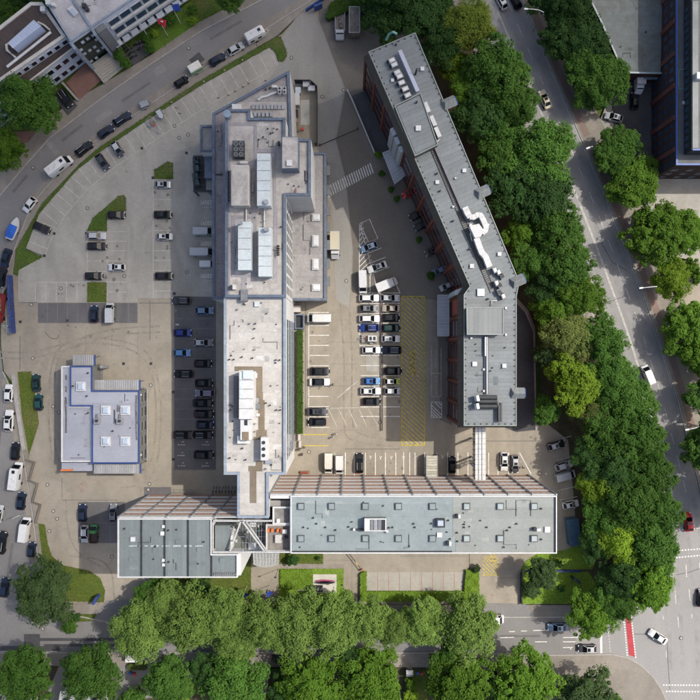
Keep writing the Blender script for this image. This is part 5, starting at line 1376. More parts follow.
P3 = WP([(10, -54), (43.4, -2), (71, 42.6), (91.6, 28.6), (240, -72), (150, -120)], z3)
MB().prism(P3, 0, z3).build('wall', bluew, tb)
MB().prism(inset(P3, 0.3), z3 - 0.2, z3 + 0.08).build('roof', M('pale_felt_roof', (0.40, 0.385, 0.385), rough=0.85, var=0.12, scale=0.3, stain=0.6, stain_scale=0.25, stain_col=(0.26, 0.24, 0.25)), tb)
MB().ring(P3, 0.4, z3 + 0.085, z3 + 0.35).build('parapet', para_l, tb)
MB().strip(WP([(73.8, 0), (91.2, 27)], z3), 0.5, z3 + 0.09, z3 + 0.5).build('roof_rib', para_l, tb)
s = MB().prism(WP([(68, 10), (72.6, 6.6), (79.4, 13.8), (74.6, 17.6)], z3), z3, z3 + 0.5).build('skylight', white_m, tb)
MB().prism(inset(WP([(68, 10), (72.6, 6.6), (79.4, 13.8), (74.6, 17.6)], z3 + 0.5), 0.2), z3 + 0.5, z3 + 0.6).build('dome', glass_l, s)
for (x, y, a) in ((83.6, 5, 2), (86.4, 8.4, 1.6), (47.6, 2, 2.2), (53, 4, 1.6)):
    rbox('vent_box', dark_m if x > 60 else white_m, tb, x - a, y - a, x + a, y + a, z3, z3 + 1.0)
# glass front of the tower
p, q = Vector(P3[2]), Vector(P3[3])
dd = (q - p).normalized(); nn = Vector((-dd.y, dd.x))
if nn.y > 0: nn = -nn
an = math.atan2(nn.y, nn.x)
c = (p + q) / 2
MB().box(c.x + nn.x * 0.1, c.y + nn.y * 0.1, 0.4, 0.2, (q - p).length - 0.4, z3 - 1.0, an).build('curtain_wall', glass_mat('green_dark_glass', (0.012, 0.022, 0.018)), tb)
for k in range(4):
    for r_ in range(5):
        cc = p + dd * ((q - p).length * (k + 0.5) / 4) + nn * 0.26
        if (k * 3 + r_) % 5 in (0, 2, 3):
            MB().box(cc.x, cc.y, 1.2 + r_ * 1.9, 0.06, 0.7, 0.9, an).build('pane', M('painted_light_pane', (0.45, 0.5, 0.55), rough=0.2), tb)  # white lights in the dark glass, put in as pale pane colour
for s_ in (0, 1):
    cc = p.lerp(q, s_) + nn * 0.8
    MB().box(cc.x, cc.y, 0, 2.0, 0.6, z3 + 0.2, an).build('fin_wall', para_l, tb)
    if s_: MB().box(cc.x + dd.x * 1.6, cc.y + dd.y * 1.6, 0, 1.2, 2.2, z3 - 0.4, an).build('fin_wall', mid_m, tb)
# ribbon windows of the long wing
p, q = Vector(P3[3]) + dd * 3.4, Vector(P3[4])
d2 = (q - p).normalized(); n2_ = Vector((-d2.y, d2.x))
if n2_.y > 0: n2_ = -n2_
a2 = math.atan2(n2_.y, n2_.x)
for r_, zz in enumerate((1.2, 4.6, 8.0)):
    MB().box(*((p + q) / 2 + n2_ * 0.25), zz - 0.6, 0.5, (q - p).length, 0.35, a2).build('sill_band', white_m, tb)
    for k in range(12):
        cc = p + d2 * ((q - p).length * (k + 0.5) / 12) + n2_ * 0.1
        window(tb, cc.x, cc.y, zz, a2, 2.6, 1.9, white_m, glass_b, 0.16)
# shed roofs at the foot of the wing, pale glass roof, duct
for k in range(9):
    a = Vector(W(118 + k * 8.4, 43 - k * 5.7, 2.8))
    MB().box(a.x, a.y, 2.5, 1.75, 1.3, 0.2, a2 + math.pi / 2).build('porch_panel', M('porch_glass', (0.42, 0.46, 0.50), rough=0.3), tb)
gl_ = MB().prism(WP([(8, 42.6), (33.4, 20), (41, 26), (13, 48)], 11.6), z1 + 0.08, 11.6).build('roof_lantern', M('lantern_glass', (0.40, 0.46, 0.60), rough=0.35, var=0.06), tb)
mb = MB()
Q = WP([(8, 42.6), (33.4, 20), (41, 26), (13, 48)], 11.6)
for k in range(13):
    t_ = k / 12
    mb.strip([tuple(Vector(Q[0]).lerp(Vector(Q[1]), t_)), tuple(Vector(Q[3]).lerp(Vector(Q[2]), t_))], 0.1, 11.604, 11.68)
mb.build('glazing_bar', white_m, gl_)
MB().tube([W(7, 67, 10), W(51, 32, 10)], 0.28, 6).build('roof_pipe', white_m, tb)
MB().tube([W(16, 58, 9.8), W(7, 50, 9.8), W(6.4, 45, 9.8), W(10, 43, 9.8)], 0.3, 6).build('roof_pipe', M('cream_pipe', (0.5, 0.48, 0.42)), tb)
MB().tube([W(38, 22, 9.8), W(44, 25, 9.8), W(50, 30, 9.8)], 0.2, 6).build('roof_pipe', MATS['cream_pipe'], tb)
rbox('vent_box', white_m, tb, 40, 6, 45, 11, z1, z1 + 1.2)
rbox('roof_light', glass_l, tb, 20, -4, 28, 4, 0, 5)
# steps and walls at the foot
st_ = thing('entrance_stairs', W(104, 66, 0), 'broad pale entrance steps below the glass front', 'stairs')
e0, e1, e2, e3 = [Vector(v) for v in WP([(92, 68), (112, 54), (122, 66), (103, 80)])]
for k in range(7):
    a, b = e0.lerp(e3, k / 7), e1.lerp(e2, k / 7)
    c_, d_ = e0.lerp(e3, (k + 1) / 7), e1.lerp(e2, (k + 1) / 7)
    MB().prism([tuple(a), tuple(b), tuple(d_), tuple(c_)], 0.1, 1.35 - 0.17 * k).build('step', greyp, st_)
for i, (a, b, lb) in enumerate((((64, 84), (79, 101), 'low concrete wall between parked car and garage ramp'), ((90, 64), (106, 84), 'low concrete wall between garage ramp and entrance steps'))):
    o = tag(MB().strip(WP([a, b]), 0.45, 0.1, 1.0).build('ramp_wall', kerb_m), lb, 'wall')

# ---- brick and blue building with low flat annex
kb_ = thing('blue_trim_brick_building', W(690, 90), 'dark brick building with bright blue roof edge beside the avenue trees', 'building')
zk = 11.0
PK = WP([(675.2, -60), (675.2, 165.6), (800, 165.6), (800, -60)], zk)
MB().prism(PK, 0, zk).build('wall', brick_d, kb_)
MB().prism(inset(PK, 0.2), zk - 0.2, zk + 0.06).build('roof', dim_rf, kb_)
MB().ring(PK, 0.36, zk + 0.065, zk + 0.4).build('parapet', blue_b, kb_)
facade(kb_, PK[0], PK[1], [0.6, 3.3, 6.0, 8.6], 24, 1.25, 1.7, dark_m, glass_b, out=-1, depth=0.14)
for k in range(7):
    yy = PK[0][1] + (PK[1][1] - PK[0][1]) * (k + 0.5) / 7
    MB().box(PK[0][0] - 0.14, yy, 0, 0.3, 1.0, zk - 0.1).build('pilaster', brick_m, kb_)
facade(kb_, PK[1], PK[2], [0.8, 3.6, 6.4], 8, 1.4, 1.7, dark_m, glass_b, out=-1, depth=0.14)
pn = rbox('penthouse', dark_m, kb_, 691.5, -40, 800, 150.4, zk, 14.2)
rbox('penthouse_roof', dim_rf, pn, 692.4, -40, 800, 149.4, 14.2, 14.28)
MB().strip(WP([(692, 150), (800, 150)], 14.2), 0.3, 14.2, 14.5).build('penthouse_trim', blue_b, pn)
xk = W(691.5, 0, 14.2)[0]
for k in range(20):
    yy = W(0, 8 + k * 7.2, 13)[1]
    MB().box(xk - 0.05, yy, zk + 0.6, 0.1, 1.0, 1.5).build('window', glass_b, pn)
rbox('roof_strip', M('pale_gravel_strip', (0.22, 0.23, 0.22)), pn, 692.6, 1, 698.4, 148, 14.29, 14.36)
rbox('roof_hatch', white_m, kb_, 683, 101, 686, 104, zk, zk + 0.4)
o = rbox('roof_unit', white_m, pn, 697, 72, 704, 78.6, 14.4, 15.4)
MB().ring(WP([(678, 69.6), (690, 69.6), (690, 89.6), (678, 89.6)], zk), 0.12, zk + 0.07, zk + 0.2).build('roof_frame', verdigris, kb_)
ga = thing('flat_annex_building', W(625, 40), 'low building with stained teal-grey flat roof by the blue-trimmed brick block', 'building')
PG = WP([(575, -40), (590, 0), (600, 20), (622.6, 71.4), (628, 73), (661, 73.6), (664, -40)], 5)
MB().prism(PG, 0, 5).build('wall', brick_d, ga)
MB().prism(inset(PG, 0.15), 4.8, 5.08).build('roof', teal_rf, ga)
MB().strip([PG[0], PG[1], PG[2], PG[3], PG[4], PG[5]], 0.35, 5.085, 5.3).build('parapet', M('pale_zinc', (0.34, 0.38, 0.38), rough=0.5), ga)
rbox('roof_drain', dark_m, ga, 645, 31, 647, 33, 5.08, 5.2)
rbox('porch_roof', M('blue_zinc', (0.16, 0.22, 0.27), rough=0.5), ga, 644, 74, 658, 79, 2.6, 3.0)

# ---- roofs of houses at the lower frame edge
def house(px0, py0, px1, py1, label, rm):
    cx, cy = (px0 + px1) / 2, (py0 + py1) / 2
    t = thing('garden_house', W(cx, cy), label, 'house')
    Q = WP([(px0, py0), (px1, py0), (px1, py1), (px0, py1)], 5)
    MB().prism(Q, 0, 5).build('wall', white_w, t)
    ym = (Q[0][1] + Q[2][1]) / 2
    E = inset(Q, -0.4)
    MB().prism(E, 5.0, 7.8, [(E[0][0], ym + 0.05), (E[1][0], ym + 0.05), (E[1][0], ym - 0.05), (E[0][0], ym - 0.05)]).build('roof', rm, t)
    for k in range(3):
        x = Q[0][0] + (Q[1][0] - Q[0][0]) * (k + 0.5) / 3
        MB().prism([(x - 0.5, Q[0][1] - 1.4), (x + 0.5, Q[0][1] - 1.4), (x + 0.5, Q[0][1] - 0.6), (x - 0.5, Q[0][1] - 0.6)], 5.4, 6.6).build('roof_window', glass_d, t)
house(-24, 692, 27, 740, 'pale-roofed house at the picture corner behind the two round trees', M('pale_roof', (0.34, 0.345, 0.35), rough=0.6, var=0.15, scale=1.2))
house(62, 693, 104, 740, 'pale-roofed house with skylights between two round street trees', MATS['pale_roof'])

# small roof clutter: cables, patches, drains (each roof's own child)
def clutter(parent, x0, y0, x1, y1, z, seed, n_patch, n_dot, n_cable, pm_, dm=dark_m):
    r_ = random.Random(seed)
    for k in range(n_patch):
        x, y = r_.uniform(x0, x1), r_.uniform(y0, y1)
        a, b = r_.uniform(1.2, 5), r_.uniform(0.8, 2.6)
        if r_.random() < 0.5: a, b = b, a
        MB().sheet(WP([(max(x0, x - a), max(y0, y - b)), (min(x1, x + a), max(y0, y - b + r_.uniform(-.3, .3))), (min(x1, x + a), min(y1, y + b)), (max(x0, x - a), min(y1, y + b))], z), z + 0.004 + 0.0006 * k).build('roof_patch', pm_[k % len(pm_)], parent)
    for k in range(n_dot):
        xx, yy, _ = W(r_.uniform(x0, x1), r_.uniform(y0, y1), z)
        MB().cyl(xx, yy, z, z + r_.uniform(0.15, 0.5), r_.uniform(0.08, 0.17), 6).build('roof_drain', dm, parent)
    for k in range(n_cable):
        x, y = r_.uniform(x0, x1), r_.uniform(y0, y1)
        pts = [(x, y)]
        for q in range(3):
            x, y = min(max(x + r_.uniform(-16, 16) * (q % 2), x0), x1), min(max(y + r_.uniform(-16, 16) * (1 - q % 2), y0), y1)
            pts.append((x, y))
        MB().tube([W(px_, py_, z + 0.1) for px_, py_ in pts], 0.05, 4).build('roof_cable', dm, parent)
pw1 = [M('patch_pale', (0.45, 0.44, 0.42), rough=0.9, var=0.15, scale=0.8), M('patch_grey', (0.30, 0.29, 0.275), rough=0.9, var=0.2, scale=0.8)]
pw2 = [M('patch_slab_a', (0.20, 0.235, 0.235), rough=0.9, var=0.15, scale=0.8), M('patch_slab_b', (0.265, 0.29, 0.285), rough=0.9, var=0.15, scale=0.8)]
pw3 = [M('patch_slate_a', (0.125, 0.145, 0.145), rough=0.8, var=0.15, scale=0.8), M('patch_slate_b', (0.175, 0.195, 0.19), rough=0.8, var=0.15, scale=0.8)]
clutter(off, 229, 300, 282, 364, 20.062, 3, 10, 10, 3, pw1)
clutter(off, 228, 400, 237, 470, 20.062, 4, 5, 6, 1, pw1)
clutter(off, 269, 380, 282, 470, 20.062, 5, 6, 8, 2, pw1)
clutter(off, 229, 206, 282, 292, 20.766, 6, 8, 12, 3, pw1)
clutter(off, 258, 120, 280, 150, 20.766, 7, 6, 8, 2, pw1)
clutter(off, 287, 170, 308, 193, 20.766, 8, 4, 5, 2, [pw1[1], M('red_gravel', (0.24, 0.13, 0.13), rough=1.0, var=0.4, scale=1.5)])
clutter(off, 293, 212, 310, 296, 6.066, 9, 7, 4, 2, [M('patch_mid', (0.25, 0.24, 0.23), rough=0.9, var=0.2, scale=0.8)])
clutter(off, 215, 120, 222, 296, 15.066, 10, 6, 3, 1, [M('patch_violet', (0.18, 0.17, 0.18), rough=0.9, var=0.2, scale=0.8)])
clutter(slab, 294, 499, 450, 549, ZB + 0.085, 11, 16, 14, 3, pw2)
clutter(slab, 460, 499, 552, 549, ZB + 0.075, 12, 10, 8, 3, [M('patch_g_a', (0.225, 0.235, 0.22), rough=0.9, var=0.15, scale=0.8), M('patch_g_b', (0.28, 0.29, 0.27), rough=0.9, var=0.15, scale=0.8)])
clutter(slab, 121, 521, 208, 574, ZB + 0.075, 13, 10, 5, 2, pw3)
clutter(pv, 96, 394, 135, 460, 5.466, 14, 6, 4, 2, [M('patch_pav', (0.23, 0.238, 0.265), rough=0.8, var=0.2, scale=0.8)])
clutter(pv, 66, 410, 89, 458, 4.666, 15, 4, 2, 1, [MATS['patch_pav']])
clutter(tb, 76, -10, 100, 10, 11.085, 16, 4, 4, 2, pw1)
clutter(ga, 600, 2, 655, 60, 5.085, 17, 6, 3, 1, [M('patch_teal', (0.12, 0.135, 0.125), rough=0.9, var=0.3, scale=0.6)])
clutter(bk, 470, 340, 508, 392, 18.665, 18, 5, 8, 2, pw3)
# ------------------------------------------------------------------ vehicles
def paint(name, col, rough=0.3, metal=0.0):
    if 'paint_' + name in MATS: return MATS['paint_' + name]
    m, t, b = new_mat('paint_' + name)
    b.inputs['Base Color'].default_value = (*col, 1)
    b.inputs['Roughness'].default_value = rough
    b.inputs['Metallic'].default_value = metal
    b.inputs['Coat Weight'].default_value = 0.15
    b.inputs['Specular IOR Level'].default_value = 0.3
    b.inputs['Coat Roughness'].default_value = 0.08
    N, L = t.nodes, t.links
    tc = N.new('ShaderNodeTexCoord'); n = N.new('ShaderNodeTexNoise'); n.inputs['Scale'].default_value = 2.0
    L.new(tc.outputs['Object'], n.inputs['Vector'])
    k = N.new('ShaderNodeMapRange'); k.inputs[3].default_value = 0.86; k.inputs[4].default_value = 1.1; L.new(n.outputs[0], k.inputs[0])
    s = N.new('ShaderNodeVectorMath'); s.operation = 'SCALE'; s.inputs[0].default_value = col; L.new(k.outputs[0], s.inputs['Scale'])
    L.new(s.outputs[0], b.inputs['Base Color'])
    MATS['paint_' + name] = m
    return m
PC = dict(black=(0.012, 0.013, 0.016), navy=(0.014, 0.022, 0.045), white=(0.58, 0.58, 0.57), silver=(0.42, 0.43, 0.44), grey=(0.16, 0.165, 0.175), dgrey=(0.05, 0.053, 0.06),
          blue=(0.018, 0.04, 0.20), sky=(0.12, 0.26, 0.48), steelb=(0.15, 0.22, 0.32), red=(0.50, 0.02, 0.025), cream=(0.55, 0.49, 0.35), beige=(0.38, 0.32, 0.25), dgreen=(0.014, 0.04, 0.036),
          teal=(0.016, 0.055, 0.062), green=(0.06, 0.22, 0.06), lime=(0.36, 0.42, 0.03), mauve=(0.17, 0.16, 0.20), dred=(0.20, 0.025, 0.022), brown=(0.05, 0.03, 0.022), offw=(0.56, 0.545, 0.475))
tyre_m = M('tyre_rubber', (0.018, 0.018, 0.018), rough=0.9)
head_m = M('headlamp', (0.7, 0.72, 0.75), rough=0.1, spec=0.7)
tail_m = M('tail_lamp', (0.28, 0.012, 0.012), rough=0.2, spec=0.6)
car_glass = glass_mat('car_glass', (0.006, 0.008, 0.01), 0.08)
car_glass.node_tree.nodes['Principled BSDF'].inputs['Specular IOR Level'].default_value = 0.25
shade_roof = M('panorama_roof', (0.015, 0.016, 0.018), rough=0.12, spec=0.6)

def loft(stations, smooth=35, name='body'):
    """stations: (x, halfwidth, z_bottom, z_top)"""
    mb = MB(); n = 8; vs = []
    for x, hw, zb, zt in stations:
        h = zt - zb
        vs += [(x, -hw * 0.86, zb), (x, -hw, zb + h * 0.25), (x, -hw * 0.985, zb + h * 0.72), (x, -hw * 0.84, zt),
               (x, hw * 0.84, zt), (x, hw * 0.985, zb + h * 0.72), (x, hw, zb + h * 0.25), (x, hw * 0.86, zb)]
    fs = []
    m = len(stations)
    for i in range(m - 1):
        for k in range(n):
            fs.append((i * n + k, (i + 1) * n + k, (i + 1) * n + (k + 1) % n, i * n + (k + 1) % n))
    fs += [tuple(range(n)), tuple(range(m * n - 1, (m - 1) * n - 1, -1))]
    mb.add(vs, fs)
    me = mb.mesh(name, (0, 0, 0), smooth)
    return me
def quadpane(name, pts, inward=0.0, th=0.02):
    """thin slab on four points (3d)"""
    P = [Vector(p) for p in pts]
    n = (P[1] - P[0]).cross(P[2] - P[0]).normalized()
    mb = MB()
    vs = [p + n * 0.004 for p in P] + [p + n * (0.004 + th) for p in P]
    mb.add(vs, [(3, 2, 1, 0), (4, 5, 6, 7), (0, 1, 5, 4), (1, 2, 6, 5), (2, 3, 7, 6), (3, 0, 4, 7)])
    return mb.mesh(name)
def shrink(pts, f, g):
    """inset a quad in its own plane: f along first edge, g along second"""
    a, b, c, d_ = [Vector(p) for p in pts]
    L_ = lambda p, q, t: p + (q - p) * t
    def at(u, v): return L_(L_(a, b, u), L_(d_, c, u), v)
    return [at(f, g), at(1 - f, g), at(1 - f, 1 - g), at(f, 1 - g)]
def wheel_mesh(r=0.32, w_=0.2):
    mb = MB(); n = 12
    for s in (0,):
        vs = [(r * math.cos(2 * math.pi * k / n), -w_ / 2, r * math.sin(2 * math.pi * k / n)) for k in range(n)] + [(r * math.cos(2 * math.pi * k / n), w_ / 2, r * math.sin(2 * math.pi * k / n)) for k in range(n)]
        fs = [tuple(range(n)), tuple(range(2 * n - 1, n - 1, -1))] + [(k, n + k, n + (k + 1) % n, (k + 1) % n) for k in range(n)]
        mb.add(vs, fs)
    return mb.mesh('wheel')
def car_parts(kind):
    spec = dict(
        #        L    W     H    belt  wsb   rf    rr    rwb   hoodz tailz
        small=(3.55, 1.62, 1.50, 0.92, 1.0, 0.28, -1.08, -1.62, 0.80, 0.86),
        hatch=(4.15, 1.78, 1.48, 0.92, 1.05, 0.26, -1.22, -1.90, 0.78, 0.86),
        sedan=(4.70, 1.82, 1.44, 0.92, 1.08, 0.22, -0.98, -1.78, 0.76, 0.86),
        estate=(4.65, 1.82, 1.48, 0.94, 1.08, 0.26, -1.52, -2.12, 0.77, 0.9),
        suv=(4.60, 1.90, 1.68, 1.04, 1.08, 0.34, -1.50, -2.12, 0.92, 1.0),
        mini=(4.85, 1.92, 1.90, 1.10, 1.55, 0.85, -2.05, -2.34, 0.92, 1.04),
    )[kind]
    L, Wd, H, belt, wsb, rf, rr, rwb, hz_, tz = spec
    hl, hw = L / 2, Wd / 2
    zb = 0.2
    st = [(-hl, hw * 0.74, 0.36, tz * 0.80), (-hl + 0.10, hw * 0.90, 0.27, tz * 0.96), (-hl + 0.35, hw * 0.98, zb, tz), (rwb + 0.1, hw, zb, belt), (0, hw, zb, belt), (wsb, hw * 0.99, zb, belt - 0.01),
          (wsb + (hl - wsb) * 0.45, hw * 0.97, zb, hz_ + 0.05), (hl - 0.32, hw * 0.92, 0.24, hz_ - 0.06), (hl - 0.10, hw * 0.80, 0.3, hz_ - 0.18), (hl, hw * 0.62, 0.38, hz_ - 0.28)]
    parts = [('body', loft(st), 'P')]
    bw, tw = hw * 0.92, hw * 0.64
    zt = H - 0.04
    b = [(rwb, -bw, belt - 0.03), (wsb, -bw * 0.98, belt - 0.03), (wsb, bw * 0.98, belt - 0.03), (rwb, bw, belt - 0.03)]
    t = [(rr, -tw, zt), (rf, -tw, zt), (rf, tw, zt), (rr, tw, zt)]
    mb = MB()
    mb.add(b + t, [(3, 2, 1, 0), (0, 1, 5, 4), (1, 2, 6, 5), (2, 3, 7, 6), (3, 0, 4, 7)])
    # crowned roof skin
    xm = (rr + rf) / 2
    r8 = [(rr, -tw, zt), (xm, -tw * 1.02, zt + 0.02), (rf, -tw, zt), (rr, -tw * .4, zt + 0.03), (xm, -tw * .4, zt + 0.06), (rf, -tw * .4, zt + 0.03), (rr, tw * .4, zt + 0.03), (xm, tw * .4, zt + 0.06), (rf, tw * .4, zt + 0.03), (rr, tw, zt), (xm, tw * 1.02, zt + 0.02), (rf, tw, zt)]
    mb.add(r8, [(0, 1, 4, 3), (1, 2, 5, 4), (3, 4, 7, 6), (4, 5, 8, 7), (6, 7, 10, 9), (7, 8, 11, 10)])
    parts.append(('roof', mb.mesh('roof', (0, 0, 0), 30), 'R'))
    ws = [b[1], b[2], t[2], t[1]]
    rw = [b[3], b[0], t[0], t[3]]
    sl = [b[0], b[1], t[1], t[0]]
    sr = [b[2], b[3], t[3], t[2]]
    parts.append(('windscreen', quadpane('windscreen', shrink(ws, 0.05, 0.03)), 'G'))
    parts.append(('rear_window', quadpane('rear_window', shrink(rw, 0.07, 0.08)), 'G'))
    parts.append(('side_window', quadpane('side_window', shrink(sl, 0.08, 0.14)), 'G'))
    parts.append(('side_window', quadpane('side_window', shrink(sr, 0.08, 0.14)), 'G'))
    wm = wheel_mesh(0.32 if kind != 'suv' else 0.36)
    for sx in (hl - 0.82, -hl + 0.78):
        for sy in (-1, 1):
            parts.append(('wheel', wm, 'T', (sx, sy * (hw - 0.09), 0.32 if kind != 'suv' else 0.36)))
    hm = MB().box(0, 0, 0, 0.30, 0.30, 0.10).mesh('headlight'); tm = MB().box(0, 0, 0, 0.14, 0.34, 0.12).mesh('tail_light')
    mm = MB().box(0, 0, 0, 0.14, 0.2, 0.13).mesh('mirror')
    for sy in (-1, 1):
        parts.append(('headlight', hm, 'H', (hl - 0.23, sy * hw * 0.66, hz_ - 0.22)))
        parts.append(('tail_light', tm, 'L', (-hl + 0.09, sy * hw * 0.64, tz * 0.80)))
        parts.append(('mirror', mm, 'P', (wsb - 0.28, sy * (hw + 0.05), belt)))
    return parts, L
def van_parts(kind):
    L, Wd, H = dict(van=(5.4, 2.0, 2.3), mvan=(4.6, 1.86, 1.95), pvan=(5.0, 1.95, 2.0), long=(6.0, 2.05, 2.6))[kind]
    hl, hw = L / 2, Wd / 2
    nose = hl - 0.75
    st = [(-hl, hw * 0.96, 0.35, H * 0.97), (-hl + 0.08, hw * 0.99, 0.3, H), (nose - 0.95, hw, 0.28, H), (nose - 0.75, hw, 0.28, H - 0.05)]
    body = loft(st, 30)
    st2 = [(nose - 0.76, hw, 0.28, 1.16), (nose, hw * 0.98, 0.28, 1.12), (hl - 0.3, hw * 0.93, 0.3, 1.0), (hl - 0.08, hw * 0.84, 0.32, 0.86), (hl, hw * 0.7, 0.4, 0.74)]
    parts = [('body', body, 'P'), ('bonnet', loft(st2, 30, 'bonnet'), 'P')]
    bw = hw * 0.96
    b = [(nose - 0.76, -bw, 1.12), (nose + 0.28, -bw * 0.94, 1.10), (nose + 0.28, bw * 0.94, 1.10), (nose - 0.76, bw, 1.12)]
    t = [(nose - 0.76, -bw * 0.84, H - 0.07), (nose - 0.52, -bw * 0.8, H - 0.1), (nose - 0.52, bw * 0.8, H - 0.1), (nose - 0.76, bw * 0.84, H - 0.07)]
    mb = MB(); mb.add(b + t, [(3, 2, 1, 0), (0, 1, 5, 4), (1, 2, 6, 5), (2, 3, 7, 6), (4, 5, 6, 7)])
    parts.append(('cab', mb.mesh('cab'), 'P'))
    parts.append(('windscreen', quadpane('windscreen', shrink([b[1], b[2], t[2], t[1]], 0.05, 0.05)), 'G'))
    parts.append(('side_window', quadpane('side_window', shrink([b[0], b[1], t[1], t[0]], 0.08, 0.14)), 'G'))
    parts.append(('side_window', quadpane('side_window', shrink([b[2], b[3], t[3], t[2]], 0.08, 0.14)), 'G'))
    parts.append(('rear_window', MB().box(-hl - 0.01, 0, H * 0.55, 0.03, Wd * 0.7, H * 0.28).mesh('rear_window'), 'G'))
    wm = wheel_mesh(0.34, 0.22)
    for sx in (hl - 0.9, -hl + 0.95):
        for sy in (-1, 1): parts.append(('wheel', wm, 'T', (sx, sy * (hw - 0.1), 0.34)))
    hm = MB().box(0, 0, 0, 0.26, 0.3, 0.14).mesh('headlight'); mm = MB().box(0, 0, 0, 0.14, 0.24, 0.2).mesh('mirror')
    for sy in (-1, 1):
        parts.append(('headlight', hm, 'H', (hl - 0.2, sy * hw * 0.68, 0.74)))
        parts.append(('mirror', mm, 'D', (nose - 0.1, sy * (hw + 0.06), 1.2)))
    if kind in ('van', 'mvan', 'pvan'):
        rb = MB()
        for k in range(4): rb.box(-hl + 0.6 + k * (L - 2.4) / 3.2, 0, H, 0.05, Wd * 0.72, 0.03)
        parts.append(('roof_ridge', rb.mesh('roof_ridge'), 'P'))
    return parts, L
def motorhome_parts():
    L, Wd, H = 6.2, 2.2, 2.85
    hl, hw = L / 2, Wd / 2
    parts = [('body', loft([(-hl, hw * 0.95, 0.4, H - 0.12), (-hl + 0.15, hw, 0.35, H), (hl - 1.7, hw, 0.35, H), (hl - 1.2, hw * 0.95, 0.9, H - 0.2)], 30), 'P'),
             ('bonnet', loft([(hl - 1.75, hw * 0.93, 0.3, 1.7), (hl - 0.9, hw * 0.9, 0.3, 1.3), (hl - 0.2, hw * 0.84, 0.32, 0.95), (hl, hw * 0.7, 0.4, 0.8)], 30, 'bonnet'), 'P')]
    b = [(hl - 1.2, -hw * 0.86, 1.55), (hl - 0.75, -hw * 0.8, 1.26), (hl - 0.75, hw * 0.8, 1.26), (hl - 1.2, hw * 0.86, 1.55)]
    parts.append(('windscreen', quadpane('windscreen', [(hl - 0.55, -hw * 0.74, 1.16), (hl - 0.55, hw * 0.74, 1.16), (hl - 1.22, hw * 0.78, 2.2), (hl - 1.22, -hw * 0.78, 2.2)]), 'G'))
    for (x, y, a) in ((hl - 1.9, 0, 0.34), (-0.4, 0.1, 0.22), (-0.9, -0.35, 0.18), (-hl + 1.0, 0.2, 0.22)):
        parts.append(('roof_hatch', MB().box(x, y, H, 2 * a, 2 * a, 0.09).mesh('roof_hatch'), 'K' if a > 0.3 else 'U'))
    parts.append(('side_window', MB().box(0, -hw - 0.005, 1.5, 1.3, 0.03, 0.6).mesh('side_window'), 'G'))
    parts.append(('awning', MB().box(-0.3, -hw - 0.06, H - 0.3, 3.4, 0.14, 0.14).mesh('awning'), 'U'))
    wm = wheel_mesh(0.34, 0.22)
    for sx in (hl - 1.0, -hl + 1.3):
        for sy in (-1, 1): parts.append(('wheel', wm, 'T', (sx, sy * (hw - 0.14), 0.34)))
    return parts, L
def caravan_parts():
    L, Wd, H = 4.6, 2.2, 2.6
    hl, hw = L / 2, Wd / 2
    parts = [('body', loft([(-hl, hw * 0.93, 0.45, H - 0.2), (-hl + 0.2, hw, 0.4, H), (hl - 0.5, hw, 0.4, H), (hl, hw * 0.93, 0.6, H - 0.5)], 30), 'P')]
    dr = MB(); dr.tube([(hl - 0.1, -0.6, 0.5), (hl + 1.2, 0, 0.45)], 0.05, 5); dr.tube([(hl - 0.1, 0.6, 0.5), (hl + 1.2, 0, 0.45)], 0.05, 5)
    parts.append(('drawbar', dr.mesh('drawbar'), 'U'))
    for (x, y, a) in ((1.2, 0.1, 0.32), (-0.6, 0.2, 0.18)):
        parts.append(('roof_hatch', MB().box(x, y, H, 2 * a, 2 * a, 0.09).mesh('roof_hatch'), 'K' if a > 0.3 else 'U'))
    for x in (-1.2, 0.7): parts.append(('side_window', MB().box(x, -hw - 0.005, 1.3, 0.9, 0.03, 0.6).mesh('side_window'), 'G'))
    wm = wheel_mesh(0.3, 0.2)
    for sy in (-1, 1): parts.append(('wheel', wm, 'T', (-0.2, sy * (hw - 0.12), 0.3)))
    return parts, L
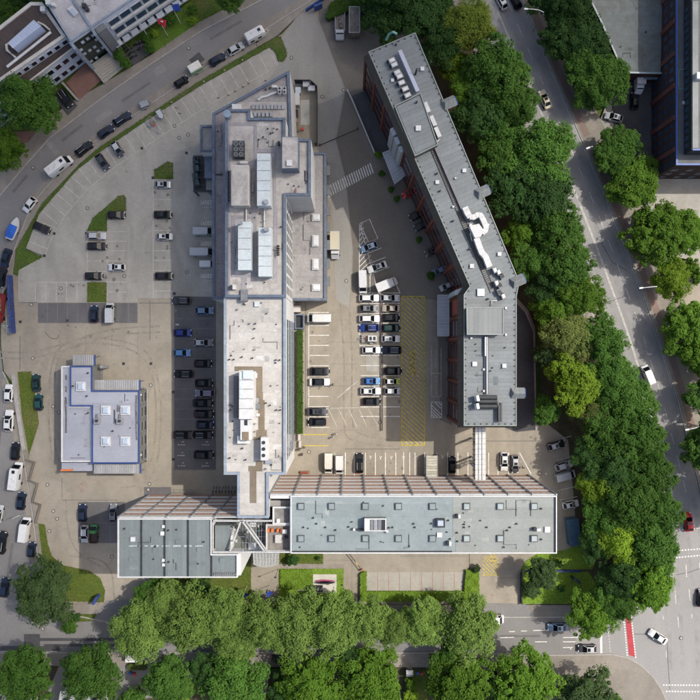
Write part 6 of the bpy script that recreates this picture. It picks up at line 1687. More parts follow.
def truck_parts(kind):
    """box: cab + box body; flat: cab + flatbed; con: container body on chassis"""
    L, Wd, H = dict(box=(5.9, 2.1, 2.9), flat=(6.6, 2.3, 1.6), con=(6.4, 2.5, 3.2), white=(5.4, 2.1, 2.8), pick=(4.4, 1.75, 1.4))[kind]
    hl, hw = L / 2, Wd / 2
    cab = hl - (1.75 if kind != 'pick' else 1.9)
    if kind == 'con': cab = hl - 0.3
    ch = 2.2 if kind != 'pick' else 1.8
    parts = []
    if kind in ('box', 'con', 'white'):
        bx = MB().box((-hl + cab) / 2, 0, 0.9, cab + hl - 0.12, Wd, H - 0.9)
        parts.append(('cargo_box', bx.mesh('cargo_box'), 'B'))
        fr = MB()
        for sy in (-1, 1): fr.box((-hl + cab) / 2, sy * (hw - 0.05), H, cab + hl - 0.14, 0.1, 0.05)
        for sx in (-hl + 0.06, cab - 0.12): fr.box(sx, 0, H + 0.051, 0.1, Wd - 0.02, 0.03)
        parts.append(('roof_rail', fr.mesh('roof_rail'), 'U'))
    else:
        zt = 1.0 if kind == 'flat' else 0.75
        bx = MB().box((-hl + cab) / 2, 0, zt - 0.12, cab + hl - 0.12, Wd, 0.12)
        parts.append(('load_bed', bx.mesh('load_bed'), 'B'))
        sd = MB()
        for sy in (-1, 1): sd.box((-hl + cab) / 2, sy * (hw - 0.04), zt, cab + hl - 0.14, 0.08, 0.5)
        sd.box(-hl + 0.05, 0, zt, 0.08, Wd - 0.18, 0.5); sd.box(cab - 0.14, 0, zt, 0.08, Wd - 0.18, 0.6)
        parts.append(('dropside', sd.mesh('dropside'), 'P' if kind == 'flat' else 'B'))
        if kind == 'flat':
            ld_ = MB()
            for k in range(3): ld_.box(-1.6 + k * 1.0, 0.2 * (k - 1), zt, 0.8, 0.5, 0.3 + 0.1 * k, 0.2 * k)
            parts.append(('load', ld_.mesh('load'), 'W'))
    if kind != 'con':
        parts.append(('cab', loft([(cab, hw * 0.94, 0.5, ch), (cab + 0.7, hw * 0.94, 0.45, ch + 0.02), (cab + 1.05, hw * 0.92, 0.45, ch - 0.35 if kind != 'pick' else 1.2), (hl - 0.2, hw * 0.88, 0.45, 1.1 if kind != 'pick' else 0.95), (hl, hw * 0.75, 0.5, 0.95 if kind != 'pick' else 0.8)], 30, 'cab'), 'P'))
        x1 = cab + 1.12
        parts.append(('windscreen', quadpane('windscreen', [(hl - 0.42, -hw * 0.74, 1.24 if kind != 'pick' else 1.08), (hl - 0.42, hw * 0.74, 1.24 if kind != 'pick' else 1.08), (cab + 0.78, hw * 0.72, ch + 0.0), (cab + 0.78, -hw * 0.72, ch + 0.0)]), 'G'))
        mm = MB().box(0, 0, 0, 0.14, 0.26, 0.3).mesh('mirror')
        for sy in (-1, 1): parts.append(('mirror', mm, 'D', (cab + 1.0, sy * (hw + 0.1), 1.4)))
    ch_ = MB()
    for sy in (-1, 1): ch_.box(0, sy * 0.4, 0.5, L - 0.4, 0.14, 0.2)
    parts.append(('chassis', ch_.mesh('chassis'), 'D'))
    wm = wheel_mesh(0.42 if kind != 'pick' else 0.3, 0.26)
    for sx in (hl - 1.0, -hl + 1.2):
        for sy in (-1, 1): parts.append(('wheel', wm, 'T', (sx, sy * (hw - 0.16), 0.42 if kind != 'pick' else 0.3)))
    return parts, L
PROTO = {}
def proto(kind):
    if kind not in PROTO:
        if kind in ('van', 'mvan', 'pvan', 'long'): PROTO[kind] = van_parts(kind)
        elif kind == 'motorhome': PROTO[kind] = motorhome_parts()
        elif kind == 'caravan': PROTO[kind] = caravan_parts()
        elif kind.startswith('truck_'): PROTO[kind] = truck_parts(kind[6:])
        else: PROTO[kind] = car_parts(kind)
        for p in PROTO[kind][0]:
            if not p[1].materials: p[1].materials.append(tyre_m)
    return PROTO[kind]
CATN = dict(van='van', mvan='van', pvan='van', long='van', motorhome='motorhome', caravan='caravan')
def vehicle(px, py, ang, kind, col, label, group=None, scale=1.0, roof=None, bed=None, z=0.05):
    parts, L = proto(kind)
    x, y, _ = W(px, py, 0.7)
    nm = dict(van='van', mvan='van', pvan='van', long='van', motorhome='motorhome', caravan='caravan').get(kind, 'truck' if kind.startswith('truck_') else 'parked_car')
    if nm == 'parked_car' and group == 'cars driving on the avenue': nm = 'moving_car'
    t = thing(nm, (x, y, z), label, {'parked_car': 'car', 'moving_car': 'car'}.get(nm, nm), group, R(ang))
    t.scale = (scale, 1.0 + (scale - 1) * 0.4, 1.0 + (scale - 1) * 0.3)
    mt = dict(P=paint(col, PC[col]), R=roof or paint(col, PC[col]), G=car_glass, T=tyre_m, H=head_m, L=tail_m, D=dark_m, U=white_m, K=shade_roof, B=bed or paint(col, PC[col]), W=wood_m)
    vr = random.Random(int(px * 13 + py * 7))
    if kind in XTRA:
        L0, H0, rr0, rf0, hw0 = XTRA[kind]
        ex = []
        if vr.random() < 0.4: ex.append(('sunroof', 'K'))
        if kind in ('estate', 'suv') and vr.random() < 0.7: ex.append(('roof_rail', 'U'))
        if vr.random() < 0.25: ex.append(('aerial', 'D'))
        parts = parts + [(n_, EXM[(kind, n_)], m_) for n_, m_ in ex]
    for p in parts:
        o = link(p[0], p[1], t)
        if len(p) > 3: o.location = p[3]
        o.material_slots[0].link = 'OBJECT'
        o.material_slots[0].material = mt[p[2]]
    return t
XTRA, EXM = {}, {}
for k_ in ('small', 'hatch', 'sedan', 'estate', 'suv'):
    L0, Wd0, H0, _, _, rf0, rr0 = {'small': (3.55, 1.62, 1.50, 0, 0, .28, -1.08), 'hatch': (4.15, 1.78, 1.48, 0, 0, .26, -1.22), 'sedan': (4.7, 1.82, 1.44, 0, 0, .22, -.98), 'estate': (4.65, 1.82, 1.48, 0, 0, .26, -1.52), 'suv': (4.6, 1.9, 1.68, 0, 0, .34, -1.5)}[k_]
    XTRA[k_] = (L0, H0, rr0, rf0, Wd0 / 2)
    EXM[(k_, 'sunroof')] = MB().box(rf0 - 0.42, 0, H0 - 0.02, 0.62, Wd0 * 0.42, 0.05).mesh('sunroof')
    EXM[(k_, 'roof_rail')] = MB().box((rf0 + rr0) / 2, Wd0 * 0.30, H0 - 0.03, rf0 - rr0 - 0.1, 0.05, 0.08).box((rf0 + rr0) / 2, -Wd0 * 0.30, H0 - 0.03, rf0 - rr0 - 0.1, 0.05, 0.08).mesh('roof_rail')
    EXM[(k_, 'aerial')] = MB().box(rr0 + 0.12, 0, H0 - 0.01, 0.18, 0.06, 0.1).mesh('aerial')
for me_ in EXM.values(): me_.materials.append(tyre_m)
glz = shade_roof
wr = paint('white', PC['white'])
sr = paint('silver', PC['silver'])
g1 = 'cars parked along the curved street'
g2 = 'cars in the grey paved bays'
g3 = 'cars in the dark bays beside the office block'
g4 = 'cars in the courtyard bays'
g5 = 'cars driving on the avenue'
g6 = 'cars under the brick block facade'
g7 = 'cars in the bays under the trees'
V = vehicle
V(181.4, 81.8, 33, 'small', 'black', 'small black car parked behind the green and white trailer', g1, z=0.02)
V(217.4, 59.4, 32, 'hatch', 'navy', 'dark blue car parked in front of the green and white trailer', g1, z=0.02)
V(235.6, 48.6, 30, 'hatch', 'silver', 'silver car parked behind the white caravan', g1, z=0.02)
V(255.6, 36.6, 29, 'caravan', 'white', 'white caravan parked beside the verge near the yard drive', z=0.02)
V(122.2, 118.8, 33, 'estate', 'navy', 'dark blue estate car parked by the verge, ahead of a similar one', g1, z=0.02)
V(105.8, 131.4, 35, 'hatch', 'navy', 'dark blue hatchback parked between black car and dark estate', g1, z=0.02)
V(84, 148.6, 38, 'estate', 'black', 'black estate car parked right ahead of the white motorhome', g1, z=0.02)
V(60.8, 166.6, 38, 'motorhome', 'white', 'white motorhome with roof hatches parked on the curved street', z=0.02)
V(29.6, 204.6, 232, 'hatch', 'white', 'white hatchback parked ahead of the boat trailer', g1, z=0.02, scale=0.95)
V(5.6, 258.6, 255, 'sedan', 'navy', 'dark saloon parked behind the covered boat', g1, z=0.02)
V(1.2, 277.4, 258, 'sedan', 'black', 'black saloon half out of the picture beside the blue fence', g1, z=0.02)
V(8.4, 393.4, 88, 'hatch', 'white', 'white hatchback at the head of the row beside the wedge lawn', g1, z=0.02)
V(9, 420.6, 87, 'suv', 'white', 'white off-roader parked beside the wedge lawn', g1, z=0.02, scale=1.08)
V(15.3, 451.2, 86, 'hatch', 'black', 'black hatchback parked behind the white camper van', g1, z=0.02)
V(17.4, 475.4, 83, 'motorhome', 'white', 'white camper van parked beside the zigzag wall', z=0.02, scale=0.98)
V(21.2, 501, 84, 'hatch', 'navy', 'dark blue car parked between camper van and white panel van', g1, z=0.02)
V(25.7, 529, 83, 'van', 'white', 'white panel van parked near the zigzag wall end', z=0.02, scale=1.0)
V(31.8, 549.6, 84, 'small', 'navy', 'small dark car parked behind the white panel van', g1, z=0.02)
V(-1.5, 514, 80, 'hatch', 'silver', 'silver car cut by the picture edge across from the panel van', g1, z=0.02)
V(1.6, 542.6, 82, 'suv', 'black', 'large black car parked across from the corner lawn', g1, z=0.02, scale=1.15)
V(4.6, 587.4, 82, 'estate', 'navy', 'dark estate car parked at the street junction', g1, z=0.02)
V(0.5, 308, 262, 'truck_flat', 'dred', 'red flatbed truck beside the blue fence at the picture edge', None, z=0.02)
V(65, 98, -55, 'estate', 'black', 'black car parked in the forecourt beside the garage ramp', None, z=0.12)
# grey bays
V(117.4, 149, -57, 'hatch', 'dgrey', 'dark grey hatchback with pale roof in a diagonal bay', g2, 0.92, sr)
V(102.4, 162, -55, 'hatch', 'dgrey', 'dark grey hatchback in the diagonal bay farther down the verge', g2)
V(41.8, 228, -24, 'hatch', 'black', 'lone black car in the diagonal bay near the verge tip', g2)
V(96.4, 235.8, 0, 'estate', 'silver', 'silver estate car touching the pointed grass island', g2, 0.95)
V(97, 246.2, 0, 'estate', 'black', 'black estate car parked below the silver estate', g2, 0.96)
V(116.4, 215, 0, 'hatch', 'black', 'black hatchback at the broad end of the pointed island', g2)
V(116.8, 267.2, 180, 'hatch', 'white', 'white hatchback facing the lone black car across the bay spine', g2, 0.96)
V(94, 276, 0, 'hatch', 'black', 'black hatchback directly above the square grass island', g2)
V(163, 184.6, 0, 'hatch', 'silver', 'silver hatchback below the small grass island', g2, 0.88)
V(163, 214.6, 0, 'hatch', 'black', 'black hatchback in the outer bays, the farther of two', g2)
V(165, 236.6, 0, 'small', 'white', 'small white car between two black ones in the outer bays', g2, 1.04)
V(164, 276, 0, 'hatch', 'black', 'black hatchback in the outer bays, the closer to the loading zone', g2)
V(94, 314, 90, 'hatch', 'navy', 'dark blue hatchback on the short dark bay strip', g2, 0.96)
V(110.2, 313, 90, 'mvan', 'silver', 'silver white van on the short dark bay strip', None)
V(204, 231.6, 0, 'mvan', 'silver', 'pale van in the loading zone, the farthest of three', None, 1.0)
V(203, 252.4, 0, 'van', 'silver', 'longest pale van in the loading zone, the middle one', None, 1.0)
V(208, 264.2, 0, 'mvan', 'white', 'short white van in the loading zone below the long one', None, 0.75)
# dark bays
V(181.4, 300.8, 180, 'estate', 'dgrey', 'dark grey estate at the top of the outer dark bay column', g3, 0.96)
V(182.6, 332.8, 0, 'hatch', 'blue', 'deep blue hatchback in the outer dark bay column', g3)
V(182, 352.8, 0, 'hatch', 'sky', 'light blue hatchback in the outer dark bay column', g3, 0.96)
V(183.6, 374, 180, 'estate', 'black', 'black estate below the light blue hatchback', g3, 0.96)
V(183.4, 435, 0, 'estate', 'black', 'black estate beside the painted bay names', g3)
V(204.2, 310.6, 0, 'hatch', 'steelb', 'steel blue hatchback at the top of the inner dark bays', g3, 1.04)
V(203.4, 342.6, 0, 'estate', 'grey', 'silver grey estate second in the inner dark bays', g3, 0.98, sr)
for i, (y, k, c, lb) in enumerate(((363.6, 'hatch', 'black', 'black hatchback third in the inner dark bays'), (383, 'hatch', 'black', 'black hatchback fourth in the inner dark bays'), (393, 'estate', 'mauve', 'mauve grey car fifth in the inner dark bays'), (403, 'sedan', 'black', 'black saloon sixth in the inner dark bays'), (414, 'estate', 'black', 'black estate seventh in the inner dark bays'), (424.8, 'hatch', 'navy', 'dark blue hatchback eighth in the inner dark bays'), (435, 'estate', 'black', 'black estate ninth in the inner dark bays'), (454.8, 'suv', 'black', 'black off-roader last in the inner dark bays after a gap'))):
    V(203 + (i % 3), y, 0 if i != 2 else 180, k, c, lb, g3)
V(36.2, 383, 92, 'sedan', 'dgreen', 'dark green saloon on the lawn edge facing the pavilion', None, 0.88)
V(38.6, 402.2, 92, 'hatch', 'teal', 'teal hatchback behind the dark green saloon by the lawn', None, 0.94)
V(82.6, 513, 90, 'hatch', 'navy', 'dark blue car at the edge of dark paving beside slate roof', None)
V(84.6, 534, 270, 'hatch', 'silver', 'silver hatchback beside the green pickup', None, 0.97)
V(113.4, 513, 90, 'estate', 'grey', 'grey estate car close to the slate roof corner', None, 0.92)
V(94.2, 533.6, 90, 'truck_pick', 'green', 'small green pickup with dark load bed beside silver hatchback', None, 0.95, None, paint('brown', PC['brown']))
# courtyard
V(335, 246, 270, 'truck_box', 'white', 'box truck with cream box and white cab beside the low annex', None, 1.02, None, paint('cream', PC['cream']))
V(369, 247, 200, 'hatch', 'steelb', 'steel blue hatchback in a slanted bay below the white frame', g4, 0.98, paint('paleblue', (0.4, 0.48, 0.58)))
V(377.2, 267, 200, 'sedan', 'white', 'white saloon with dark sunroof in a slanted bay', g4, 0.98)
V(386.6, 285, 22, 'truck_white', 'white', 'white box van with dark cab in the last slanted bay', None, 0.94)
V(362.6, 282.2, 272, 'van', 'white', 'white van parked along the hatched triangle', None, 0.95)
V(369, 298, 0, 'estate', 'white', 'white estate at the top of the bay column nearest the annex', g4)
V(390, 298, 0, 'estate', 'silver', 'silver estate at the top of the bay column nearest the hatched box', g4, 0.96)
V(368.6, 308.4, 0, 'hatch', 'grey', 'grey hatchback second in the column nearest the annex', g4)
V(390.6, 308.4, 180, 'sedan', 'beige', 'beige saloon second in the column nearest the hatched box', g4, 0.9)
V(369.4, 318.6, 0, 'estate', 'white', 'white estate third in the column nearest the annex', g4, 1.02)
V(390.8, 317.8, 0, 'hatch', 'black', 'black hatchback third in the column nearest the hatched box', g4)
V(369.2, 327.8, 180, 'estate', 'blue', 'dark blue estate fourth in the column nearest the annex', g4, 0.98)
V(390.8, 328, 0, 'estate', 'dgreen', 'dark green estate fourth in the column nearest the hatched box', g4, 0.96)
V(390.8, 338.8, 0, 'estate', 'white', 'white estate fifth in the column nearest the hatched box', g4, 0.92)
V(371.4, 350, 0, 'estate', 'white', 'white estate just below the trailer with two vents', g4, 0.9)
V(391.4, 350, 180, 'estate', 'navy', 'long dark blue estate beside the brown rail', g4, 1.02)
V(393, 371, 0, 'hatch', 'black', 'black hatchback alone below the long dark blue estate', g4)
V(371.4, 381, 0, 'hatch', 'sky', 'mid blue hatchback across from the lime car', g4, 0.95, paint('midblue', (0.04, 0.14, 0.42)))
V(392, 381.4, 0, 'small', 'lime', 'lime green small car with a white roof', g4, 1.0, wr)
V(370.6, 391, 0, 'estate', 'white', 'white estate across from the small silver car', g4, 1.02)
V(392.4, 391, 0, 'small', 'silver', 'small silver car below the lime green one', g4, 1.04, wr)
V(371.6, 401.6, 0, 'hatch', 'black', 'black hatchback last in the column nearest the annex', g4)
V(319.2, 318.4, 180, 'van', 'white', 'white panel van in the bay beside the dark pit by the annex', None, 1.02)
V(319.6, 371.4, 0, 'sedan', 'black', 'black saloon parked above the white one along the hedge', g4)
V(319.6, 382, 0, 'sedan', 'white', 'white saloon with dark roof along the hedge', g4, 1.0, glz)
V(317.2, 411.6, 0, 'sedan', 'dgrey', 'dark grey saloon along the hedge, above a black car', g4)
V(317, 422, 180, 'hatch', 'black', 'black car last in the hedge row above the yellow lines', g4, 1.02)
V(328.4, 463, 270, 'pvan', 'offw', 'cream van nose to the striped facade', None, 0.95)
V(339.2, 464.6, 270, 'pvan', 'white', 'white van beside the cream van', None, 0.86)
V(359.5, 463, 90, 'estate', 'black', 'black estate alone in the bays under the striped facade', g4, 1.0)
V(452.2, 464.6, 90, 'hatch', 'black', 'black hatchback in the shadow of the footbridge', g4, 0.94)
V(504.2, 461.6, 270, 'hatch', 'white', 'white hatchback beside the footbridge, nearer it', g4, 1.04)
V(515, 464, 270, 'hatch', 'dgrey', 'dark grey hatchback with pale roof beside a white one', g4, 1.0, sr)
V(556.6, 445.2, 17, 'hatch', 'black', 'black hatchback with pale roof at the top of tree-side bays', g7, 1.02, sr)
V(563.8, 465.6, 17, 'hatch', 'silver', 'silver hatchback right above the light van by the trees', g7)
V(565.2, 475.6, 14, 'mvan', 'silver', 'light silver van in the bays beside the trees', None, 1.0)
V(570.6, 504.4, 12, 'hatch', 'white', 'white hatchback half hidden by leaves above the blue container', g7, 0.92)
# under brick facade
for (x, y, c, lb) in ((415.6, 214.6, 'black', 'black car with pale bonnet tucked under the brick facade'), (419.4, 225.6, 'navy', 'dark blue car second from the upper end under the brick facade'), (430, 251, 'dgrey', 'dark car in the middle of the brick facade row'), (437.6, 270.4, 'steelb', 'blue car near the corner canopy under the brick facade'), (407.6, 193, 'red', 'red car tucked by the white canopy of the brick block'), (445, 286, 'silver', 'silver car closest to the ribbed corner canopy')):
    V(x + 2, y, 204, 'small' if c != 'black' else 'hatch', c, lb, g6)
# avenue and streets
V(647.4, 374.6, 112, 'mvan', 'white', 'white van driving along the avenue past the leafy shadow', g5, 0.98, z=0.0)
V(688.6, 522, 98, 'hatch', 'red', 'red hatchback on the avenue near the stop line', g5, 1.06, z=0.0)
V(658, 637, 147, 'sedan', 'white', 'white car turning out of the side street', g5, 1.0, z=0.0)
V(701.5, 598, 88, 'hatch', 'black', 'black car cut by the picture edge at the junction', g5, 1.0, z=0.0)
V(501.5, 1, 118, 'hatch', 'white', 'white car at the top edge of the avenue', g5, 1.0, z=0.0)
V(515.4, 0.5, 118, 'hatch', 'black', 'black car beside the white one at the top of avenue', g5, 1.0, z=0.0)
V(545, 99.2, 113, 'sedan', 'cream', 'cream taxi-coloured saloon on the avenue', g5, 0.98, z=0.0)
V(613.6, 117.4, 165, 'hatch', 'silver', 'silver car parked between avenue trees and brick building', None, 1.0, z=0.16)
V(634.4, 101, 90, 'hatch', 'black', 'black car behind the white box truck by the brick building', None, 0.95, z=0.16)
V(637.6, 84, 270, 'truck_white', 'white', 'white box truck reversed against the flat annex', None, 0.9, z=0.16)
V(557.8, 627.4, 180, 'sedan', 'steelb', 'blue grey saloon driving on the side street', None, 1.0, paint('paleblue', (0.4, 0.48, 0.58)), z=0.01)
V(587.2, 648.6, 180, 'hatch', 'dgrey', 'dark car with pale roof waiting at the side street stop line', None, 1.04, sr, z=0.0)
V(261, 685, 90, 'sedan', 'white', 'white car on the front drive between round trees', None, 1.0, z=0.05)
V(280.6, 658.8, 0, 'hatch', 'black', 'black car half under the light green tree row', None, 1.0, z=0.13)
V(136, 656.4, 0, 'mvan', 'white', 'white van roof poking out below the light green trees', None, 0.9, z=0.13)
V(492, 619, 0, 'van', 'white', 'white van nose poking out beyond the last light green tree', None, 1.0, z=0.02)
V(340, 26, 270, 'truck_flat', 'silver', 'grey flatbed truck with scrap load at the drive hedge', None, 1.0, None, M('grimy_bed', (0.22, 0.20, 0.19), rough=0.9, var=0.4, scale=1.5))
V(354.4, 26, 270, 'truck_con', 'beige', 'rusty-topped cargo body parked next to flatbed truck', None, 0.98, None, M('rusty_box_top', (0.19, 0.165, 0.14), rough=0.9, var=0.35, scale=1.0, stain=0.7, stain_scale=0.6, stain_col=(0.09, 0.075, 0.06)))
V(364.6, 6.6, 280, 'van', 'dgrey', 'dark van in the shade behind the cargo body', None, 1.0)
V(372, 3.6, 285, 'estate', 'steelb', 'blue grey car in the shade beside the dark van', None, 1.0)

# covered boat on trailer
x, y, _ = W(14, 229, 0.8)
bt = thing('boat', (x, y, 0.05), 'small white boat under a blue cover on its trailer', 'boat', None, R(67))
hull = loft([(-2.6, 0.75, 0.7, 1.35), (-2.2, 0.95, 0.55, 1.4), (0, 1.05, 0.5, 1.45), (1.3, 0.85, 0.55, 1.5), (2.2, 0.42, 0.75, 1.55), (2.7, 0.06, 1.1, 1.58)], 40, 'hull'); hull.materials.append(white_m)
link('hull', hull, bt)
cv = loft([(-2.3, 0.72, 1.38, 1.5), (-1.9, 0.9, 1.4, 1.62), (-0.4, 0.98, 1.42, 1.85), (0.6, 0.94, 1.45, 1.7), (0.8, 0.88, 1.46, 1.52)], 40, 'cover'); cv.materials.append(M('blue_tarpaulin', (0.02, 0.10, 0.42), rough=0.7, var=0.25, scale=2))
link('cover', cv, bt)
for nm, mb, mt in (('trailer_frame', MB().tube([(-2.2, -0.5, 0.45), (1.2, -0.4, 0.45), (3.4, 0, 0.45)], 0.06, 5).tube([(-2.2, 0.5, 0.45), (1.2, 0.4, 0.45), (3.4, 0, 0.45)], 0.06, 5), steel), ('outboard_motor', MB().box(-2.75, 0, 0.6, 0.35, 0.35, 0.9), dark_m)):
    me = mb.mesh(nm); me.materials.append(mt); link(nm, me, bt)
wm = wheel_mesh(0.28, 0.18); wm.materials.append(tyre_m)
for sy in (-1, 1): link('wheel', wm, bt).location = (-0.6, sy * 0.8, 0.28)
def trailer(px, py, ang, L, Wd, label, load):
    x, y, _ = W(px, py)
    t = thing('trailer', (x, y, 0.05), label, 'trailer', None, R(ang))
    fr = MB()
    for sy in (-1, 1):
        fr.tube([(-L / 2, sy * Wd / 2, 0.5), (L * 0.2, sy * Wd / 2, 0.5), (L / 2 + 0.9, 0, 0.45)], 0.06, 5)
    for k in range(4): fr.tube([(-L / 2 + k * L * 0.23, -Wd / 2, 0.5), (-L / 2 + k * L * 0.23, Wd / 2, 0.5)], 0.045, 5)
    me = fr.mesh('frame'); me.materials.append(steel); link('frame', me, t)
    for sy in (-1, 1):
        link('wheel', wm, t).location = (-0.3, sy * (Wd / 2 + 0.12), 0.28)
        me = MB().box(-0.3, sy * (Wd / 2 + 0.12), 0.6, 0.8, 0.22, 0.04).mesh('mudguard'); me.materials.append(steel); link('mudguard', me, t)
    for nm, mb, mt in load:
        me = mb.mesh(nm); me.materials.append(mt); link(nm, me, t)
    return t
trailer(153.4, 125, -52, 3.4, 1.5, 'bare grey boat trailer frame in the diagonal bays', [('cradle', MB().box(-0.4, 0, 0.56, 1.4, 0.3, 0.2), wood_m), ('roller', MB().box(0.4, 0.1, 0.56, 0.3, 0.7, 0.18), red_m)])
trailer(161.4, 116, -58, 2.4, 1.4, 'trailer carrying a silver dinghy next to the bare frame', [('dinghy', MB().prism([(-1.2, -0.5), (0.4, -0.5), (1.0, 0), (0.4, 0.5), (-1.2, 0.5)], 0.6, 1.0, [(-1.1, -0.55), (0.5, -0.55), (1.15, 0), (0.5, 0.55), (-1.1, 0.55)]), paint('silver', PC['silver']))])
trailer(145.6, 105.6, 20, 2.2, 1.5, 'grey mesh-sided trailer parked on the street by the verge', [('mesh_side', MB().box(0, 0, 0.56, 2.1, 1.4, 0.5), mid_m), ('mesh_top', MB().box(0, 0, 1.06, 2.0, 1.3, 0.04), steel)])
trailer(196, 69.6, 30, 3.0, 2.0, 'trailer with white tarpaulin top and green sides on the street', [('side_boards', MB().box(0, 0, 0.56, 3.0, 2.0, 0.9), paint('green', PC['green'])), ('tarpaulin', MB().prism([(-1.52, -1.02), (1.52, -1.02), (1.52, 1.02), (-1.52, 1.02)], 1.2, 1.75, [(-1.4, -0.8), (1.4, -0.8), (1.4, 0.8), (-1.4, 0.8)]), M('white_tarp', (0.62, 0.60, 0.54), rough=0.8, var=0.15, scale=2))])
trailer(370, 338.6, 180, 3.6, 1.8, 'low trailer with a white box and two dark vents', [('deck', MB().box(0, 0, 0.56, 3.9, 1.9, 0.08), M('trailer_deck', (0.25, 0.23, 0.2), rough=0.9)), ('unit', MB().box(-0.5, 0, 0.65, 2.0, 1.35, 0.9), white_m), ('vent', MB().box(-0.95, 0, 1.55, 0.55, 0.8, 0.06).box(-0.1, 0, 1.55, 0.55, 0.8, 0.06), dark_m), ('stop', MB().box(1.0, -0.1, 0.65, 0.25, 0.25, 0.5), red_m)])
# long-distance items
x, y, _ = W(430.6, 464.4)
pt = thing('covered_flatbed', (x, y, 0.05), 'flat trailer stacked with pale yellow boards under the striped facade', 'trailer')
for k in range(8):
    MB().box(x, y + 2.1 - k * 0.6, 2.2, 2.35, 0.54, 0.14).build('board', M('pale_boards', (0.40, 0.385, 0.31), rough=0.8, var=0.15, scale=1.2, rnd=0.2), pt)
mb = MB()
for sx in (-1, 1):
    mb.box(x + sx * 1.27, y, 0.3, 0.1, 5.0, 2.1)
mb.build('side_rail', steel, pt); MB().box(x, y - 2.6, 0.3, 2.0, 0.3, 0.6).build('tailboard', white_m, pt)
for sx in (-1, 1):
    for q in (-1.4, 1.4): link('wheel', wm, pt).matrix_local = Matrix.Translation((sx * 1.0, q, 0.28)) @ Matrix.Rotation(math.pi / 2, 4, 'Z')
x, y, _ = W(573, 531.4, 1.5)
ct = thing('shipping_container', (x, y, 0.05), 'blue steel container under the trees by the gable end', 'container', None, R(-83))
me = MB().box(0, 0, 0.1, 6.0, 2.5, 2.5).mesh('shell'); me.materials.append(M('container_blue', (0.045, 0.095, 0.15), rough=0.6, var=0.25, scale=1.5, stain=0.5, stain_scale=0.6)); link('shell', me, ct)
mb = MB()
for k in range(14): mb.box(-2.8 + k * 0.43, 0, 2.6, 0.18, 2.4, 0.05)
me = mb.mesh('roof_ribs'); me.materials.append(MATS['container_blue']); link('roof_ribs', me, ct)
me = MB().box(3.03, 0, 0.2, 0.08, 2.3, 2.2).mesh('door'); me.materials.append(mid_m); link('door', me, ct)

# ------------------------------------------------------------------ street furniture
def lamp(hx, hy, bx, by, label):
    """street lamp: luminaire over picture point hx,hy (9 m up), mast foot at bx,by"""
    B = Vector(W(bx, by)); Hd = Vector(W(hx, hy, 9.2))
    t = thing('street_lamp', B, label, 'street lamp', 'street lamps along the avenue')
    dirv = (Hd - B); dirv.z = 0
    MB().tube([B, B + Vector((0, 0, 8.4))], 0.1, 8, 0.06).build('mast', steel, t)
    MB().tube([B + Vector((0, 0, 8.3)), B + dirv * 0.3 + Vector((0, 0, 9.1)), B + dirv * 0.65 + Vector((0, 0, 9.3)), Hd + Vector((0, 0, 0.05))], 0.08, 6).build('arm', white_m, t)
    a = math.atan2(dirv.y, dirv.x)
    MB().box(Hd.x, Hd.y, 9.15, 0.8, 0.34, 0.16, a).build('luminaire', white_m, t)
    MB().box(Hd.x, Hd.y, 9.10, 0.6, 0.26, 0.05, a).build('lens', glass_l, t)
lamp(526, 9, 533, 31, 'street lamp arching over the top of the avenue')
lamp(588, 148, 579, 158, 'street lamp beside the avenue by the red cycle path')
lamp(641, 288, 640, 290, 'street lamp whose thin shadow crosses the avenue')
lamp(687, 429.6, 680, 422, 'street lamp over the darkest leafy shadow of the avenue')
def post(name, px, py, h, label, cat, mat=steel, r=0.07, head=None):
    x, y, _ = W(px, py)
    t = thing(name, (x, y, 0.03), label, cat)
    MB().cyl(x, y, 0.03, h, r, 8).build('pole', mat, t)
    if head: head(x, y, h, t)
    return t
def flag(mat, ang, wd=1.6, ht=1.0, band=None):
    def f(x, y, h, t):
        d_ = Vector((math.cos(ang), math.sin(ang)))
        n_ = 6; mb = MB(); vs = []
        for k in range(n_ + 1):
            s = k / n_ * wd
            wv = 0.14 * math.sin(s * 3.2)
            vs += [(x + d_.x * s - d_.y * (wv + s * .3), y + d_.y * s + d_.x * (wv + s * .3), h - 0.2 - s * 0.12), (x + d_.x * s - d_.y * (wv - .75 ), y + d_.y * s + d_.x * (wv - .75), h - ht - s * 0.12)]
        mb.add(vs, [(2 * k, 2 * k + 2, 2 * k + 3, 2 * k + 1) for k in range(n_)])
        o = mb.build('flag', mat, t)
        so = o.modifiers.new('thick', 'SOLIDIFY'); so.thickness = 0.02
        if band:
            MB().box(x + d_.x * wd * 0.5, y + d_.y * wd * 0.5, h - ht * 0.55, wd * 0.32, 0.5, 0.08, ang).build('emblem', band, t)
        MB().cyl(x, y, h, h + 0.12, 0.1, 8).build('finial', steel, t)
    return f
post('flagpole', 168, 36, 8, 'flagpole with a red and white flag on the corner lawn', 'flagpole', white_m, 0.06, flag(M('red_cloth', (0.42, 0.02, 0.03), rough=0.8), R(-20), 1.7, 1.1, white_m))
post('flagpole', 181, 24, 8, 'flagpole with a dark blue flag on the corner lawn', 'flagpole', white_m, 0.06, flag(M('blue_cloth', (0.012, 0.04, 0.22), rough=0.8), R(15), 1.6, 1.2))
post('flagpole', 149, 38, 8, 'bare white flagpole nearest the bicycle court', 'flagpole', white_m, 0.09)
post('flagpole', 247, 586, 7, 'flagpole with blue flag on the lawn side of the entrance path', 'flagpole', white_m, 0.05, flag(MATS['blue_cloth'], R(40), 1.2, 0.9))
post('flagpole', 270, 585, 7, 'flagpole with blue flag on the sculpture side of the entrance path', 'flagpole', white_m, 0.05, flag(MATS['blue_cloth'], R(50), 1.2, 0.9))
def sq_lamp(x, y, h, t):
    MB().box(x, y, h, 0.55, 0.3, 0.1).build('luminaire', dark_m, t)
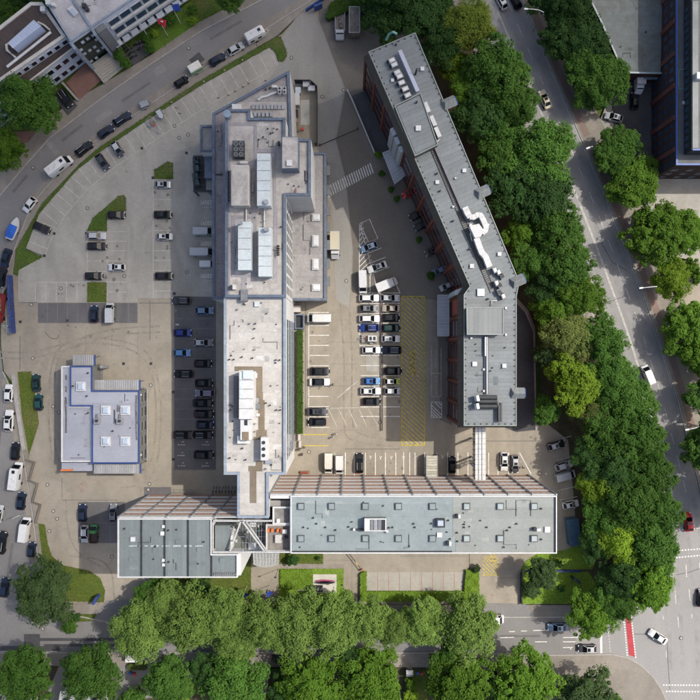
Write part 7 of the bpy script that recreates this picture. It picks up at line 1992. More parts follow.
post('lamp_post', 278, 569, 5.5, 'thin lamp post beside the bright sculpture lawn', 'lamp post', dark_m, 0.05, sq_lamp)
post('lamp_post', 342, 578, 4.5, 'thin lamp post between sculpture lawn and hedged bays', 'lamp post', dark_m, 0.05, sq_lamp)
post('lamp_post', 26, 512, 6, 'lamp post arching over the zigzag wall', 'lamp post', steel, 0.06, lambda x, y, h, t: MB().tube([(x, y, h), (x + 0.9, y + 0.5, h + 0.3), (x + 1.7, y + 0.8, h + 0.2)], 0.07, 6).build('arm', white_m, t))
# brown low rail in the courtyard, barrier boom, lane wall, dark pit
rl = thing('timber_rail', W(382.2, 360), 'long dark brown crash rail between the two courtyard bay columns', 'rail')
MB().strip(WP([(382.2, 294), (382.2, 430.8)], 0.7), 0.2, 0.45, 0.7).build('beam', M('dark_brown_timber', (0.045, 0.028, 0.024), rough=0.8), rl)
for k in range(15):
    x, y, _ = W(382.2, 296 + k * 9.5); MB().box(x, y, 0.03, 0.14, 0.14, 0.42).build('post', iron, rl)
bb = thing('barrier_boom', W(357, 129), 'dark barrier boom lowered across the courtyard lane', 'barrier')
MB().tube([W(320, 145.2, 0.9), W(357, 129.4, 0.9)], 0.11, 6).build('boom', M('boom_brown', (0.035, 0.026, 0.03), rough=0.6), bb)
for (x, y) in ((357.6, 129), (320, 145.4)):
    xx, yy, _ = W(x, y); MB().box(xx, yy, 0.03, 0.3, 0.3, 0.8).build('housing', dark_m, bb)
lw = thing('lane_wall', W(360, 125), 'pale low kerb wall dividing lane from the brick block ramp', 'wall')
MB().strip(WP([(347, 91), (352, 101), (374.5, 154)]), 0.35, 0.05, 0.75).build('wall_body', kerb_m, lw)
MB().strip(WP([(347, 91), (352, 101), (374.5, 154)]), 0.16, 0.752, 1.1).build('rail', white_m, lw)
struct('sunken_ramp', MB().sheet(WP([(352, 96), (366, 90), (390, 150), (376, 155)]), 0.062), asphalt_d)
pit = thing('lift_pit', W(299.6, 321.6), 'dark framed cellar pit beside the office block and annex', 'pit')
MB().ring(WP([(294.6, 314), (304.2, 314), (304.2, 329), (294.6, 329)], 1.0), 0.3, 0.05, 1.0).build('frame', para, pit)
MB().prism(WP([(295, 314.4), (304, 314.4), (304, 328.6), (295, 328.6)]), 0.05, 0.12).build('floor', dark_m, pit)
MB().box(*W(297, 309, 2)[:2], 0, 1.6, 1.4, 2.2).build('shed', unit_c, pit)
# zigzag wall by the street
zw = tag(MB().strip(WP([(26.6, 459.5), (35.4, 462), (30, 480.4), (38.6, 483.4), (33.4, 501.6), (41.6, 504.4), (36.6, 522.6)]), 0.2, 0.03, 0.8).build('zigzag_wall', M('dark_coping_wall', (0.17, 0.155, 0.135), rough=0.9)), 'zigzag boundary wall between yard and parked camper van', 'wall')
# blue banner fence
bf = thing('banner_fence', W(14.5, 305), 'long blue banner fence beside the yard entrance', 'fence')
bpts = WP([(12.4, 276), (13.4, 300), (15.6, 333.4)])
k = 0
for a, b in zip(bpts, bpts[1:]):
    d_ = Vector(b) - Vector(a); n = int(d_.length / 1.9) or 1
    for i in range(n):
        p_, q_ = Vector(a) + d_ * i / n, Vector(a) + d_ * (i + 0.96) / n
        MB().strip([tuple(p_), tuple(q_)], 0.5, 0.3, 2.1).build('panel', M('banner_blue', (0.03, 0.05, 0.16), rough=0.6, var=0.25, scale=0.8), bf)
        MB().box(q_.x, q_.y, 0.03, 0.12, 0.12, 2.2).build('post', steel, bf)
rp = tag(MB().prism(WP([(5.6, 300), (12, 300), (14.6, 333), (7, 333)]), 0.03, 0.5).build('concrete_plinth', M('plinth_grey', (0.30, 0.29, 0.27), rough=0.9, stain=0.4, stain_scale=0.5)), 'grey concrete plinth behind the blue banner fence', 'plinth')
gt = thing('yard_gate', W(4, 326), 'white folded gate bar at the yard entrance', 'gate')
MB().tube([W(3, 325.6, 1.1), W(11, 326.6, 1.1)], 0.07, 6).build('bar', white_m, gt); MB().tube([W(3, 327.6, 0.6), W(11, 328.6, 0.6)], 0.05, 6).build('bar', white_m, gt)
MB().box(*W(11.4, 327)[:2], 0.03, 0.2, 0.2, 1.3).build('post', blue_t, gt)
# blue sign boxes
def sign_box(px, py, ang, label, mat=blue_t):
    x, y, _ = W(px, py)
    t = thing('sign_board', (x, y, 0.05), label, 'sign', None, R(ang))
    for nm, mb, mt in (('panel', MB().box(0, 0, 0.4, 1.9, 0.5, 2.0), mat), ('post', MB().box(-0.8, 0, 0, 0.12, 0.12, 2.3).box(0.8, 0, 0, 0.12, 0.12, 2.3), steel)):
        me = mb.mesh(nm); me.materials.append(mt); link(nm, me, t)
sign_box(98.6, 597, 60, 'blue company sign board on the corner lawn')
sign_box(573.6, 577.4, -35, 'dark blue sign board standing on the sunny gable lawn', M('dull_blue_board', (0.02, 0.035, 0.06), rough=0.4))
sign_box(318.4, 10, 25, 'blue sign at the drive hedge by the street', blue_t)
# blue low wall on lawn
bl = tag(MB().strip(WP([(521.5, 570.4), (548, 570), (580, 570.6)]), 0.4, 0.05, 0.7).build('blue_wall', M('dark_blue_paint', (0.02, 0.035, 0.12), rough=0.5)), 'low dark blue wall crossing the sunny gable lawn', 'wall')
tag(MB().strip(WP([(521, 572), (521, 603)]), 0.3, 0.05, 0.9).build('hedge_rail', dark_m), 'dark rail along the drive edge of the sunny lawn', 'rail')
tag(MB().strip(WP([(30, 311), (312, 12)]) if False else WP([(306, 12), (330, -4)]), 0.25, 0.1, 1.3).build('blue_street_fence', blue_t), 'blue fence at the drive hedge along the street', 'fence')
# sculpture
sc_ = thing('sculpture', W(325, 582), 'pink and dark boat-shaped sculpture on a pale plinth', 'sculpture')
MB().prism(WP([(313, 574), (336.6, 574), (336.6, 592.4), (313, 592.4)]), 0.05, 0.3).build('plinth', M('pale_plinth', (0.46, 0.44, 0.38)), sc_)
hl_ = MB()
for mt, off_, ln, zz in ((M('pink_paint', (0.30, 0.06, 0.12), rough=0.5), 0.0, 1.0, 0.3), (dark_m, -0.5, 1.1, 0.3)):
    cx, cy, _ = W(325, 580 + (0 if off_ == 0 else 1.6))
    mb = MB(); vs = []
    for k in range(9):
        u = -1 + k / 4.0
        hw_ = 0.32 * (1 - u * u) + 0.03
        vs += [(cx + u * 2.1 * ln, cy - hw_, 0.75), (cx + u * 2.1 * ln, cy + hw_, 0.75), (cx + u * 2.1 * ln, cy + hw_ * 0.4, 0.3), (cx + u * 2.1 * ln, cy - hw_ * 0.4, 0.3)]
    mb.add(vs, [(4 * k + j, 4 * k + (j + 1) % 4, 4 * k + 4 + (j + 1) % 4, 4 * k + 4 + j) for k in range(8) for j in range(4)] + [(0, 1, 2, 3), (35, 34, 33, 32)])
    mb.build('hull', mt, sc_)
en = thing('old_engine', W(315, 587), 'dark old machine standing before the plinth under the leaves', 'machine')
x, y, _ = W(315, 587.6)
MB().box(x, y, 0.1, 3.6, 1.4, 0.7).build('bed', dark_m, en)
for k in range(5): MB().cyl(x - 1.5 + k * 0.75, y + 0.1, 0.8, 1.5, 0.3, 10).build('cylinder_head', mid_m, en)
MB().box(x - 3, y, 0.05, 2.0, 1.2, 0.3).build('slab', M('pale_plinth2', (0.40, 0.38, 0.34)), en)
# boom barrier on the forecourt
bm = thing('striped_barrier', W(357, 567), 'black and yellow striped boom barrier on the forecourt drive', 'barrier')
e0_, e1_ = Vector(W(349.4, 554, 1)), Vector(W(362, 570.4, 1))
for k in range(6):
    a, b = e0_.lerp(e1_, k / 6), e0_.lerp(e1_, (k + 1) / 6)
    MB().tube([a, b], 0.09, 6).build('boom_section', (M('boom_yellow', (0.6, 0.36, 0.03)) if k == 3 else iron), bm)
MB().box(e1_.x, e1_.y, 0.03, 0.35, 0.35, 1.0).build('housing', orange_m, bm)
# lattice mast near the footbridge
lm = thing('lattice_mast', W(470.6, 461.4), 'short lattice mast with round dish beside the footbridge', 'mast')
x, y, _ = W(470.6, 461.4)
mb = MB()
for sx, sy in ((-1, -1), (1, -1), (1, 1), (-1, 1)): mb.tube([(x + sx * .35, y + sy * .35, 0.05), (x + sx * .35, y + sy * .35, 3.6)], 0.04, 4)
for k in range(6):
    z = 0.3 + k * 0.6
    for a, b in (((-1, -1), (1, -1)), ((1, -1), (1, 1)), ((1, 1), (-1, 1)), ((-1, 1), (-1, -1))):
        mb.tube([(x + a[0] * .35, y + a[1] * .35, z), (x + b[0] * .35, y + b[1] * .35, z + (0.5 if k % 2 else 0))], 0.035, 4)
mb.build('lattice', dark_m, lm)
MB().cyl(x, y, 3.6, 3.9, 0.45, 14, 0.6).build('dish', M('dish_blue', (0.05, 0.065, 0.10), rough=0.4), lm)
MB().cyl(x + 0.1, y - 0.1, 3.9, 4.0, 0.3, 12).build('dish_face', pale_m, lm)
# bins and benches near office entrance
for (px, py, c, lb) in ((299.6, 437, steel, 'pale bench against the office wall, upper of two'), (300.4, 444, steel, 'pale bench against the office wall, lower of two')):
    x, y, _ = W(px, py)
    t = thing('bench', (x, y, 0.03), lb, 'bench')
    MB().box(x, y, 0.42, 0.5, 1.5, 0.06).build('seat', unit_c, t); MB().box(x - 0.3, y, 0.48, 0.06, 1.5, 0.4).build('backrest', unit_c, t)
    for q in (-0.6, 0.6): MB().box(x, y + q, 0.03, 0.4, 0.08, 0.39).build('leg', steel, t)
for (px, py, lb) in ((302, 454, 'small dark bin below the office wall benches'), (299, 449, 'dark bin right beside the lower bench')):
    x, y, _ = W(px, py)
    t = thing('litter_bin', (x, y, 0.03), lb, 'bin')
    MB().cyl(x, y, 0.03, 0.9, 0.26, 10, 0.3).build('bin_body', dark_m, t); MB().cyl(x, y, 0.9, 1.0, 0.32, 10, 0.2).build('lid', iron, t)
fb = thing('flower_box', W(305, 473), 'planter of red flowers at the foot of the striped facade', 'planter')
x, y, _ = W(305, 472)
MB().box(x, y, 0.03, 2.2, 0.6, 0.5).build('box', wood_m, fb)
mb = MB()
for k in range(26): mb.box(x + rng.uniform(-1, 1), y + rng.uniform(-.25, .25), 0.53 + rng.uniform(0, .2), 0.14, 0.14, 0.1, rng.uniform(0, 3))
mb.build('flowers', red_m, fb)
# bollards on the hedge side of the courtyard
for i in range(9):
    x, y, _ = W(304.4, 330.6 + i * 10.3)
    t = thing('bollard', (x, y, 0.03), '%s white bollard along the long hedge counted from the pit' % ('first second third fourth fifth sixth seventh eighth ninth'.split()[i]), 'bollard', 'white bollards along the hedge')
    MB().cyl(x, y, 0.03, 0.85, 0.09, 8).build('post', white_m, t); MB().cyl(x, y, 0.85, 0.93, 0.11, 8, 0.05).build('cap', steel, t)
# terrace furniture on the atrium roof
for (px, py, lb) in ((268.6, 530.6, 'orange seat cube on the roof terrace, outermost'), (272.4, 530.6, 'orange seat cube on the roof terrace, second'), (278, 530.6, 'orange seat cube on the roof terrace, third'), (282, 531, 'orange seat cube on the roof terrace next to white table')):
    x, y, _ = W(px, py, 19.2)
    t = thing('seat_cube', (x, y, 18.66), lb, 'seat', 'orange seats on the roof terrace')
    MB().box(x, y, 18.66, 0.36, 0.7, 0.42).build('seat', orange_m, t); MB().box(x - 0.2, y, 19.08, 0.08, 0.7, 0.35).build('backrest', orange_m, t)
for (px, py, mt, lb) in ((284.6, 531.6, white_m, 'white table on the roof terrace'), (278.4, 539, unit_c, 'grey table island on the roof terrace')):
    x, y, _ = W(px, py, 19.4)
    t = thing('terrace_table', (x, y, 18.66), lb, 'table')
    MB().box(x, y, 19.3, 0.9 if mt is white_m else 1.3, 0.8 if mt is white_m else 1.6, 0.08).build('table_top', mt, t); MB().box(x, y, 18.66, 0.2, 0.2, 0.64).build('leg', steel, t)
x, y, _ = W(286, 538, 19.4)
t = thing('parasol_base', (x, y, 18.66), 'dark folded parasol on the roof terrace', 'parasol')
MB().cyl(x, y, 18.66, 18.8, 0.4, 10).build('base', dark_m, t); MB().cyl(x, y, 18.8, 20.8, 0.05, 6).build('pole', steel, t); MB().cyl(x, y, 19.4, 20.8, 0.22, 8, 0.06).build('canopy', dark_m, t)

# ------------------------------------------------------------------ bicycles, motorcycles, racks
def bike_meshes(motor):
    ps = []
    r = 0.33 if not motor else 0.31
    def wh(x):
        mb = MB(); n = 14; vs = []
        for k in range(n):
            a = 2 * math.pi * k / n
            for rr, yy in ((r, -0.03 if not motor else -0.08), (r, 0.03 if not motor else 0.08), (r - 0.06, 0.02), (r - 0.06, -0.02)):
                vs.append((x + rr * math.cos(a), yy, r + rr * math.sin(a)))
        mb.add(vs, [(4 * k + j, 4 * k + (j + 1) % 4, 4 * ((k + 1) % n) + (j + 1) % 4, 4 * ((k + 1) % n) + j) for k in range(n) for j in range(4)])
        return mb.mesh('wheel')
    b = 0.52 if not motor else 0.7
    ps.append(('wheel', wh(b), tyre_m)); ps.append(('wheel', wh(-b), tyre_m))
    fr = MB()
    rad = 0.025 if not motor else 0.06
    for p_, q_ in (((-b, 0, r), (-0.12, 0, 0.32)), ((-0.12, 0, 0.32), (0.38, 0, 0.82)), ((-0.2, 0, 0.85), (0.38, 0, 0.85)), ((-0.2, 0, 0.9), (-0.12, 0, 0.32)), ((b, 0, r), (0.38, 0, 1.0))): fr.tube([p_, q_], rad, 5)
    ps.append(('frame', fr.mesh('frame'), mid_m if not motor else dark_m))
    ps.append(('handlebar', MB().tube([(0.3, -0.32, 1.02), (0.4, 0, 1.0), (0.3, 0.32, 1.02)], 0.025, 5).mesh('handlebar'), steel))
    if motor:
        ps.append(('tank', MB().prism([(0.0, -0.16), (0.34, -0.12), (0.34, 0.12), (0.0, 0.16)], 0.75, 1.0).mesh('tank'), dark_m)); ps.append(('seat', MB().box(-0.35, 0, 0.78, 0.65, 0.26, 0.12).mesh('seat'), tyre_m))
    else:
        ps.append(('saddle', MB().box(-0.22, 0, 0.92, 0.26, 0.14, 0.06).mesh('saddle'), tyre_m))
    for nm, me, mt in ps: me.materials.append(mt)
    return ps
BK, MC = bike_meshes(False), bike_meshes(True)
def place_bike(ps, px, py, ang, nm, label, group, z=0.06):
    x, y, _ = W(px, py)
    t = thing(nm, (x, y, z), label, nm.replace('_', ' '), group, R(ang))
    for n_, me, _m in ps: link(n_, me, t)
ords = 'first second third fourth fifth sixth seventh eighth'.split()
for i, (px, py, a) in enumerate(((127, 48.4, 35), (129.6, 51, 32), (132, 54, 36), (134, 58, 30), (137.6, 45.4, 20), (140.4, 44, 24), (141.6, 49, 28))):
    place_bike(MC, px, py, a, 'motorcycle', '%s dark motorcycle in the bicycle court counted from the glass front' % ords[i], 'motorcycles in the court', 0.15)
for i in range(8):
    place_bike(BK, 213.6 + i * 3.1, 489.6, 80 + 7 * (i % 3), 'bicycle', '%s dark bicycle against the striped facade counted from the hoops' % ords[i], 'bicycles under the striped facade', 0.05)
hoop = MB().tube([(0, -0.4, 0), (0, -0.4, 0.75), (0, 0, 0.85), (0, 0.4, 0.75), (0, 0.4, 0)], 0.05, 6).mesh('bar'); hoop.materials.append(mid_m)
hf = MB().box(0, -0.4, 0, 0.16, 0.16, 0.03).box(0, 0.4, 0, 0.16, 0.16, 0.03).mesh('foot'); hf.materials.append(steel)
for i in range(9):
    x, y, _ = W(173.4 + i * 2.9, 491)
    t = thing('bike_hoop', (x, y, 0.04), '%s bare bicycle hoop in the row before the striped facade' % (ords + ['ninth'])[i], 'bike rack', 'bicycle hoops', R(-20))
    link('bar', hoop, t); link('foot', hf, t)

# ------------------------------------------------------------------ people
def person(px, py, ang, jacket, trousers, label, stride=0.25):
    verts = [(0, 0, 0.95), (0, 0, 1.15), (0, 0, 1.38), (0, 0, 1.5), (0.02, 0, 1.62), (0.02, 0, 1.74),
             (0, 0.18, 1.42), (-0.08, 0.24, 1.16), (0.06, 0.24, 0.92), (0, -0.18, 1.42), (0.1, -0.24, 1.16), (0.2, -0.22, 0.95),
             (0, 0.09, 0.9), (stride, 0.1, 0.5), (stride * 0.9, 0.1, 0.08), (stride * 0.9 + 0.16, 0.1, 0.05),
             (0, -0.09, 0.9), (-stride * 0.4, -0.1, 0.5), (-stride, -0.1, 0.1), (-stride + 0.16, -0.1, 0.05)]
    edges = [(0, 1), (1, 2), (2, 3), (3, 4), (4, 5), (2, 6), (6, 7), (7, 8), (2, 9), (9, 10), (10, 11), (0, 12), (12, 13), (13, 14), (14, 15), (0, 16), (16, 17), (17, 18), (18, 19)]
    rad = [0.15, 0.15, 0.17, 0.06, 0.095, 0.085, 0.07, 0.05, 0.04, 0.07, 0.05, 0.04, 0.1, 0.07, 0.045, 0.04, 0.1, 0.07, 0.045, 0.04]
    me = bpy.data.meshes.new('person'); me.from_pydata(verts, edges, [])
    tmp = bpy.data.objects.new('person_skin', me); COL.objects.link(tmp)
    tmp.modifiers.new('skin', 'SKIN'); sb = tmp.modifiers.new('sub', 'SUBSURF'); sb.levels = 1; sb.render_levels = 1
    for v, r_ in zip(me.skin_vertices[0].data, rad): v.radius = (r_, r_)
    me.skin_vertices[0].data[0].use_root = True
    dg = bpy.context.evaluated_depsgraph_get(); dg.update()
    bm_ = bpy.data.meshes.new_from_object(tmp.evaluated_get(dg))
    bpy.data.objects.remove(tmp)
    bm_.materials.clear()
    for m_ in (trousers, jacket, clothes['skin'], clothes['hair']): bm_.materials.append(m_)
    for p_ in bm_.polygons:
        z = p_.center.z
        p_.material_index = 0 if z < 0.95 and abs(p_.center.y) < 0.2 else (1 if z < 1.5 else (3 if z > 1.68 or p_.center.x < -0.02 else 2))
        if abs(p_.center.y) > 0.2 and z < 0.98: p_.material_index = 2
        p_.use_smooth = True
    x, y, _ = W(px, py, 0.9)
    o = link('person', bm_)
    o.location = (x, y, 0.045); o.rotation_euler = (0, 0, R(ang))
    tag(o, label, 'person')
person(336.4, 433.6, 200, clothes['white'], clothes['denim'], 'person in a white top walking near the yellow lines')
person(333.2, 437, 190, clothes['white'], clothes['black'], 'person in pale top walking nearest the yellow lines')
person(332.6, 384.6, 10, clothes['black'], clothes['black'], 'person in dark clothes beside the white saloon by hedge')
person(304, 447.6, 100, clothes['navy'], clothes['black'], 'person in dark blue by the office wall benches')
person(523, 467.6, 60, clothes['black'], clothes['denim'], 'person in black beside the dark grey hatchback')
# ------------------------------------------------------------------ trees, hedges, shrubs
LEAF = dict(
    dark=leaf_mat('leaf_dark', (0.023, 0.062, 0.016), (0.050, 0.104, 0.024)),
    mid=leaf_mat('leaf_mid', (0.038, 0.098, 0.016), (0.082, 0.162, 0.026)),
    bright=leaf_mat('leaf_bright', (0.064, 0.140, 0.014), (0.122, 0.225, 0.024)),
    lime=leaf_mat('leaf_lime', (0.120, 0.210, 0.016), (0.205, 0.305, 0.028)),
    plane=leaf_mat('leaf_plane', (0.100, 0.172, 0.034), (0.186, 0.278, 0.064)),
    olive=leaf_mat('leaf_olive', (0.092, 0.125, 0.030), (0.160, 0.190, 0.054)),
    yellow=leaf_mat('leaf_yellow', (0.150, 0.215, 0.026), (0.240, 0.310, 0.050)),
    blue=leaf_mat('leaf_bluegreen', (0.040, 0.075, 0.024), (0.075, 0.118, 0.040)),
    hedge=leaf_mat('leaf_hedge', (0.050, 0.110, 0.014), (0.090, 0.165, 0.020), 0.2),
    lawnhedge=leaf_mat('leaf_lawnhedge', (0.130, 0.220, 0.018), (0.195, 0.300, 0.030), 0.2),
)
def leaf_quads(cent, nrm, size, rs, aspect=0.62):
    """cent,nrm (n,3) -> verts (4n,3): one small rhombus leaf spray each"""
    n = len(cent)
    a = rs.normal(size=(n, 3))
    u = np.cross(nrm, a); u /= np.linalg.norm(u, axis=1, keepdims=True) + 1e-9
    v = np.cross(nrm, u); v /= np.linalg.norm(v, axis=1, keepdims=True) + 1e-9
    s = (size * rs.uniform(0.65, 1.35, size=(n, 1)))
    bend = nrm * s * rs.uniform(-0.25, 0.25, size=(n, 1))
    q = np.stack([cent - u * s, cent - v * s * aspect + bend, cent + u * s, cent + v * s * aspect + bend], axis=1)
    return q.reshape(-1, 3)
def quad_mesh(name, verts, mat):
    n = len(verts) // 4
    me = bpy.data.meshes.new(name)
    me.vertices.add(4 * n); me.vertices.foreach_set('co', verts.astype(np.float32).ravel())
    me.loops.add(4 * n); me.loops.foreach_set('vertex_index', np.arange(4 * n, dtype=np.int32))
    me.polygons.add(n); me.polygons.foreach_set('loop_start', np.arange(0, 4 * n, 4, dtype=np.int32))
    me.update(calc_edges=True)
    me.materials.append(mat)
    return me
def crown_mesh(seed, mat, style):
    """unit crown: radius about 1, centre at 0, height about 1.5"""
    rs = np.random.RandomState(seed)
    P = dict(broad=(20, 0.30, 24, 62, 0.033, 0.115), dense=(28, 0.27, 19, 60, 0.032, 0.105), plane=(30, 0.27, 24, 46, 0.029, 0.105), feather=(30, 0.26, 18, 58, 0.028, 0.145), small=(9, 0.42, 10, 46, 0.095, 0.20))[style]
    nl, lr, nc, nleaf, ls, cr = P
    cents, nrms = [], []
    ga = math.pi * (3 - math.sqrt(5))
    rot = rs.uniform(0, 6.28)
    lobes = []
    for i in range(nl):
        t = (i + 0.5) / nl
        z = 1 - 1.25 * t            # from the top down past the equator
        r = math.sqrt(max(0.0, 1 - min(1, abs(z)) ** 2))
        th = rot + ga * i
        k = rs.uniform(0.42, 0.98)
        lobes.append((r * math.cos(th) * k, r * math.sin(th) * k, z * 0.62 * rs.uniform(0.6, 1.15), lr * rs.uniform(0.5, 1.4)))
    lobes.append((0.05, 0, 0.30, lr * 1.25)); lobes.append((0, 0, -0.05, 0.5))
    for (lx, ly, lz, R_) in lobes:
        c = np.array([lx, ly, lz])
        for j in range(nc):
            d_ = rs.normal(size=3); d_ /= np.linalg.norm(d_)
            if d_[2] < -0.25: d_[2] *= -0.6
            d_ /= np.linalg.norm(d_)
            cc = c + d_ * R_ * rs.uniform(0.65, 1.22) * np.array([1, 1, 0.85])
            crr = cr * rs.uniform(0.5, 1.6)
            m = int(nleaf * rs.uniform(0.7, 1.3))
            e = rs.normal(size=(m, 3)); e /= np.linalg.norm(e, axis=1, keepdims=True)
            rad = rs.uniform(0.35, 1.0, size=(m, 1)) ** 0.6
            pts = cc + e * rad * crr * np.array([1.15, 1.15, 0.7])
            nn_ = e * 0.55 + d_ * 0.45 + np.array([0, 0, 0.75]) + rs.normal(size=(m, 3)) * 0.42
            nn_ /= np.linalg.norm(nn_, axis=1, keepdims=True)
            cents.append(pts); nrms.append(nn_)
    cent = np.concatenate(cents); nrm = np.concatenate(nrms)
    # pull the outline in to radius ~1
    rr = np.linalg.norm(cent[:, :2], axis=1)
    sc_ = 1.0 / np.percentile(rr, 94)
    cent = cent * np.array([sc_, sc_, 1])
    return quad_mesh('crown', leaf_quads(cent, nrm, ls, rs), mat)
def trunk_mesh(seed):
    r_ = random.Random(seed)
    mb = MB()
    mb.tube([(0, 0, 0), (0.03, 0.02, 0.4), (0.0, 0.03, 0.8), (0.05, 0, 1.3)], 0.055, 7, 0.02)
    for k in range(6):
        a = k * 1.05 + r_.uniform(-.3, .3); h = r_.uniform(0.35, 0.75)
        mb.tube([(0, 0.02, h), (0.25 * math.cos(a), 0.25 * math.sin(a), h + 0.2), (0.62 * math.cos(a), 0.62 * math.sin(a), h + 0.42)], 0.03, 5, 0.008)
    me = mb.mesh('trunk', smooth=60); me.materials.append(bark_m)
    return me
STY = dict(dark='broad', mid='broad', bright='dense', lime='broad', plane='plane', olive='feather', yellow='feather', blue='dense')
CROWNS = {}
sid = 11
for k, stl in STY.items():
    CROWNS[k] = []
    for j in range(3 if k in ('dark', 'mid', 'bright', 'plane') else 2):
        sid += 7
        CROWNS[k].append(crown_mesh(sid, LEAF[k], stl))
SMALL = {k: crown_mesh(900 + i, LEAF[k], 'small') for i, k in enumerate(('dark', 'mid', 'bright', 'blue', 'lime'))}
TRUNKS = [trunk_mesh(s) for s in (1, 2, 3)]
tn = 0
def tree(px, py, r, kind, label, h=None, group='street and garden trees', small=False, flat=1.0):
    global tn
    tn += 1
    rr = random.Random(tn * 31)
    R0 = r / S
    h = h or min(16.0, max(5.0, R0 * 2.1))
    zc = h - R0 * 0.62 * flat
    k_ = 1 - zc / CAMH
    x, y, _ = W(px, py, zc)
    Rm = R0 * k_
    t = thing('tree' if not small else 'shrub', (x, y, 0.05), label, 'tree' if not small else 'shrub', group)
    c = link('crown', SMALL[kind] if small else CROWNS[kind][tn % len(CROWNS[kind])], t)
    c.location = (0, 0, zc); c.rotation_euler = (0, 0, rr.uniform(0, 6.28)); c.scale = (Rm, Rm * rr.uniform(0.92, 1.06), Rm * flat * rr.uniform(0.9, 1.1))
    k = link('trunk' if not small else 'stem', TRUNKS[tn % 3], t)
    k.scale = (Rm * 0.8, Rm * 0.8, zc / 1.05); k.rotation_euler = (0, 0, rr.uniform(0, 6.28))
    return t
T = tree
gb = 'trees in the belt between brick block and avenue'
ga_ = 'trees on the far pavement of the avenue'
gp_ = 'light green row south of the striped slab'
gs = 'round trees along the side street gardens'
# corner across the curved street
T(29, 106, 29, 'mid', 'big round tree before the pale blue rendered facade', 11)
T(6, 152, 20, 'bright', 'bright tree at the picture edge above the street pavement', 9)
T(230, -2, 14, 'mid', 'tree cut by the top edge above the curved street', 8)
T(6, 6, 15, 'mid', 'bushy tree in the very corner behind the brown roof', 7)
T(20, -4, 13, 'dark', 'dark bushy tree at the top edge behind brown roof', 7)
# belt, top to bottom
T(393, 12, 30, 'dark', 'dark tree behind the gable of the brick block', 11, gb)
T(425, 12, 27, 'dark', 'dark tree between the gable tree and the yellow-green tree', 11, gb)
T(380, -8, 22, 'mid', 'tree at top edge beyond the cargo body', 9, gb)
T(443, 44, 22, 'dark', 'dark tree tucked under the yellow-green tree', 10, gb)
T(468, 26, 25, 'yellow', 'yellow-green feathery tree at the top of the avenue belt', 11, gb)
T(452, 66, 15, 'lime', 'small light tree beside the brick block dormer', 7, gb)
T(493, 74, 29, 'mid', 'large green tree below the yellow-green one by avenue', 12, gb)
T(466, 92, 21, 'bright', 'fresh green tree beside the uppermost dormer', 9, gb)
T(478, 118, 25, 'dark', 'dark tree between dormer and the widest belt crown', 11, gb)
T(510, 108, 24, 'mid', 'tree on the avenue edge opposite the cream saloon', 11, gb)
T(538, 152, 34, 'mid', 'widest crown of the belt bulging over the avenue', 13, gb)
T(498, 150, 25, 'mid', 'tree inside the belt beside the widest crown', 11, gb)
T(505, 186, 27, 'dark', 'dark tree beside the second dormer', 11, gb)
T(542, 200, 28, 'dark', 'dark tree right below the widest belt crown', 12, gb)
T(522, 234, 18, 'bright', 'light green tree between metal roof and dark tree', 8, gb)
T(556, 232, 24, 'mid', 'green tree on the avenue edge near lane dashes', 11, gb)
T(533, 262, 20, 'mid', 'green tree beside the bend of the brick block', 9, gb)
T(565, 268, 26, 'mid', 'green tree bulging toward the lamp shadow', 11, gb)
T(547, 286, 20, 'dark', 'dark tree in the hollow beside the rear lane', 9, gb)
T(580, 298, 22, 'bright', 'bright green tree at the avenue edge below lamp shadow', 11, gb)
T(552, 312, 20, 'bright', 'bright tree beside the top of the rear lane', 9, gb)
T(568, 336, 25, 'olive', 'olive feathery tree beside the rear lane', 10, gb)
T(602, 342, 23, 'mid', 'green tree at the avenue edge beside olive tree', 11, gb)
T(550, 352, 18, 'blue', 'dull green tree leaning over the rear lane wall', 7, gb)
T(574, 384, 27, 'lime', 'brightest lime tree in the belt', 11, gb)
T(610, 374, 24, 'mid', 'green tree opposite the white van on the avenue', 11, gb)
T(545, 411, 14, 'mid', 'small tree at the end of the rear lane', 7, gb)
T(591, 414, 19, 'olive', 'olive tree below the brightest lime tree', 9, gb)
T(624, 400, 25, 'mid', 'green tree below the one opposite the white van', 11, gb)
T(605, 432, 26, 'mid', 'green tree beside the upper tree-side bays', 11, gb)
T(636, 434, 25, 'mid', 'green tree reaching across to the avenue centre', 12, gb)
T(587, 453, 16, 'dark', 'dark tree shading the black hatchback bay', 9, gb)
T(612, 466, 25, 'dark', 'darker tree between lime clump and avenue', 11, gb)
T(646, 470, 25, 'mid', 'green tree at the avenue edge above red car', 11, gb)
T(597, 485, 21, 'lime', 'yellow-green tree beside the light van', 9, gb)
T(628, 500, 28, 'mid', 'large green tree beside the stop line', 12, gb)
T(655, 508, 23, 'mid', 'tree leaning toward the stop line', 11, gb)
T(606, 514, 23, 'mid', 'tree over the blue container', 10, gb)
T(594, 543, 17, 'dark', 'dark tree below the container beside gable lawn', 8, gb)
T(617, 538, 22, 'lime', 'light clumped tree between container and crossing', 10, gb)
T(649, 544, 25, 'mid', 'green tree level with the dashed crossing', 11, gb)
T(648, 582, 25, 'bright', 'bright green tree at the street corner', 11, gb)
T(618, 576, 22, 'dark', 'shaded tree behind the corner tree', 10, gb)
T(618, 602, 18, 'mid', 'tree dropping onto the red cycle crossing', 9, gb)
T(590, 612, 23, 'bright', 'bright round tree overhanging the side street', 9, gb)
T(604, 600, 18, 'mid', 'tree between the round and corner crowns', 8, gb)
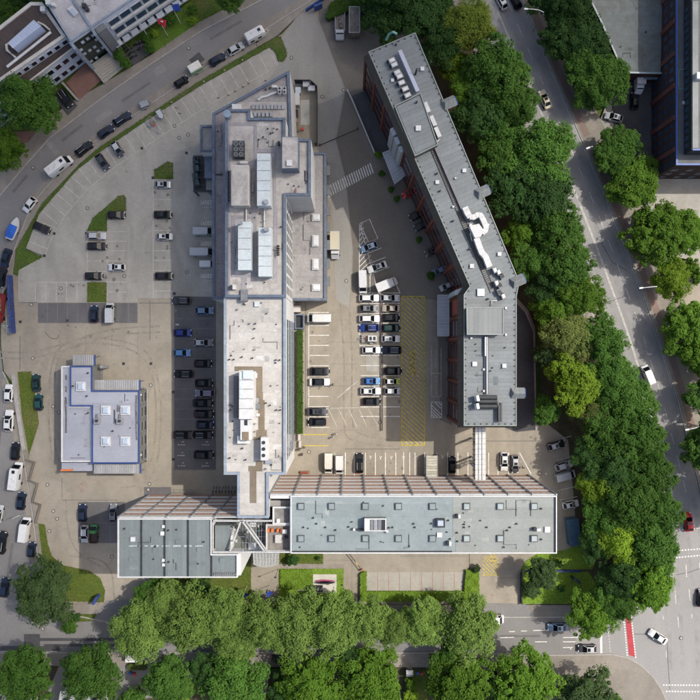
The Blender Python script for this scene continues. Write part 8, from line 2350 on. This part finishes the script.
# far side of the avenue
T(545, -2, 20, 'dark', 'dark tree at the top edge beyond the avenue', 8, ga_)
T(566, 10, 22, 'dark', 'dark tree beside the flat annex edge', 9, ga_)
T(560, 38, 21, 'dark', 'dark tree bulging toward the cream saloon', 8, ga_)
T(583, 42, 22, 'dark', 'dark tree against the flat annex parapet', 9, ga_)
T(580, 66, 20, 'mid', 'green tree over the far avenue pavement', 8, ga_)
T(603, 80, 23, 'mid', 'green tree at the foot of the flat annex', 8, ga_)
T(592, 92, 19, 'mid', 'smaller green tree above the silver car', 7, ga_)
T(619, 146, 20, 'mid', 'green tree just below the silver car', 7, ga_)
T(607, 156, 14, 'mid', 'small green crown beside the cycle path lamp', 7, ga_)
T(634, 184, 25, 'bright', 'bright tree at the corner of the dark brick building', 8, ga_)
T(620, 170, 15, 'mid', 'green crown between silver car and the corner tree', 7, ga_)
T(656, 236, 31, 'bright', 'widest sunny tree on the far avenue side', 9, ga_)
T(684, 232, 20, 'bright', 'sunny tree joined to the widest far-side crown', 8, ga_)
T(669, 281, 18, 'lime', 'light green tree right beside the lamp with long shadow', 7, ga_)
T(688, 328, 27, 'bright', 'sunny tree beyond the avenue above the white van', 8, ga_)
T(704, 356, 26, 'bright', 'sunny tree cut by the picture edge', 8, ga_)
T(706, 396, 21, 'mid', 'green tree at picture edge by the red pavement', 8, ga_)
T(711, 446, 27, 'mid', 'green tree at picture edge over the darkest shadow', 9, ga_)
T(730, 494, 27, 'mid', 'tree beyond the picture edge casting leafy shade', 10, ga_)
T(697, 276, 8, 'bright', 'round shrub beside the sunny far path', 2.5, ga_, True)
T(690, 266, 7, 'bright', 'hedge shrub below the widest sunny far tree', 2.2, ga_, True)
# light green row
for (x, y, r, lb) in ((146, 626, 33, 'light green tree at the street-junction end of the long row'), (166, 604, 22, 'light green tree tucked below the slate roof'), (192, 618, 33, 'palest tree of the row, below the slate roof end'), (228, 614, 27, 'light green tree beside the entrance lawn'), (236, 640, 26, 'light green tree hanging toward the side street drive'), (263, 622, 27, 'light green tree below the entrance path'), (296, 622, 33, 'light green tree shading the sculpture lawn'), (334, 622, 33, 'light green tree below the sculpture lawn corner'), (368, 620, 24, 'light green tree below the forecourt drive'), (395, 628, 21, 'light green tree at the middle of forecourt hedge'), (424, 624, 26, 'light green tree below the forecourt hedge end'), (466, 626, 31, 'last light green tree of the row by the drive')):
    T(x, y - 2, r * 0.93, 'plane', lb, 12 if r > 26 else 10, gp_)
T(200, 590, 14, 'dark', 'dark tree in the gap below the slate roof', 7, gp_)
T(150, 592, 14, 'mid', 'small green tree at the slate roof corner', 7, gp_)
# round garden trees
for (x, y, r, k, lb) in ((28, 670, 29, 'mid', 'round green tree nearest the picture corner on side street'), (91, 669, 30, 'mid', 'round green tree second from the corner on side street'), (172, 678, 26, 'mid', 'round green tree beside the red and blue toys'), (206, 668, 18, 'dark', 'dark crown between two large garden trees'), (234, 680, 34, 'mid', 'large green tree beside the white car drive'), (312, 682, 33, 'bright', 'bright round tree in the middle of the garden row'), (282, 690, 18, 'dark', 'dark low tree beside the white car'), (374, 678, 33, 'bright', 'bright round tree fourth from the corner'), (350, 660, 16, 'dark', 'dark crown behind two bright trees'), (460, 680, 34, 'bright', 'large bright tree opposite the forecourt hedge end'), (448, 652, 14, 'mid', 'small crown rising over the bright garden tree'), (494, 688, 20, 'dark', 'dark tree between two large bright garden trees'), (526, 676, 33, 'bright', 'large bright tree facing the drive apron'), (583, 696, 31, 'blue', 'dull bluish conifer on the street corner'), (614, 708, 18, 'mid', 'green tree at the lower edge beside conifer')):
    T(x, y + 2, r * 0.92, k, lb, 11 if r > 25 else 8, gs)
T(46, 591, 30, 'blue', 'dull green willow-like tree over the corner lawn', 9)
T(70, 625, 7, 'mid', 'tiny sapling on the verge island', 4, small=True)
T(75, 617.5, 5.5, 'dark', 'brownish round shrub on the verge island', 1.5, small=True)
T(540, 574, 15, 'blue', 'dull green slender tree on the sunny gable lawn', 8)
T(530, 589, 8, 'blue', 'small grey-green shrub beside the lawn rail', 2.5, small=True)
for (x, y, r, k, lb) in ((550, 564, 5, 'dark', 'clipped round shrub by the gable end wall'), (559, 564, 4, 'dark', 'smaller clipped shrub by the gable end wall'), (561, 588.5, 3.5, 'dark', 'tiny dark clipped shrub in the sunny lawn'), (293, 559.6, 6, 'dark', 'round dark bush on the darker entrance strip'), (318, 558, 2, 'dark', 'tiny bush on the darker entrance strip'), (150, 48, 5, 'mid', 'shrub beside the bicycle court'), (146, 37, 4, 'mid', 'pink-flowering shrub by the bare flagpole'), (155, 34, 3.6, 'lime', 'pale shrub beside the bare flagpole'), (172, 21, 5.5, 'mid', 'wide shrub between the two flags'), (193, 10, 4.5, 'mid', 'shrub at the end of the flag lawn'), (193, 21, 4, 'lime', 'pale flowering shrub at the flag lawn end'), (120, 56, 5.5, 'mid', 'shrub below the entrance steps fin'), (126, 64, 5, 'mid', 'low shrub at the end of entrance steps'), (378, 155, 3.4, 'bright', 'small hedge ball at the zebra crossing'), (382, 174, 3, 'mid', 'low shrub beside the entrance canopy'), (391, 190, 3, 'mid', 'low shrub along the courtyard lane edge'), (397, 199, 3, 'mid', 'low shrub further along the lane edge'), (419, 240, 3.2, 'mid', 'low shrub before the brick facade cars'), (431, 276, 4, 'mid', 'low shrub near the ribbed corner canopy'), (411, 683, 6, 'bright', 'bright shrub on the back lawn edge'), (411, 696, 7, 'lime', 'lime shrub at the lower edge by back lawn'), (133, 699, 12, 'mid', 'garden shrub at the lower edge by the drive'), (180, 699, 9, 'lime', 'lime garden shrub at the lower edge'), (272, 699, 7, 'lime', 'lime shrub beside the white car drive'), (100, 697, 6, 'lime', 'lime shrub beside the pale roofed house'), (476, 569, 4, 'blue', 'grey bush on the hedge corner')):
    T(x, y, r, k, lb, max(1.0, r / S * 1.7), 'shrubs in lawns and beds', True)
# hedges: leaf cover over a solid core
def hedge(pts, h, mat, label, dens=70, name='hedge', ls=0.13, core=None):
    P = WP(pts, h)
    t = thing(name, (P[0][0], P[0][1], 0.05), label, 'hedge')
    MB().prism(inset(P, 0.1), 0.05, h - 0.12).build('core', core or M('hedge_core', (0.03, 0.06, 0.012), rough=1.0, var=0.3, scale=2), t)
    rs = np.random.RandomState(len(pts) * 13 + int(abs(P[0][0]) * 10))
    xs = [p[0] for p in P]; ys_ = [p[1] for p in P]
    area = (max(xs) - min(xs)) * (max(ys_) - min(ys_))
    n = int(min(9000, area * dens))
    q = np.column_stack([rs.uniform(min(xs), max(xs), n), rs.uniform(min(ys_), max(ys_), n)])
    ins = np.zeros(n, bool)
    m = len(P)
    for i in range(m):
        x0, y0 = P[i]; x1, y1 = P[(i + 1) % m]
        if abs(y1 - y0) < 1e-9: continue
        c = ((y0 > q[:, 1]) != (y1 > q[:, 1])) & (q[:, 0] < (x1 - x0) * (q[:, 1] - y0) / (y1 - y0) + x0)
        ins ^= c
    q = q[ins]
    z = h - 0.1 + rs.uniform(-0.08, 0.12, len(q)) + 0.10 * np.sin(q[:, 0] * 1.9) * np.cos(q[:, 1] * 2.3)
    nr = np.column_stack([rs.normal(0, .5, len(q)), rs.normal(0, .5, len(q)), np.ones(len(q))]); nr /= np.linalg.norm(nr, axis=1, keepdims=True)
    off_ = np.array(t.location)
    me = quad_mesh('foliage', leaf_quads(np.column_stack([q, z]) - off_, nr, ls, rs), mat)
    link('foliage', me, t)
    # side leaves
    return t
hedge([(296.8, 330), (302.8, 330), (302.8, 434), (296.8, 434)], 1.3, LEAF['hedge'], 'long clipped hedge between office block and courtyard bays')
lh = M('lawnhedge_core', (0.10, 0.175, 0.018), rough=1.0, var=0.25, scale=2)
hedge([(360, 574), (363, 571.5), (367, 572), (367, 591.6), (464, 591.6), (466, 570), (479.6, 570), (479.6, 602), (359.6, 602)], 0.9, LEAF['lawnhedge'], 'bright U-shaped clipped hedge round the forecourt bays', 60, core=lh)
hedge([(280, 569.4), (313, 569.4), (313, 584), (306, 590), (280, 590)], 0.55, LEAF['lawnhedge'], 'bright ground cover beside the sculpture plinth', 45, core=lh)
hedge([(330, 2), (345, -6), (362, -4), (358, 6), (340, 14), (328, 19), (325, 16)], 1.8, LEAF['hedge'], 'loose hedge behind the flatbed truck at the street')
hedge([(127, 664.4), (146, 664.4), (146, 670.6), (127, 670.6)], 1.2, LEAF['olive'], 'short olive hedge by the front garden drive')
hedge([(268, 669), (287, 669), (287, 672), (268, 672)], 1.0, LEAF['hedge'], 'low dark hedge beside the white car on its drive')
hedge([(535.4, 306), (537, 312), (541, 336), (541, 425), (537, 425), (536, 336)], 0.8, LEAF['dark'], 'dark ground cover along the rear lane kerb', 30)
# ragged grass: short blades over the lawns, spilling a little past their edges
def tufts(o, mat, dens, seed):
    V_ = [tuple(v.co) for v in o.data.vertices]
    n0 = len(V_) // 2
    P = [(v[0], v[1]) for v in V_[n0:]]
    zt = V_[n0][2]
    rs = np.random.RandomState(seed)
    xs = [p[0] for p in P]; ys_ = [p[1] for p in P]
    n = int(min(26000, (max(xs) - min(xs)) * (max(ys_) - min(ys_)) * dens))
    q = np.column_stack([rs.uniform(min(xs), max(xs), n), rs.uniform(min(ys_), max(ys_), n)])
    ins = np.zeros(n, bool)
    for i in range(len(P)):
        x0, y0 = P[i]; x1, y1 = P[(i + 1) % len(P)]
        if abs(y1 - y0) < 1e-9: continue
        ins ^= ((y0 > q[:, 1]) != (y1 > q[:, 1])) & (q[:, 0] < (x1 - x0) * (q[:, 1] - y0) / (y1 - y0) + x0)
    q = q[ins]
    ed = []
    for i in range(len(P)):
        a_, b_ = np.array(P[i]), np.array(P[(i + 1) % len(P)])
        L_ = np.linalg.norm(b_ - a_)
        m = int(L_ * 9)
        t_ = rs.uniform(0, 1, (m, 1))
        ed.append(a_ + (b_ - a_) * t_ + rs.normal(0, 0.11 + 0.05 * np.sin(t_ * L_ * 2.1), (m, 2)))
    q = np.concatenate([q] + ed)
    z = zt + rs.uniform(-0.02, 0.07, len(q))
    nr = np.column_stack([rs.normal(0, .6, len(q)), rs.normal(0, .6, len(q)), np.ones(len(q))]); nr /= np.linalg.norm(nr, axis=1, keepdims=True)
    g = link('grass_blades', quad_mesh('grass_blades', leaf_quads(np.column_stack([q, z]), nr, 0.10, rs, 0.5), mat), o)
    g['kind'] = 'stuff'
GL = dict(rough_grass=leaf_mat('blade_rough', (0.052, 0.085, 0.018), (0.095, 0.115, 0.034), 0.15), bright_lawn=leaf_mat('blade_bright', (0.115, 0.190, 0.022), (0.165, 0.250, 0.030), 0.15), olive_lawn=leaf_mat('blade_olive', (0.075, 0.100, 0.020), (0.120, 0.128, 0.034), 0.15), flag_lawn=leaf_mat('blade_flag', (0.068, 0.130, 0.020), (0.105, 0.165, 0.028), 0.15))
for i, o in enumerate([o for o in COL.objects if o.parent is None and o.type == 'MESH' and o.data.materials and o.data.materials[0].name in GL and o.name != 'ground']):
    tufts(o, GL[o.data.materials[0].name], 7 if 'verge' not in o.name else 2.5, 40 + i)
# garden odds and ends
for (px, py, c, lb) in ((131.2, 672.4, blue_b, 'blue toy on the garden drive'), (134.8, 673.4, red_m, 'red toy on the garden drive'), (417.6, 672, blue_b, 'blue bin behind the back lawn'), (421.4, 672.6, red_m, 'red bin behind the back lawn')):
    x, y, _ = W(px, py)
    t = thing('garden_box', (x, y, 0.05), lb, 'box')
    MB().box(x, y, 0.05, 0.6, 0.5, 0.6, 0.3).build('box_body', c, t); MB().box(x, y, 0.65, 0.66, 0.56, 0.06, 0.3).build('lid', c, t)
sh = thing('garden_shed', W(409, 669), 'small grey garden shed behind the back lawn', 'shed')
x, y, _ = W(409, 669.6)
MB().box(x, y, 0.05, 1.4, 1.3, 1.7).build('wall', mid_m, sh); MB().prism([(x - .8, y - .75), (x + .8, y - .75), (x + .8, y + .75), (x - .8, y + .75)], 1.75, 2.2, [(x - .8, y - .05), (x + .8, y - .05), (x + .8, y + .05), (x - .8, y + .05)]).build('roof', steel, sh)

# ------------------------------------------------------------------ the cloud whose shadow covers the upper part of the picture
def build_cloud(edge_pt, nrm, rad, dens, seed, label, soft=0.2, ALT=520.0):
    """a flat-based bank whose shadow edge passes ground point edge_pt and which lies on the nrm side of it"""
    ox = SUND.x / SUND.z * ALT + edge_pt[0] + nrm[0] * rad
    oy = SUND.y / SUND.z * ALT + edge_pt[1] + nrm[1] * rad
    n = 64
    rs = np.random.RandomState(seed)
    ph = rs.uniform(0, 6.28, 12)
    vs, fs = [], []
    rings = [0, .2, .4, .55, .68, .78, .85, .90, .94, .97, 1.0]
    for side in (1, -1):
        for u in rings:
            for k in range(n):
                th = 2 * math.pi * k / n
                r_ = rad * u * (1 + 0.016 * math.sin(7 * th + ph[0]) + 0.012 * math.sin(13 * th + ph[1]) + 0.010 * math.sin(23 * th + ph[2]))
                lump = 1 + 0.22 * math.sin(r_ * 0.05 + ph[3] + 3 * th) + 0.15 * math.sin(r_ * 0.09 + 5 * th + ph[4])
                hgt = (34 if side > 0 else 16) * min(1.0, (1 - u) / soft) ** 1.25 * lump + 0.05
                vs.append((ox + r_ * math.cos(th), oy + r_ * math.sin(th), ALT + side * hgt))
    m = len(rings)
    for sd in range(2):
        b0 = sd * m * n
        for i in range(m - 1):
            for k in range(n):
                q = (b0 + i * n + k, b0 + i * n + (k + 1) % n, b0 + (i + 1) * n + (k + 1) % n, b0 + (i + 1) * n + k)
                fs.append(q if sd else q[::-1])
    for k in range(n):
        a, b = (m - 1) * n + k, (m - 1) * n + (k + 1) % n
        fs.append((a, b, b + m * n, a + m * n))
    me = bpy.data.meshes.new('cloud'); me.from_pydata(vs, [], fs); me.update()
    m_, t, b = new_mat('cloud_vapour')
    t.nodes.remove(b)
    pv_ = t.nodes.new('ShaderNodeVolumePrincipled')
    pv_.inputs['Color'].default_value = (1, 1, 1, 1)
    pv_.inputs['Density'].default_value = dens
    pv_.inputs['Anisotropy'].default_value = 0.35
    t.links.new(pv_.outputs[0], t.nodes['Material Output'].inputs['Volume'])
    me.materials.append(m_)
    bm_ = bmesh.new(); bm_.from_mesh(me); bmesh.ops.remove_doubles(bm_, verts=bm_.verts, dist=0.01); bmesh.ops.recalc_face_normals(bm_, faces=bm_.faces); bm_.to_mesh(me); bm_.free()
    tag(link('cloud', me), label, 'cloud', None, 'stuff')
build_cloud(W(380, 300)[:2], (-0.46, 0.89), 300.0, 0.042, 5, 'white cloud whose shadow darkens the upper yard')
build_cloud(W(165, 560)[:2], (-0.99, 0.14), 260.0, 0.022, 8, 'white cloud whose shadow dulls the street junction', 0.22, 640.0)
